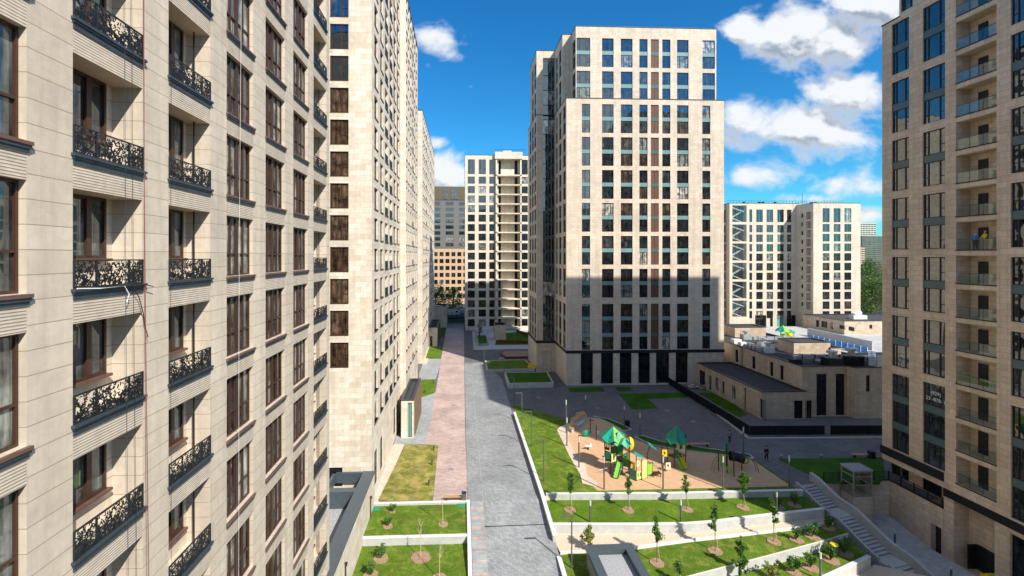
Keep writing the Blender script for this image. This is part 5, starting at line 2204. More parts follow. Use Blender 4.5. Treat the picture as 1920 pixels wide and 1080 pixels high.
sweep(SW + .005, SW + .38, .95, -.5, s_ - .2, 'tall sweeping concrete wall on the outer right side of the staircase', 4.5)
sweep(-SW - .25, -SW - .005, .42, -.2, 3.6, 'upper low curved concrete wall on the left side of the staircase', 1.5)
sweep(-SW - .25, -SW - .005, .38, 4.4, 8.4, 'middle low curved concrete wall on the left side of the staircase', 1.5)
sweep(-SW - .25, -SW - .005, .38, 9.3, 12.5, 'lowest low concrete wall on the left side of the staircase', 1.5)

# glass lift
lx0, ly0 = at(1608, 897, 2.0)
lx0, lx1, ly0, ly1 = 43.1, 45.25, 51.3, 53.1
lift = thing('glass_lift', (lx0, ly0, -4.5), 'free-standing glass lift shaft with pale metal frame right of the stairs', 'lift shaft')
LT = 1.95
mb = MB()
mb.box(lx0, lx1, ly0, ly1, -5.4, -.9)
mb.build('shaft_base', ['stone_tan'], lift)
mb = MB()
for (x, y) in ((lx0, ly0), (lx1 - .12, ly0), (lx0, ly1 - .12), (lx1 - .12, ly1 - .12)):
    mb.box(x, x + .12, y, y + .12, -.9, LT)
for z in (-.9, .35, 1.3, LT - .14):
    mb.box(lx0 + .12, lx1 - .12, ly0 + .01, ly0 + .09, z, z + .09)
    mb.box(lx0 + .01, lx0 + .09, ly0 + .12, ly1 - .12, z, z + .09)
    mb.box(lx1 - .09, lx1 - .01, ly0 + .12, ly1 - .12, z, z + .09)
mb.build('frame', ['conc3'], lift)
mb = MB()
mb.box(lx0 - .06, lx1 + .06, ly0 - .06, ly1 + .06, LT, LT + .14)
mb.build('roof', ['conc2'], lift)
for (a, b) in (((lx0 + .05, ly0 + .05), (lx1 - .05, ly0 + .05)), ((lx0 + .05, ly1 - .05), (lx0 + .05, ly0 + .05)), ((lx1 - .05, ly0 + .05), (lx1 - .05, ly1 - .05))):
    mb = MB()
    mb.face([(a[0], a[1], -.88), (b[0], b[1], -.88), (b[0], b[1], LT), (a[0], a[1], LT)])
    mb.build('glass_panel', ['lift_glass'], lift)


def bar_fence(name, label, pts, h, step, z=0.0, mat='black', post=1.6, cat='fence', bw=.02, solid=None):
    t = thing(name, (pts[0][0], pts[0][1], z), label, cat)
    bars_ = MB()
    for i in range(len(pts) - 1):
        a, b = Vector(pts[i]), Vector(pts[i + 1])
        d = b - a
        n = max(1, int(d.length / step))
        ang = math.atan2(d.y, d.x)
        ca, sa = math.cos(ang), math.sin(ang)

        def T(p, a=a, ca=ca, sa=sa):
            return (a.x + p[0] * ca - p[1] * sa, a.y + p[0] * sa + p[1] * ca, p[2])
        L_ = d.length
        if solid:
            bars_.box(0, L_, -.015, .015, z + .12, z + h - .02, 0, T)
        for k in range(n + 1):
            u = L_ * k / n
            bars_.box(u - bw / 2, u + bw / 2, -.035, -.016, z + .06, z + h, 0, T)
        bars_.box(0, L_, -.03, .03, z + h, z + h + .05, 0, T)
        bars_.box(0, L_, -.03, .03, z + .04, z + .09, 0, T)
        m = max(1, round(L_ / post))
        for k in range(m + 1):
            p_ = MB()
            u = L_ * k / m
            p_.box(u - .035, u + .035, -.045, .045, z - .05, z + h + .09, 0, T)
            p_.build('post', [mat], t)
    bars_.build('railing', [mat], t)
    return t


bar_fence('railing', 'thin black railing along the edge of the walkway above the sunken court', [(41.2, 53.25), (43.0, 53.25)], 1.0, .12)
bar_fence('railing', 'black railing turning the corner beside the right tower above the sunken court', [(45.4, 53.3), (48.95, 53.3), (48.95, ys + .1)], 1.0, .12)
# black fence round the kindergarten
fx = [at(1246, 716), at(1405, 818)]
bar_fence('fence', 'long dark picket fence running beside the kindergarten wing towards the tower', [(at(1246, 716)[0], at(1246, 716)[1]), (at(1405, 816)[0], at(1405, 816)[1])], 1.35, .12, post=2.4, solid=True)
pA, pB, pC, pD = at(1407, 816), at(1544, 815.5), at(1559, 815.5), at(1662, 815)
bar_fence('fence', 'dark picket fence across the front of the kindergarten, left of its gate', [pA, pB], 1.3, .12, post=2.4, solid=True)
bar_fence('fence', 'dark picket fence across the front of the kindergarten, right of its gate', [pC, pD], 1.3, .12, post=2.4, solid=True)
gt = thing('gate', (pB[0], pB[1], 0), 'grey single gate in the dark kindergarten fence', 'gate')
mb = MB()
mb.box(pB[0] + .05, pC[0] - .05, pB[1] - .03, pB[1] + .0, .1, 1.2)
mb.build('leaf_panel', ['conc3'], gt)
for x in (pB[0] + .05, pC[0] - .12):
    mb = MB()
    mb.box(x, x + .07, pB[1] - .06, pB[1] + .02, 0, 1.4)
    mb.build('gate_post', ['black'], gt)
for q_, nm in (((at(1280, 727), at(1404, 823)), 'kerb'), ((at(1404, 823), at(1662, 821)), 'kerb')):
    a, b = Vector(q_[0]), Vector(q_[1])
    n_ = (b - a).normalized()
    n_ = Vector((-n_.y, n_.x)) * .14
    mb = MB()
    mb.prism([tuple(a - n_), tuple(b - n_), tuple(b + n_), tuple(a + n_)], 0, .16 if nm == 'kerb' else 0)
    struct('kerb', mb, ['conc'])
# far gate
bar_fence('gate', 'black bar gate closing the far end of the pink path', [(-5.1, 182), (XF0, 182)], 2.3, .35, post=2.1, cat='gate', bw=.1)
bar_fence('fence', 'street fence behind the far gate, in front of the trees', [(-24, 196), (2, 196)], 3.0, .5, mat='iron', post=3, bw=.1)

# ================================================================ PLANTERS
def planter(label, poly, h, soilm, wallm='conc', th=.28, name='planter'):
    c = (sum(p[0] for p in poly) / len(poly), sum(p[1] for p in poly) / len(poly))
    t = thing(name, (poly[0][0], poly[0][1], 0), label, 'planter')
    a = sum(poly[i][0] * poly[(i + 1) % len(poly)][1] - poly[(i + 1) % len(poly)][0] * poly[i][1] for i in range(len(poly)))
    if a < 0:
        poly = poly[::-1]
    inner = []
    n = len(poly)
    for i in range(n):
        p0, p, p1 = Vector(poly[i - 1]), Vector(poly[i]), Vector(poly[(i + 1) % n])
        d0, d1 = (p - p0).normalized(), (p1 - p).normalized()
        n0, n1 = Vector((-d0.y, d0.x)), Vector((-d1.y, d1.x))
        m_ = (n0 + n1).normalized()
        inner.append(tuple(p + m_ * th / max(.4, m_.dot(n0))))
    mb = MB()
    for i in range(n):
        j = (i + 1) % n
        A_, B_, C_, D_ = poly[i], poly[j], inner[j], inner[i]
        mb.face([(*A_, 0), (*B_, 0), (*B_, h), (*A_, h)])
        mb.face([(*A_, h), (*B_, h), (*C_, h), (*D_, h)])
        mb.face([(*D_, h), (*C_, h), (*C_, .02), (*D_, .02)])
    mb.build('wall', [wallm], t)
    mb = MB()
    mb.prism([tuple(p) for p in inner], .03, h - .06)
    mb.build('turf', [soilm], t)
    return t


def pl_px(lst, z):
    return [at(a, b, z) for a, b in lst]


planter('white-walled raised lawn bed, the farther one by the corner of the middle tower', pl_px([(909, 676), (985, 674), (1003, 691), (913, 693)], .6), .6, 'grass_fresh')
planter('white-walled raised lawn bed, the nearer one by the corner of the middle tower', pl_px([(946, 698), (1027, 697), (1038, 717), (953, 719)], 1.0), 1.0, 'grass_dark')
planter('small narrow grey planter with grass near the stone kiosk', pl_px([(893, 628), (912, 628), (916, 644), (896, 645)], .6), .6, 'grass_dark', 'conc2')
planter('rusty steel edged sunken bed just behind the farther white bed', pl_px([(945, 657), (1004, 656), (1000, 668), (948, 669), (938, 662)], .5), .5, 'soil', 'corten')
ct = MB()
for (a, b) in (((968, 622), (1002, 636)), ((930, 643), (1000, 645))):
    p, q_ = Vector(at(*a)), Vector(at(*b))
    n_ = (q_ - p).normalized()
    n_ = Vector((-n_.y, n_.x)) * .06
    w_ = MB()
    w_.prism([tuple(p - n_), tuple(q_ - n_), tuple(q_ + n_), tuple(p + n_)], 0, .9)
    tag(w_.build('steel_edging', ['corten'], at_=(p.x, p.y, 0)), 'rusty steel edging strip, %s of the small kiosk lawn' % ('sloping behind the right end' if a[0] > 950 else 'along the front'), 'edging')

# dark box with gravel roof at the picture bottom
gx0, gy1 = at(1100, 1026, .35)
gx1 = xat(1178, gy1)
rb = low_box('service_box', 'slate-edged box with gravel roof at the bottom centre of the picture', gx0, gx1 + .15, gy1 - 6.5, gy1, -4, .35, 'conc3', par=.35, roofm='gravel_grey')
pc = rb.ex('metal_rim', ['slate'])
for (a, b, c_, d_) in ((gx0 - .12, gx0 + .62, gy1 - 6.6, gy1 + .12), (gx1 - .45, gx1 + .3, gy1 - 6.6, gy1 + .12), (gx0 + .62, gx1 - .45, gy1 - .65, gy1 + .12)):
    pc.box(a, b, c_, d_, .1, .5)
rb.finish()

# ================================================================ LAMPS
lamp_protos = {}


def post_lamp(label, px_, py_top, py_base, z=0.0, kind='head', group='straight lamp posts'):
    x, y = at(px_, py_base, z)
    w_ = x * SN + y * CS
    h = (py_base - py_top) / F * w_
    t = thing('street_lamp', (x, y, z), label, 'street lamp', group)
    mb = MB()
    if kind == 'head':
        mb.tube([(x, y, z), (x, y, z + h - .75)], .085, 8)
        mb.tube([(x, y, z), (x, y, z + .05)], .15, 8)
        mb.build('pole', ['lampm'], t)
        mb = MB()
        mb.tube([(x, y, z + h - .75), (x, y, z + h - .05)], .08, 8)
        mb.build('lamp_head', ['lamph'], t)
        mb = MB()
        mb.tube([(x, y, z + h - .05), (x, y, z + h)], .1, 8)
        mb.build('cap', ['lampm'], t)
    elif kind == 'arm':
        mb.tube([(x, y, z), (x, y, z + h)], .06, 8)
        mb.tube([(x, y, z), (x, y, z + .05)], .14, 8)
        mb.build('pole', ['lampm'], t)
        mb = MB()
        mb.box(x - 1.0, x + .06, y - .07, y + .07, z + h - .02, z + h + .07)
        mb.build('arm', ['lampm'], t)
    elif kind == 'bollard':
        mb.tube([(x, y, z), (x, y, z + h * .78)], .09, 8)
        mb.build('post', ['lampm'], t)
        mb = MB()
        mb.tube([(x, y, z + h * .78), (x, y, z + h)], .085, 8)
        mb.build('lamp_head', ['lamph'], t)
    return t


post_lamp('straight post with pale head at the upper left end of the playground, the rear one', 1061.5, 749, 812)
post_lamp('straight post on the pale edging at the left of the playground', 1063, 782, 837)
post_lamp('straight post at the left edge of the rubber surface, in front of the spring rider', 1085.5, 817, 877)
post_lamp('straight post behind the wooden benches at the top of the playground', 1098, 740, 779)
post_lamp('straight post at the tip of the first planting strip beside a black bin', 1170.6, 759, 801)
post_lamp('straight post at the left tip of the long planting strip', 1200, 773.5, 819)
post_lamp('front straight post just left of the big play tower', 1132.7, 855, 918.5)
post_lamp('front straight post between the two play towers', 1243.3, 854, 917.5)
post_lamp('front straight post before the climbing frame', 1355.8, 854, 918.5)
post_lamp('straight post at the right tip of the long planting strip, near the dark-clad walker', 1394, 800, 854)
post_lamp('straight post at the right front corner of the rubber surface', 1480, 852.6, 913)
ga = 'lamp posts with a side arm'
post_lamp('armed lamp post standing on the playground lawn beside the white wall', 1019.5, 825, 903, 0, 'arm', ga)
post_lamp('armed lamp post left of the dark gravel-roofed box at the bottom', 1072, 968, 1062, -1.2, 'arm', ga)
post_lamp('armed lamp post at the top tip of the playground lawn, the left of two', 978.6, 737, 793, 0, 'arm', ga)
post_lamp('armed lamp post at the top tip of the playground lawn, the right of two', 996.7, 772, 838, 0, 'arm', ga)
gs = 'slim poles on the plaza'
post_lamp('slim pole at the left corner of the farther raised bed', 907.6, 655, 688, 0, 'arm', gs)
post_lamp('slim pole at the left corner of the nearer raised bed', 945, 672, 724, 0, 'arm', gs)
post_lamp('slim pole on the plaza above the tip of the playground lawn', 964, 708, 757, 0, 'arm', gs)
post_lamp('slim pole by the narrow grey planter, near the far balcony block', 892, 620, 640, 0, 'arm', gs)
post_lamp('slim pole on the small lawn right of the stone kiosk', 964, 617, 647, 0, 'arm', gs)
gb_ = 'short garden lamps'
post_lamp('short garden lamp on the terrace lawn, the left of two below the playground', 1106.8, 939, 979, -.5, 'bollard', gb_)
post_lamp('short garden lamp on the terrace lawn, the right of two below the playground', 1276.6, 938, 979, -.5, 'bollard', gb_)
post_lamp('short garden lamp in shade near the stair head, on the middle terrace lawn', 1456.5, 923, 962, -.5, 'bollard', gb_)
post_lamp('short garden lamp among the shrubs on the lowest terrace lawn', 1538.5, 1036, 1088, -2.4, 'bollard', gb_)
gk = 'dark bollard lights on the shaded lawn'
post_lamp('dark bollard light at the left corner of the shaded lawn, near the walker in black', 1465, 853, 861, 0, 'bollard', gk)
post_lamp('dark bollard light in the middle of the shaded lawn edge', 1540, 852, 859, 0, 'bollard', gk)
post_lamp('short grey light column in the sunken court beside the stair wall', 1678, 995, 1018, -4.2, 'bollard', 'grey light columns in the sunken court')
post_lamp('short grey light column at the bottom edge of the picture in the sunken court', 1783.5, 1062, 1086, -5.0, 'bollard', 'grey light columns in the sunken court')
for (px_, py_, lab) in ((813, 846, 'small dark spotlight at the far end of the drying lawn'), (810, 873, 'small dark spotlight in the middle of the drying lawn'), (804, 912, 'small dark spotlight at the near end of the drying lawn'),
                        (795.5, 738, 'small spotlight at the near edge of the second small lawn'), (812, 720, 'small spotlight at the far corner of the second small lawn'), (826, 656, 'small spotlight beside the third small lawn near the shadow line')):
    x, y = at(px_, py_)
    t = thing('garden_spotlight', (x, y, 0), lab, 'spotlight', 'small spotlights on the left lawns')
    mb = MB()
    mb.tube([(x, y, 0), (x, y, .45)], .05, 6)
    mb.build('stem', ['black'], t)
    mb = MB()
    mb.tube([(x, y - .1, .42), (x + .05, y + .16, .62)], [.09, .13], 8)
    mb.build('spot_head', ['black'], t)

# ================================================================ TREES AND SHRUBS
soil = MB()
rs = random.Random(11)


def leaf_cloud(mb, c, r, n, size, rnd, shape='ell', cl=None):
    cl = cl or []
    for i in range(n):
        if cl and rnd.random() < .85:
            cc_, cr = rnd.choice(cl)
            d = Vector((rnd.gauss(0, 1), rnd.gauss(0, 1), rnd.gauss(0, 1))).normalized() * (rnd.random() ** .45) * cr
            p = Vector(cc_) + d
        else:
            d = Vector((rnd.gauss(0, 1), rnd.gauss(0, 1), rnd.gauss(0, 1))).normalized() * (rnd.random() ** .4)
            p = Vector(c) + Vector((d.x * r[0], d.y * r[1], d.z * r[2]))
        s_ = size * rnd.uniform(.6, 1.3)
        u = Vector((rnd.gauss(0, 1), rnd.gauss(0, 1), rnd.gauss(0, .7))).normalized()
        v = u.cross(Vector((rnd.gauss(0, 1), rnd.gauss(0, 1), rnd.gauss(0, 1)))).normalized()
        mb.face([p - u * s_, p - v * s_ * .5, p + u * s_, p + v * s_ * .5])


def young_tree(label, px_, py_b, py_t, z, wide=.55, leafm='leaf', n=420, ring_r=.62, group='young staked trees', bare=False, low=.42, name='young_tree', seed=0):
    rnd = random.Random(seed + int(px_ * 7))
    x, y = at(px_, py_b, z)
    w_ = x * SN + y * CS
    h = (py_b - py_t) / F * w_
    t = thing(name, (x, y, z), label, 'tree', group)
    mb = MB()
    lean = rnd.uniform(-.06, .06) * h
    path = [(x + lean * (k / 5) ** 2, y, z + h * k / 5 * (1 if bare else .95)) for k in range(6)]
    mb.tube(path, [.035, .03, .026, .02, .014, .006], 6)
    tips = []
    for k in range(16 if bare else 12):
        f = rnd.uniform(low, .92)
        a = rnd.uniform(0, 6.28)
        l = wide * (1.15 - f) * rnd.uniform(.8, 1.3)
        p0 = Vector((x + lean * f * f, y, z + h * f))
        p1 = p0 + Vector((math.cos(a) * l * .6, math.sin(a) * l * .6, l * (.9 if bare else .5)))
        p2 = p0 + Vector((math.cos(a) * l, math.sin(a) * l, l * (1.7 if bare else .9)))
        mb.tube([p0, p1, p2], [.014, .009, .004], 4)
        tips += [(tuple(p1), .16), (tuple(p2), .2), (tuple(p0), .12)]
    mb.build('trunk', ['stake' if bare else 'bark'], t)
    if not bare:
        lf = MB()
        cm = z + h * (low + 1) / 2
        leaf_cloud(lf, (x + lean * .5, y, cm), (wide * .45, wide * .45, h * (1 - low) * .5), int(n * 1.9), .105, rnd, cl=tips)
        lf.build('crown', [leafm], t)
        sk = MB()
        sk.tube([(x + .28, y - .1, z), (x + .04, y, z + h * .4)], .018, 5)
        sk.build('stake', ['stake'], t)
    if ring_r:
        soil.disc((x, y), ring_r, z + .02, 18, 0, .05, .09, rnd)
    return t


def shrub(label, px_, py_b, z, h=.9, wd=.55, leafm='leaf', n=380, group='shrubs', ring=.5, name='shrub'):
    rnd = random.Random(int(px_ * 3 + py_b))
    x, y = at(px_, py_b, z)
    t = thing(name, (x, y, z), label, 'shrub', group)
    mb = MB()
    tips = []
    for k in range(13):
        a = rnd.uniform(0, 6.28)
        r_ = wd * rnd.uniform(.25, .9)
        hh = h * rnd.uniform(.6, 1.05)
        p1 = Vector((x + math.cos(a) * r_ * .4, y + math.sin(a) * r_ * .4, z + hh * .5))
        p2 = Vector((x + math.cos(a) * r_, y + math.sin(a) * r_, z + hh))
        mb.tube([(x, y, z), p1, p2], [.02, .014, .006], 4)
        tips += [(tuple(p2), .16), (tuple((p1 + p2) / 2), .16), (tuple(p1), .14)]
    mb.build('stem', ['bark'], t)
    lf = MB()
    leaf_cloud(lf, (x, y, z + h * .6), (wd * .7, wd * .7, h * .4), int(n * 1.4), .095, rnd, cl=tips)
    lf.build('foliage', [leafm], t)
    if ring:
        soil.disc((x, y), ring, z + .02, 16, 0, .05, .1, rnd)
    return t


zt2 = -.5
young_tree('young leafy tree at the left end of the middle terrace, by the white wall', 1068.5, 957, 885, zt2, .6)
young_tree('slim young tree on the middle terrace below the big play tower', 1177.5, 957, 893, zt2, .55, n=260)
young_tree('slim young tree on the middle terrace below the gap between the play towers', 1287, 956, 888, zt2, .5, n=300)
young_tree('dense round-crowned young tree on the middle terrace in front of the climbing frame', 1393, 952, 884, zt2, .85, n=800, low=.38)
young_tree('tall slim tree at the left of the lower lawn beyond the dark roof box', 1231.5, 1056, 959, -1.3, .55, n=420)
young_tree('tall slim tree in the middle of the lower lawn with a leaning stake', 1341, 1034, 940, -1.3, .55, n=480)
young_tree('slim tree near the right end of the lower lawn, beside the shrubs', 1451, 1016, 931, -1.3, .5, n=420)
young_tree('narrow dense conical tree on the lowest lawn at the bottom edge', 1387, 1094, 1003, -2.4, .6, n=800, low=.2)
young_tree('yellowish conical young tree on the gravel band behind the dark roof box', 1105, 1030, 984, -1.1, .6, 'leaf_y', 700, 0, low=.08)
young_tree('small thin tree beside the right edge of the dark roof box', 1274, 1094, 1050, -1.35, .4, n=160, ring_r=0)
zl1, zl2 = -.1, -.75
gbare = 'bare young trees on the left terraces'
young_tree('bare young tree in a soil ring on the upper left terrace lawn', 830.5, 984, 905, zl1, .6, bare=True, ring_r=.5, group=gbare)
young_tree('bare young tree in a wide soil ring on the lower left terrace lawn', 789, 1046, 968, zl2, .7, bare=True, ring_r=.85, group=gbare)
young_tree('bare young tree at the bottom edge near the right wall of the lower left terrace', 824, 1085, 1006, zl2, .6, bare=True, ring_r=.6, group=gbare)
gl = 'shrubs on the left terraces'
shrub('small shrub at the back of the upper left terrace lawn', 736, 960, zl1, .7, .4, n=200, group=gl, ring=.3)
shrub('small shrub at the left of the upper left terrace lawn', 727, 987, zl1, .8, .45, n=260, group=gl)
shrub('leafy shrub in a soil ring on the lower left terrace lawn', 714, 1048, zl2, 1.1, .5, n=380, group=gl, ring=.65)
shrub('dark shrub in the bottom left corner of the lower left terrace lawn', 695, 1078, zl2, 1.0, .6, n=420, group=gl, ring=.6)
gsr = 'shrubs at the right of the terraces'
shrub('sparse shrub in a soil ring, leftmost of three on the lower lawn by the stairs', 1493, 1013, -1.3, 1.1, .55, n=260, group=gsr, ring=.6)
shrub('full shrub in a soil ring, middle of three on the lower lawn by the stairs', 1522, 1007, -1.3, 1.25, .65, n=520, group=gsr, ring=.65)
shrub('shaded shrub, rightmost of three on the lower lawn by the stairs', 1553, 990, -1.3, 1.2, .6, n=420, group=gsr, ring=.6)
shrub('round shrub on the lowest lawn in front of the yellow-lidded bin', 1558, 1051, -2.4, 1.4, .75, n=620, group=gsr, ring=.7)
shrub('round shrub on the lowest lawn right beside the low stair wall', 1583, 1038, -2.4, 1.4, .75, n=620, group=gsr, ring=.7)
shrub('shrub in a soil ring left of the short garden lamp on the lowest lawn', 1520, 1065, -2.4, 1.3, .7, n=560, group=gsr, ring=.7)
shrub('shrub second from the left on the lowest lawn', 1488, 1073, -2.4, 1.25, .7, n=520, group=gsr, ring=.6)
shrub('leftmost shrub on the lowest lawn, at the bottom edge', 1446, 1085, -2.4, 1.2, .75, 'leaf_y', n=520, group=gsr, ring=.6)
shrub('shaded shrub at the right end of the middle terrace beside the garden lamp', 1459, 953, zt2, 1.2, .55, n=300, group=gsr, ring=.6)
shrub('shaded shrub at the far right of the middle terrace by the stair head', 1490, 948, zt2, 1.3, .6, n=380, group=gsr, ring=.6)
struct('soil_patches', soil, ['soil'])

# large trees
def big_tree(label, x, y, h, r, z=0, seed=1, n=5200, leafm='leaf_tree', size=.3, group='street trees', trunk_h=.35):
    rnd = random.Random(seed)
    t = thing('deciduous_tree', (x, y, z), label, 'tree', group)
    mb = MB()
    th_ = h * trunk_h
    mb.tube([(x, y, z), (x + .1, y, z + th_ * .5), (x, y, z + th_), (x + .2, y, z + h * .8)], [.32, .26, .2, .05], 8)
    cl = []
    for k in range(20):
        a = rnd.uniform(0, 6.28)
        f = rnd.uniform(.0, 1.0)
        zz = z + th_ + (h - th_) * f * .85
        rr = r * math.sin(math.pi * (.22 + .7 * f)) * rnd.uniform(.5, 1.05)
        p2 = Vector((x + math.cos(a) * rr, y + math.sin(a) * rr, zz))
        p0 = Vector((x, y, z + th_ * .8 + (h - th_) * f * .4))
        mb.tube([p0, (p0 + p2) / 2 + Vector((0, 0, .3)), p2], [.12, .07, .03], 5)
        cl.append((tuple(p2), r * rnd.uniform(.26, .42)))
    mb.build('trunk', ['bark'], t)
    lf = MB()
    leaf_cloud(lf, (x, y, z + (h + th_) / 2), (r * .7, r * .7, (h - th_) * .45), n, size, rnd, cl=cl)
    lf.build('crown', [leafm], t)
    return t


big_tree('leafy street tree beyond the gate, left one against the orange block', -11, 203, 14, 6.0, 0, 4, 3000)
big_tree('leafy street tree beyond the gate, right one against the orange block', -3.5, 206, 12.5, 5.0, 0, 5, 2200)
big_tree('shaded street tree farther left behind the gatehouse', -19, 200, 12, 5, 0, 6, 1500)
gr = 'trees behind the rear right block'
for i, (px_, Y, h, r, lab) in enumerate(((1622, 200, 23, 9, 'tallest sunlit tree between the rear block and the right tower'), (1645, 190, 19, 8, 'broad green tree right beside the edge of the right tower'),
                                         (1616, 215, 16, 7, 'lower green tree just behind the edge of the rear right block'), (1662, 205, 21, 9, 'green tree mostly hidden behind the right tower'), (1636, 230, 26, 8, 'pale-leaved tree top behind the others at the right'))):
    big_tree(lab, xat(px_, Y), Y, h, r, 0, 20 + i, 4200, group=gr, size=.34, trunk_h=.15)
big_tree('young tree with stake left of the stone kiosk on the far plaza', xat(899, 150), 150, 5, 1.2, 0, 40, 300, size=.14, group='small trees on the far plaza')
# ================================================================ PLAYGROUND
SC = 0.0


def pnt(px_, py_, z=.06):
    return at(px_, py_, z)


def hip_roof(t, cx, cy, z, r, h, n, mats, rot=0.0):
    for k in range(n):
        a0, a1 = rot + 2 * math.pi * k / n, rot + 2 * math.pi * (k + 1) / n
        am = (a0 + a1) / 2
        p0 = (cx + r * math.cos(a0), cy + r * math.sin(a0), z + .35)
        p1 = (cx + r * math.cos(a1), cy + r * math.sin(a1), z + .35)
        pm = (cx + r * .98 * math.cos(am), cy + r * .98 * math.sin(am), z - .1)
        ap = (cx, cy, z + h)
        mb = MB()
        for (a, b) in ((p0, pm), (pm, p1)):
            mb.face([a, b, ap])
            lo = lambda p: (p[0], p[1], p[2] - .05)
            mb.face([lo(b), lo(a), (cx, cy, z + h - .06)])
            mb.face([lo(a), lo(b), b, a])
        mb.build('roof_panel', [mats[k % len(mats)]], t)


def post(t, x, y, h, r=.06, z=0.05, m='pg_post'):
    mb = MB()
    mb.tube([(x, y, z), (x, y, z + h)], r, 8)
    mb.blob((x, y, z + h), r * 1.05, 8)
    mb.build('post', [m], t)


def slab_(t, name, p, q, z0, z1, m, th=.06, holes=0):
    """upright panel between two ground points"""
    a, b = Vector(p), Vector(q)
    d = (b - a)
    L_ = d.length
    d.normalize()
    n = Vector((-d.y, d.x)) * th / 2
    mb = MB()

    def T(v):
        w_ = a + d * v[0] + n * v[1]
        return (w_.x, w_.y, v[2])
    if holes:
        # a frame with window(s)
        hh = z1 - z0
        mb.box(0, L_, -1, 1, z0, z0 + hh * .3, 0, T)
        mb.box(0, L_, -1, 1, z0 + hh * .75, z1, 0, T)
        ww = L_ / (holes * 2 + 1)
        for k in range(holes + 1):
            mb.box(ww * 2 * k, ww * (2 * k + 1), -1, 1, z0 + hh * .3, z0 + hh * .75, 0, T)
    else:
        mb.box(0, L_, -1, 1, z0, z1, 0, T)
    return mb.build(name, [m], t)


def slide(t, p, q, z0, z1, wd, m, rails=None):
    """chute from p (height z0) to q (height z1)"""
    a, b = Vector((*p, z0)), Vector((*q, z1))
    d = Vector((q[0] - p[0], q[1] - p[1]))
    n = Vector((-d.y, d.x)).normalized() * wd / 2
    N = 8
    mb = MB()
    R = []
    for i in range(N + 1):
        f = i / N
        zz = z0 + (z1 - z0) * (f ** .9 if f < .85 else f)
        zz = z0 + (z1 - z0) * min(1, f * 1.12)
        c = a.lerp(b, f)
        R.append([(c.x - n.x, c.y - n.y, zz + .2), (c.x - n.x * .8, c.y - n.y * .8, zz), (c.x + n.x * .8, c.y + n.y * .8, zz), (c.x + n.x, c.y + n.y, zz + .2)])
    for i in range(N):
        for k in range(3):
            mb.face([R[i][k], R[i][k + 1], R[i + 1][k + 1], R[i + 1][k]])
            lo = lambda v: (v[0], v[1], v[2] - .06)
            mb.face([lo(R[i + 1][k]), lo(R[i + 1][k + 1]), lo(R[i][k + 1]), lo(R[i][k])])
    o = mb.build('slide', [m], t)
    rm = MB()
    for k in (0, 3):
        rm.tube([R[i][k] for i in range(N + 1)], .04, 5)
    rm.build('side_rail', [rails or m], o)
    return o


# big tower -------------------------------------------------
bx_, by_ = pnt(1163, 880)
T1_ = thing('play_tower', (bx_, by_, .05), 'large climbing tower with green and lime pointed roofs, slide and panels', 'play equipment')
# footprint posts from their base pixels
base = [(1134, 888), (1145.5, 886.5), (1156.5, 880), (1168, 878), (1180.5, 897), (1177, 882)]
P1 = pnt(1134.5, 884)
P2 = pnt(1145.5, 887)
P3 = pnt(1156, 886)
P4 = pnt(1167, 888)
P5 = pnt(1180.5, 896)
P6 = pnt(1178, 882)
for p_, h in ((P1, 4.3), (P2, 4.6), (P3, 5.0), (P4, 4.5), (P5, 4.9), (P6, 4.6)):
    post(T1_, p_[0], p_[1], h - .3)
cx_, cy_ = (P2[0] + P4[0]) / 2 + .1, (P2[1] + P4[1]) / 2 + .5
hip_roof(T1_, cx_ - .2, cy_ + .5, 3.75, 1.6, 1.5, 6, ['pg_green', 'pg_teal', 'pg_green', 'pg_teal', 'pg_lime', 'pg_green'], .3)
hip_roof(T1_, cx_ + .12, cy_ - .35, 3.35, .95, 1.6, 4, ['pg_green', 'pg_teal'], math.pi / 4)
hip_roof(T1_, P5[0] - .35, P5[1] + .6, 3.65, .85, .9, 4, ['pg_teal', 'pg_lime'], math.pi / 4)
dk_ = MB()
dk_.prism([P1, P2, P4, P6, (P6[0], P6[1] + 1.0), (P1[0], P1[1] + 1.2)], 1.35, 1.45)
dk_.build('deck', ['pg_post'], T1_)
slab_(T1_, 'panel', P2, P3, 1.5, 3.2, 'deep_green')
slab_(T1_, 'panel', P3, P4, 2.2, 3.3, 'deep_green')
slab_(T1_, 'panel', (P2[0] + .02, P2[1] - .1), (P3[0] - .1, P3[1] - .1), 1.3, 2.4, 'pg_pale', holes=1)
slab_(T1_, 'panel', (P1[0], P1[1] + .2), (P2[0] - .08, P2[1] + .1), 1.6, 2.5, 'pg_teal')
slab_(T1_, 'panel', (P1[0], P1[1] + .3), (P2[0] - .08, P2[1] + .3), 2.6, 3.6, 'corten', holes=2)
slab_(T1_, 'panel', P4, P6, 1.5, 2.3, 'deep_green', holes=1)
for i in range(5):
    mb = MB()
    y0_ = P3[1] - .1 - i * .16
    mb.box(P2[0] + .15, P4[0] - .1, y0_ - .16, y0_, 1.35 - i * .27, 1.41 - i * .27)
    mb.build('tread', ['pg_post'], T1_)
sl0, sl1 = pnt(1171, 880), pnt(1155, 898.5)
slide(T1_, (P4[0] - .3, P4[1] - .1), sl1, 1.45, .2, .6, 'pg_lime', 'pg_green')
slab_(T1_, 'panel', (P4[0], P4[1] - .3), (P5[0] - .1, P5[1] + .1), 1.2, 2.1, 'deep_green')
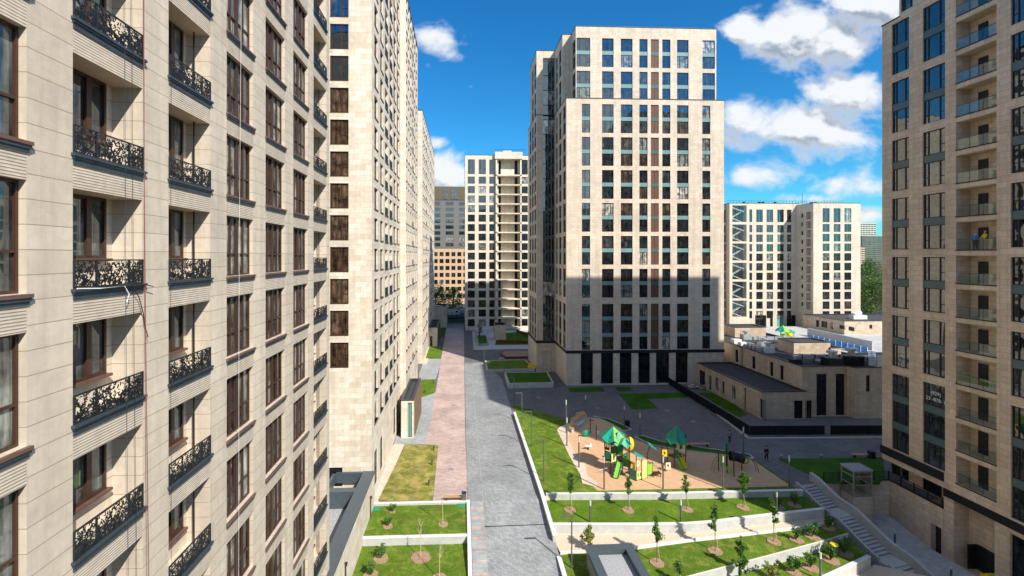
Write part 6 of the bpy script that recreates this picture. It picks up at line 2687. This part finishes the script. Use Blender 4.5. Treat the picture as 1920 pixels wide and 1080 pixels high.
# yellow and orange bubble
mb = MB()
bxx, byy = pnt(1188, 880)
mb.blob((bxx + .1, byy + 1.6, 2.5), .85, 14, sz=(.62, .5, 1.0))
mb.build('bubble', ['pg_yellow'], T1_, smooth=True)
mb = MB()
mb.blob((bxx - .3, byy + 1.2, 2.25), .5, 12, sz=(.8, .5, .95))
mb.build('bubble_window', ['pg_orange'], T1_, smooth=True)
# low maze of panels to the right
Q1, Q2, Q3, Q4, Q5 = pnt(1193, 902), pnt(1203.5, 899), pnt(1213.5, 896), pnt(1223, 892.5), pnt(1233, 888)
for p_, h in ((Q1, 2.6), (Q2, 2.4), (Q3, 2.4), (Q4, 1.6)):
    post(T1_, p_[0], p_[1], h, .05)
slab_(T1_, 'panel', Q1, Q2, .2, 1.15, 'pg_pale', holes=2)
slab_(T1_, 'panel', Q1, (Q2[0] - .25, Q2[1] + .1), 1.6, 2.3, 'pg_cream', holes=1)
slab_(T1_, 'panel', Q2, Q3, .15, 2.15, 'pg_pale')
slab_(T1_, 'panel', Q3, Q4, .35, 1.55, 'pg_lime')
slab_(T1_, 'panel', P5, Q1, .15, 1.2, 'pg_teal', holes=1)
slab_(T1_, 'panel', (P5[0] + .1, P5[1] + .5), (Q1[0], Q1[1] + .5), .8, 1.9, 'pg_yellow', holes=1)
nt = MB()
nt.box(Q4[0] - .1, Q5[0] + .1, Q4[1] - .3, Q4[1] + .35, .38, .45)
for (x, y) in ((Q4[0], Q4[1] - .3), (Q5[0], Q4[1] - .3), (Q5[0], Q4[1] + .35)):
    nt.tube([(x, y, .05), (x, y, .55)], .045, 6)
nt.build('net_seat', ['pg_post'], T1_)


def leaf_canopy(t, x, y, z, r, tilt, m='pg_teal', ang=0.0):
    mb = MB()
    pts = []
    for k in range(14):
        a = 2 * math.pi * k / 14
        rr = r * (1 + .22 * math.cos(3 * a + ang))
        u, v = math.cos(a) * rr, math.sin(a) * rr
        pts.append((x + u, y + v * .8, z - tilt * u + .12 * v))
    mb.face(pts)
    mb.face([(p[0], p[1], p[2] - .05) for p in reversed(pts)])
    for k in range(14):
        a, b = pts[k], pts[(k + 1) % 14]
        mb.face([(a[0], a[1], a[2] - .05), (b[0], b[1], b[2] - .05), b, a])
    mb.build('leaf_canopy', [m], t)


leaf_canopy(T1_, Q1[0] + .35, Q1[1] + .2, 2.95, .55, .45)
post(T1_, Q1[0] + .1, Q1[1] + .3, 2.8, .05)
mb = MB()
mb.tube([(Q3[0], Q3[1], 2.2), (Q3[0] + .05, Q3[1], 3.0), (Q3[0] + .35, Q3[1] + .1, 3.7)], .05, 6)
mb.build('curved_post', ['pg_post'], T1_)
leaf_canopy(T1_, Q3[0] + .55, Q3[1] + .1, 3.75, .5, .75, 'pg_teal', 1.0)

# second tower ------------------------------------------------
T2_ = thing('play_tower', (*pnt(1262, 872), .05), 'smaller play tower with one dark green pointed roof and twin yellow slides, in shade', 'play equipment')
A1, A2, A3, A4 = pnt(1251, 871), pnt(1264, 877), pnt(1285.5, 873), pnt(1274, 866)
for p_, h in ((A1, 3.5), (A2, 3.0), (A3, 3.8), (A4, 3.8)):
    post(T2_, p_[0], p_[1], h)
cx_, cy_ = (A1[0] + A3[0]) / 2, (A1[1] + A3[1]) / 2
hip_roof(T2_, cx_ + .0, cy_, 3.0, 1.35, 1.9, 6, ['pg_green', 'pg_teal', 'pg_green', 'pg_green', 'pg_teal', 'pg_lime'], math.pi / 4 + .35)
dk_ = MB()
dk_.prism([A1, A2, A3, A4], 1.2, 1.28)
dk_.build('deck', ['pg_post'], T2_)
slab_(T2_, 'panel', (A3[0] - 1.0, A3[1] + .3), A3, 1.6, 3.0, 'pg_cream', holes=1)
slab_(T2_, 'panel', A2, (A2[0] + .5, A2[1] - .05), 1.3, 2.2, 'deep_green')
B1, B2 = pnt(1241, 878), pnt(1247.5, 884)
post(T2_, *B1, 2.9, .05)
post(T2_, *B2, 1.4, .05)
slab_(T2_, 'panel', B1, (B1[0] + .6, B1[1] - .1), 1.5, 2.3, 'pg_yellow', holes=1)
slab_(T2_, 'panel', B2, (B2[0] + .65, B2[1] + .05), .3, 1.1, 'pg_cream', holes=1)
slide(T2_, (A2[0] + .45, A2[1] + .3), pnt(1281, 882.5), 1.3, .2, .42, 'pg_lime')
slide(T2_, (A2[0] + .95, A2[1] + .45), pnt(1286, 881), 1.3, .2, .42, 'pg_yellow')

# climbing frame ----------------------------------------------
T3_ = thing('climbing_frame', (*pnt(1362, 885), .05), 'shaded climbing frame with maroon posts, dark net tunnel and arched ladder', 'play equipment')
C1, C2, C3, C4, C5 = pnt(1347, 883), pnt(1363.5, 886), pnt(1376, 893), pnt(1362, 874), pnt(1391, 882)
for p_, h in ((C1, 2.1), (C2, 2.5), (C3, 3.0), (C4, 2.8), (C5, 2.1)):
    post(T3_, p_[0], p_[1], h)
slab_(T3_, 'panel', (C1[0] + .15, C1[1]), (C1[0] + .75, C1[1] - .1), .6, 2.0, 'pg_lime', holes=1)
slab_(T3_, 'panel', (C4[0] - .2, C4[1]), (C4[0] + .3, C4[1]), 1.9, 2.9, 'pg_green')
slab_(T3_, 'panel', C2, (C3[0] - .2, C3[1]), .4, .9, 'pg_lime')
mb = MB()
c0 = Vector((C4[0] + .5, C4[1] + .1, 1.3))
for i in range(9):
    pass
mb.tube([c0, c0 + Vector((.8, -.2, -.1)), c0 + Vector((1.5, -.5, -.35))], [.6, .55, .5], 14, cap=False)
mb.build('net_tunnel', ['black'], T3_)
mb = MB()
cc = c0 + Vector((1.5, -.5, -.35))
for i in range(18):
    a0, a1 = 2 * math.pi * i / 18, 2 * math.pi * (i + 1) / 18
    for (r0, r1) in ((.3, .52),):
        mb.face([(cc.x + .03, cc.y - .45 + .0 * r0, cc.z) if False else (cc.x + math.cos(a) * r, cc.y - .05 - math.cos(a) * r * .35, cc.z + math.sin(a) * r) for a, r in ((a0, r0), (a0, r1), (a1, r1), (a1, r0))])
mb.build('tunnel_mouth', ['pg_lime'], T3_)
lad = MB()
for dy in (0, .55):
    lad.tube([(C5[0] + .1 + 1.5 * math.sin(a) , C5[1] - dy - .2, .05 + 1.75 * math.cos(a)) for a in [i * math.pi / 2 / 8 for i in range(9)]], .025, 5)
for i in range(1, 8):
    a = i * math.pi / 2 / 8
    lad.tube([(C5[0] + .1 + 1.5 * math.sin(a), C5[1] - .2, .05 + 1.75 * math.cos(a)), (C5[0] + .1 + 1.5 * math.sin(a), C5[1] - .75, .05 + 1.75 * math.cos(a))], .02, 5)
lad.build('arched_ladder', ['pg_post'], T3_)
lad = MB()
for dy in (0, .5):
    lad.tube([(C1[0] - .1 - .7 * math.sin(a), C1[1] - dy, .1 + 1.6 * math.cos(a)) for a in [i * math.pi / 2 / 6 for i in range(7)]], .022, 5)
lad.build('side_ladder', ['pg_post'], T3_)

# small play house at the left
T4_ = thing('swing_frame', (*pnt(1112, 820), .05), 'small play frame with two posts and a green animal panel near the wooden benches', 'play equipment')
D1, D2 = pnt(1107, 812), pnt(1118, 825)
for p_ in (D1, D2):
    post(T4_, p_[0], p_[1], 2.1)
mb = MB()
mb.tube([(D1[0] - .2, D1[1], 1.95), (D2[0] + .4, D1[1] - .2, 1.9)], .05, 6)
mb.build('beam', ['pg_post'], T4_)
mb = MB()
e_ = pnt(1099, 819)
mb.blob((e_[0], e_[1], .55), .6, 10, sz=(.9, .3, .8))
mb.build('animal_panel', ['pg_green'], T4_)
mb = MB()
e_ = pnt(1121, 818)
mb.blob((e_[0] + .1, e_[1], .6), .35, 8, sz=(.8, .3, .9))
mb.build('seat', ['white'], T4_)
slab_(T4_, 'panel', (D1[0], D1[1] - .1), (D2[0], D1[1] - .2), .45, .6, 'pg_pale')

rr_ = thing('spring_rider', (*pnt(1103, 843), .05), 'small white spring rider on the sunlit rubber left of the big play tower', 'play equipment')
ex_, ey_ = pnt(1103, 843)
mb = MB()
mb.tube([(ex_, ey_, .05), (ex_, ey_, .4)], .1, 8)
mb.build('spring', ['black'], rr_)
mb = MB()
mb.blob((ex_, ey_, .52), .45, 10, sz=(1.2, .35, .35))
mb.blob((ex_ + .3, ey_, .75), .18, 8)
mb.build('body', ['white'], rr_)
hp = thing('hoop_climber', (*pnt(1122, 884), .05), 'low thin metal hoop bars at the front left of the big play tower', 'play equipment')
hx_, hy_ = pnt(1122, 885)
for i in range(2):
    mb = MB()
    mb.tube([(hx_ + .55 * i, hy_ + (-.5 + .3 * i), .05), (hx_ + .55 * i - .05, hy_ + (-.5 + .3 * i), .5), (hx_ + .55 * i + .5, hy_ - .35 + .3 * i, .55), (hx_ + .55 * i + .6, hy_ - .35 + .3 * i, .05)], .02, 5)
    mb.build('hoop', ['galv'], hp)

# wooden block benches along the upper left edge
for i, (a, b, c_, d_, h, lab) in enumerate((((1079.5, 782), (1095, 779), (1101, 786), (1088, 790), .75, 'topmost wooden-topped block bench at the head of the playground'),
                                            ((1069, 793), (1082, 786), (1090, 789), (1077, 799), .7, 'second wooden-topped block bench from the top'),
                                            ((1066, 806), (1077, 800), (1083, 803), (1072, 812), .5, 'lowest wooden-topped block bench beside the rubber surface'))):
    poly = [pnt(*p) for p in (a, b, c_, d_)]
    t = thing('block_bench', (*poly[0], .05), lab, 'bench', 'wooden block benches')
    mb = MB()
    mb.prism(poly, .05, h - .08)
    mb.build('base', ['conc'], t)
    mb = MB()
    mb.prism(poly, h - .08, h + .04)
    mb.build('seat', ['wood'], t)
mb = MB()
mb.prism([pnt(*p) for p in ((1074, 799), (1094, 790), (1098, 792), (1080, 806))], .05, .35)
tag(mb.build('concrete_step', ['conc'], at_=(*pnt(1080, 806), .05)), 'grey concrete step between the wooden block benches and the rubber surface', 'step')


def bench(label, px_, py_, L_, z=0.0, wood='wood', ang=0.0, group='slatted park benches'):
    x, y = at(px_, py_, z)
    t = thing('park_bench', (x, y, z), label, 'bench', group)
    mb = MB()
    for k in range(4):
        mb.box(-L_ / 2, L_ / 2, k * .12 - .24, k * .12 - .14, .42, .46)
    so = mb.build('seat', [wood], t, at_=(0, 0, 0))
    so.location = (0, 0, 0)
    for s_ in (-1, 1):
        mb = MB()
        mb.box(s_ * L_ * .38 - .04, s_ * L_ * .38 + .04, -.22, .22, 0, .419)
        o = mb.build('leg', ['black'], t, at_=(0, 0, 0))
        o.location = (0, 0, 0)
    t.rotation_euler = (0, 0, ang)
    return t


def bin_(label, px_, py_, h=.9, w_=.5, z=0.0, m='black'):
    x, y = at(px_, py_, z)
    t = thing('litter_bin', (x, y, z), label, 'litter bin', 'litter bins')
    mb = MB()
    mb.box(x - w_ / 2, x + w_ / 2, y - w_ / 2, y + w_ / 2, z, z + h * .85)
    mb.build('body', [m], t)
    mb = MB()
    mb.box(x - w_ / 2 - .02, x + w_ / 2 + .02, y - w_ / 2 - .02, y + w_ / 2 + .02, z + h * .85, z + h * .9)
    mb.build('lid', ['iron'], t)


bench('orange slatted bench at the near end of the pink path', 853, 938.5, 2.3)
bench('slatted bench on the shaded lawn by the right tower', 1616, 858, 2.6)
bench('slatted bench behind the long planting strip at the back of the playground', 1309, 838, 3.2)
bin_('grey litter bin at the corner of the pink path and the white wall', 870, 939, 1.0, .45, m='lampm')
bin_('black litter bin beside the bench on the shaded lawn by the right tower', 1634, 859, 1.0, .6)
bin_('black litter bin behind the first planting strip of the playground', 1176, 799, 1.0, .6)
x, y = at(1563, 1032, -1.9)
t = thing('waste_bin', (x, y, -2.4), 'black bin with bright yellow lid among the shrubs by the stairs', 'waste bin')
mb = MB()
mb.tube([(x, y, -2.4), (x, y, -1.35)], [.28, .34], 12)
mb.build('body', ['black'], t)
mb = MB()
mb.tube([(x, y, -1.35), (x, y, -1.25)], [.36, .3], 12)
mb.build('lid', ['pg_yellow'], t)
for (a, b, lab) in ((705, 955, 'flat green hatch cover at the left of the upper left terrace lawn'), (865, 948, 'flat green hatch cover at the right of the upper left terrace lawn')):
    x, y = at(a, b, -.1)
    mb = MB()
    mb.box(x - .45, x + .45, y - .35, y + .35, -.16, -.07)
    mb.box(x - .42, x + .42, y - .32, y + .32, -.07, -.04)
    tag(mb.build('hatch_cover', ['hatch'], at_=(x, y, -.1)), lab, 'hatch cover', 'green hatch covers')

# rear playhouse with green roof
hx_, hy_ = at(1471, 633, 1.8)
ph_ = thing('play_house', (hx_, hy_, 1.8), 'bright green roofed playhouse in the rear yard by the zigzag stair block', 'play equipment')
hip_roof(ph_, hx_ - .6, hy_, 3.6, 1.9, 1.9, 6, ['pg_green', 'pg_lime', 'pg_green'], .2)
hip_roof(ph_, hx_ + 1.6, hy_, 3.1, 1.4, 1.2, 5, ['pg_green', 'pg_green', 'pg_lime'], .6)
for dx in (-1.6, .2, 1.2, 2.4):
    post(ph_, hx_ + dx, hy_ - .6, 1.9, .09, 1.8)
mb = MB()
mb.blob((hx_ + .9, hy_ - 1.0, 2.7), .7, 10)
mb.build('globe', ['pg_yellow'], ph_)
slab_(ph_, 'panel', (hx_ - 1.6, hy_ - .7), (hx_ + .2, hy_ - .7), 1.9, 3.1, 'pg_lime')
slab_(ph_, 'panel', (hx_ + 1.2, hy_ - .7), (hx_ + 2.4, hy_ - .7), 1.9, 2.9, 'pg_orange')

# ================================================================ PEOPLE
def person(label, x, y, z, face, pose, top, legs, scale=1.0, hat=None, group=None, armc=None):
    """one skinned body with clothing and hair as children; local frame faces -Y"""
    t = bpy.data.meshes.new('person')
    step = pose.get('step', .0)
    arm = pose.get('arm', .0)
    V = {
        'pelvis': (0, 0, .95), 'waist': (0, 0, 1.1), 'chest': (0, .01, 1.32), 'neck': (0, 0, 1.48), 'headb': (0, -.015, 1.58), 'head': (0, -.02, 1.68),
    }
    E = [('pelvis', 'waist'), ('waist', 'chest'), ('chest', 'neck'), ('neck', 'headb'), ('headb', 'head')]
    Rr = {'pelvis': .13, 'waist': .115, 'chest': .14, 'neck': .055, 'headb': .085, 'head': .088}
    for s, nm in ((-1, 'l'), (1, 'r')):
        st_ = step * s
        V['hip' + nm] = (s * .09, 0, .88)
        V['knee' + nm] = (s * .1, -st_ * .5 - .03, .49)
        V['ank' + nm] = (s * .1, -st_ if st_ > 0 else -st_ * .9 , .09 if st_ >= 0 else .14)
        V['toe' + nm] = (s * .11, V['ank' + nm][1] - .17, .035)
        V['sh' + nm] = (s * .185, 0, 1.42)
        aw = -st_ * .55 if not arm else 0
        V['elb' + nm] = (s * .25, aw * -.4 + (-.12 * arm), 1.14)
        V['wri' + nm] = (s * (.25 if not arm else .16), aw * -.9 - .06 - .3 * arm, .9 + .15 * arm)
        V['palm' + nm] = (s * (.25 if not arm else .14), V['wri' + nm][1] - .02 - .05 * arm, .83 + .17 * arm)
        E += [('pelvis', 'hip' + nm), ('hip' + nm, 'knee' + nm), ('knee' + nm, 'ank' + nm), ('ank' + nm, 'toe' + nm), ('chest', 'sh' + nm), ('sh' + nm, 'elb' + nm), ('elb' + nm, 'wri' + nm), ('wri' + nm, 'palm' + nm)]
        Rr.update({'hip' + nm: .1, 'knee' + nm: .062, 'ank' + nm: .045, 'toe' + nm: .035, 'sh' + nm: .062, 'elb' + nm: .045, 'wri' + nm: .028, 'palm' + nm: .03})
        for k in range(5):
            f1 = 'f%d%s' % (k, nm)
            px_, py_, pz_ = V['palm' + nm]
            if k == 0:
                V[f1] = (px_ - s * .03, py_ - .045, pz_ - .02)
            else:
                V[f1] = (px_, py_ - .03 + .018 * k, pz_ - (.075, .085, .08, .065)[k - 1])
            Rr[f1] = .009
            E.append(('palm' + nm, f1))
    keys = list(V)

    def mk(name, subset, grow, mat):
        ks = [k for k in keys if k in subset]
        me = bpy.data.meshes.new(name)
        me.from_pydata([V[k] for k in ks], [(ks.index(a), ks.index(b)) for a, b in E if a in ks and b in ks], [])
        me.materials.append(M[mat])
        o = bpy.data.objects.new(name, me)
        COL.objects.link(o)
        md = o.modifiers.new('skin', 'SKIN')
        md.use_smooth_shade = True
        lay = me.skin_vertices[0].data if me.skin_vertices else None
        if lay is None:
            bpy.context.view_layer.objects.active = o
        for i, k in enumerate(ks):
            if lay:
                lay[i].radius = (Rr[k] * grow, Rr[k] * grow)
                lay[i].use_root = (i == 0)
        sb = o.modifiers.new('sub', 'SUBSURF')
        sb.levels = sb.render_levels = 1
        return o

    body = mk('person', keys, 1.0, 'skin')
    body.location = (x, y, z)
    body.rotation_euler = (0, 0, face)
    body.scale = (scale,) * 3
    tag(body, label, 'person', group)
    o = mk('jacket', ['pelvis', 'waist', 'chest', 'shl', 'shr', 'elbl', 'elbr', 'wril', 'wrir'], 1.28, top)
    o.parent = body
    o = mk('trousers', ['pelvis', 'hipl', 'hipr', 'kneel', 'kneer', 'ankl', 'ankr'], 1.3, legs)
    o.parent = body
    for nm in 'lr':
        mb = MB()
        a, b = V['ank' + nm], V['toe' + nm]
        mb.blob(((a[0] + b[0]) / 2, (a[1] + b[1]) / 2 - .01, .05), .07, 8, sz=(.75, 1.8, .75))
        s_ = mb.build('shoe', ['black'], body, at_=(0, 0, 0))
        s_.location = (0, 0, 0)
    mb = MB()
    mb.blob((0, .012, 1.70), .105, 10, sz=(.92, 1, 1.0))
    hh = mb.build('hair' if not hat else 'helmet', [hat or 'hair'], body, at_=(0, 0, 0), smooth=True)
    hh.location = (0, 0, 0)
    mb = MB()
    for sx in (-.03, .03):
        mb.blob((sx, -.098, 1.675), .012, 6)
    mb.blob((0, -.112, 1.65), .016, 6)
    mb.box(-.025, .025, -.1, -.094, 1.605, 1.615)
    fo = mb.build('face', ['hair'], body, at_=(0, 0, 0))
    fo.location = (0, 0, 0)
    return body


x, y = at(1368, 831)
person('person in grey-blue shirt and dark trousers striding across the shaded plaza', x, y, .0, math.radians(-70), dict(step=.34), 'cloth_grey', 'cloth_navy')
x, y = at(1437, 864)
person('person all in black walking between the kindergarten fence and the shaded lawn', x, y, .0, math.radians(5), dict(step=.12), 'cloth_dark', 'cloth_dark', 1.06)
lx_ = XT + .45
zz_ = lz[7] - 2.72 if False else 25.68 + 3.3 * 1 - 2.72 - .0
person('worker in bright blue top and orange helmet leaning at a loggia rail', lx_, yat(1829, lx_), 25.68 + 3.3 - 2.72 - .0, math.radians(-80), dict(arm=1), 'cloth_blue', 'cloth_dark', 1, 'helmet')
person('worker in yellow top and orange helmet beside the blue-clad worker on the loggia', lx_, yat(1847, lx_), 25.68 + 3.3 - 2.72, math.radians(-100), dict(arm=1), 'cloth_yel', 'cloth_dark', 1, 'helmet')

# ================================================================ ROPES AND SMALL THINGS ON THE NEAR FACADE
def rope(label, px_top, px_bot, X, mat, r=.012, name='rope', sway=.05, zt=46, zb_=6):
    y0_, y1_ = yat(px_top, X), yat(px_bot, X)
    pts = []
    for i in range(15):
        f = i / 14
        pts.append((X + math.sin(f * 9) * .02, y0_ + (y1_ - y0_) * f + math.sin(f * 5 + px_top) * sway * .4, zt + (zb_ - zt) * f))
    mb = MB()
    mb.tube(pts, r, 5)
    tag(mb.build(name, [mat], at_=pts[-1]), label, 'rope')


rope('thin dark blue rope hanging in front of the nearest column of lattice balconies', 226, 246, XA + .22, 'rope_blue', .005)
rope('second dark cord hanging beside the blue rope, slightly to its right', 238, 262, XA + .18, 'cloth_dark', .005)
rope('red-brown rope hanging on the pier right of the nearest balconies', 262, 283, XA + .12, 'rope_red', .007)
rope('second reddish cord right beside the red-brown rope on the same pier', 268, 276, XA + .14, 'rope_red', .005)
rope('thin dark cord hanging in front of the second column of balconies', 322, 322, XA + .16, 'cloth_dark', .005)
rope('thin pale cord hanging in front of the third column of openings', 453, 446, XA + .16, 'rope_white', .006)
zc_ = 24.8
ya_ = yat(136.5, XA)
yb_ = yat(267, XA)
for (lab, pts, mt, r) in (('white loose cable drooping from the balcony just above eye level', [(XA + .1, ya_, zc_ + .02 + .0), (XA + .12, ya_ + .7, zc_ - .02), (XA + .13, ya_ + 1.6, zc_ - .0), (XA + .16, ya_ + 1.75, zc_ - .25), (XA + .13, ya_ + 1.7, zc_ - .45)], 'rope_white', .016),
                          ('black loose cable slung under the balcony just above eye level', [(XA + .1, ya_, zc_ + .08), (XA + .14, ya_ + .8, zc_ + .02), (XA + .14, yb_ - .2, zc_ + .0), (XA + .16, yb_ + .25, zc_ - .1)], 'black', .014),
                          ('black cable end hanging down over the ribbed band to the next window', [(XA + .14, ya_ + 1.9, zc_ - .02), (XA + .12, yb_ - .35, zc_ - .35), (XA + .1, yb_ - .12, zc_ - .85), (XA + .1, yb_ - .05, zc_ - 1.2), (XA + .1, yb_ + .1, zc_ - 1.6)], 'black', .014)):
    mb = MB()
    mb.tube([(p[0], p[1], p[2] + 3.3 * 0) for p in pts], r, 5)
    tag(mb.build('loose_cable', [mt], at_=pts[0]), lab, 'cable')
t = thing('security_camera', (XA - .3, ya_ + .08, 26.3), 'small white security camera on the left jamb of the loggia just above eye level', 'camera')
mb = MB()
mb.blob((XA - .1, ya_ + .12, 28.95 - .9), .06, 8)
mb.build('dome', ['white'], t)
mb = MB()
mb.tube([(XA - .2, ya_ + .01, 28.13), (XA - .1, ya_ + .12, 28.1)], .03, 6)
mb.build('bracket', ['white'], t)

# stack of sacks and rubble
x, y = at(1862, 1088, -5.0)
t = thing('sack_pile', (49.9, 46.2, -5.0), 'pile of lime and yellow sacks by the open service door in the sunken court', 'sacks')
for i in range(9):
    mb = MB()
    mb.blob((49.9 + .4 * (i % 3) - .4, yat(1860, 49.9) + .35 * ((i // 3) % 2), -4.85 + .22 * (i // 3)), .34, 8, sz=(1, .8, .42))
    mb.build('sack', ['bag' if i % 3 else 'pg_yellow'], t)
x, y = at(1308, 727)
t = thing('rubble_heap', (x, y, 0), 'heap of wrapped building rubble beside the kindergarten fence near the middle tower', 'rubble')
rr2 = random.Random(5)
mb = MB()
for i in range(34):
    mb.blob((x + rr2.uniform(-1.8, 1.8), y + rr2.uniform(-1, 1), rr2.uniform(.1, .7)), rr2.uniform(.2, .5), 6, sz=(1, .8, .5))
mb.build('rubble', ['wrap'], t)
x, y = at(997, 694)
t = thing('mini_loader', (x, y, 0), 'small yellow loader parked by the corner of the middle tower', 'loader')
mb = MB()
mb.box(x - .8, x + .8, y - .5, y + .5, .35, 1.0)
mb.box(x - .5, x + .3, y - .4, y + .4, 1.0, 1.5)
mb.build('body', ['pg_yellow'], t)
mb = MB()
mb.box(x + .8, x + 1.2, y - .6, y + .6, .1, .5)
mb.build('bucket', ['pg_orange'], t)
for dx in (-.5, .5):
    for dy in (-.55, .45):
        mb = MB()
        mb.tube([(x + dx, y + dy, .3), (x + dx, y + dy + .12, .3)], .3, 10)
        mb.build('wheel', ['black'], t)


# ================================================================ VEHICLES IN THE STREET
def vehicle(name, label, cat, x, y, L_, W, Hh, col, kind, z=0.0, ang=0.0, group=None):
    t = thing(name, (x, y, z), label, cat, group)
    if kind == 'van':
        prof = [(-L_ / 2, .4), (L_ / 2, .4), (L_ / 2, .95), (L_ / 2 - .35, 1.25), (L_ / 2 - 1.2, Hh - .35), (L_ / 2 - 1.8, Hh), (-L_ / 2, Hh)]
    else:
        prof = [(-L_ / 2, .35), (L_ / 2, .35), (L_ / 2, .75), (L_ * .27, .9), (L_ * .12, Hh), (-L_ * .3, Hh), (-L_ * .46, .95), (-L_ / 2, .9)]
    mb = MB()
    n = len(prof)
    i0 = len(mb.v)
    mb.v += [(a, -W / 2, b) for a, b in prof] + [(a, W / 2, b) for a, b in prof]
    mb.f.append(tuple(range(n)))
    mb.m.append(0)
    mb.f.append(tuple(reversed(range(n, 2 * n))))
    mb.m.append(0)
    for k in range(n):
        k2 = (k + 1) % n
        mb.f.append((k, n + k, n + k2, k2))
        mb.m.append(0)
    o = mb.build('body', [col], t, at_=(0, 0, 0))
    o.location = (0, 0, 0)
    wm = MB()
    if kind == 'van':
        wm.box(L_ / 2 - 1.75, L_ / 2 - .75, -W / 2 - .01, W / 2 + .01, 1.35, Hh - .55)
    else:
        wm.box(-L_ * .3, L_ * .14, -W / 2 - .01, W / 2 + .01, .95, Hh - .1)
    o = wm.build('side_window', ['glass_dark'], t, at_=(0, 0, 0))
    o.location = (0, 0, 0)
    for dx in (-L_ * .31, L_ * .31):
        for s_ in (-1, 1):
            mb = MB()
            mb.tube([(dx, s_ * (W / 2 - .1), .34), (dx, s_ * (W / 2 + .03), .34)], .34, 12)
            o = mb.build('wheel', ['black'], t, at_=(0, 0, 0))
            o.location = (0, 0, 0)
    t.rotation_euler = (0, 0, ang)
    return t


Yv = 200
vehicle('delivery_van', 'white delivery van passing beyond the black gate', 'van', xat(848, Yv), 203, 6.2, 2.1, 2.7, 'white', 'van', .9)
gcar = 'cars in the street beyond the gate'
vehicle('parked_car', 'white parked car at the right, beside the far block corner', 'car', xat(868, 208), 208, 4.4, 1.8, 1.45, 'white', 'car', 1.2, group=gcar)
vehicle('parked_car', 'silver parked car behind the white car', 'car', xat(866, 218), 220, 4.4, 1.8, 1.45, 'galv', 'car', 1.4, group=gcar)
vehicle('parked_car', 'dark parked car left behind the van', 'car', xat(830, 214), 214, 4.4, 1.8, 1.45, 'cloth_navy', 'car', 1.2, group=gcar)
mb = MB()
mb.prism([(-30, 197), (30, 197), (30, 240), (-30, 240)], -.4, .95)
struct('street', mb, ['asphalt'])
mb = MB()
mb.prism([(-14, 190.5), (3, 190.5), (3, 193.5), (-14, 193.5)], -.2, .5)
struct('street_verge', mb, ['grass_dark'])

# manhole covers set in the paving
mh = MB()
for (a_, b_) in ((905, 700), (930, 860), (850, 760), (1010, 745), (1120, 765), (1300, 790), (1250, 770), (900, 905), (845, 880)):
    x, y = at(a_, b_)
    mh.disc((x, y), .38, 0, 18, 0, .012)
struct('manhole_covers', mh, ['conc3'])
# straight joint strips across the grey path
js = MB()
js.prism([(2.25, YR0), (2.33, YR0), (2.33, 112), (2.25, 112)], -.02, .009)
for yj in (58, 70, 84, 99):
    js.prism([(.62, yj), (8.2, yj), (8.2, yj + .06), (.62, yj + .06)], -.02, .008)
struct('paving_joint', js, ['conc2'])
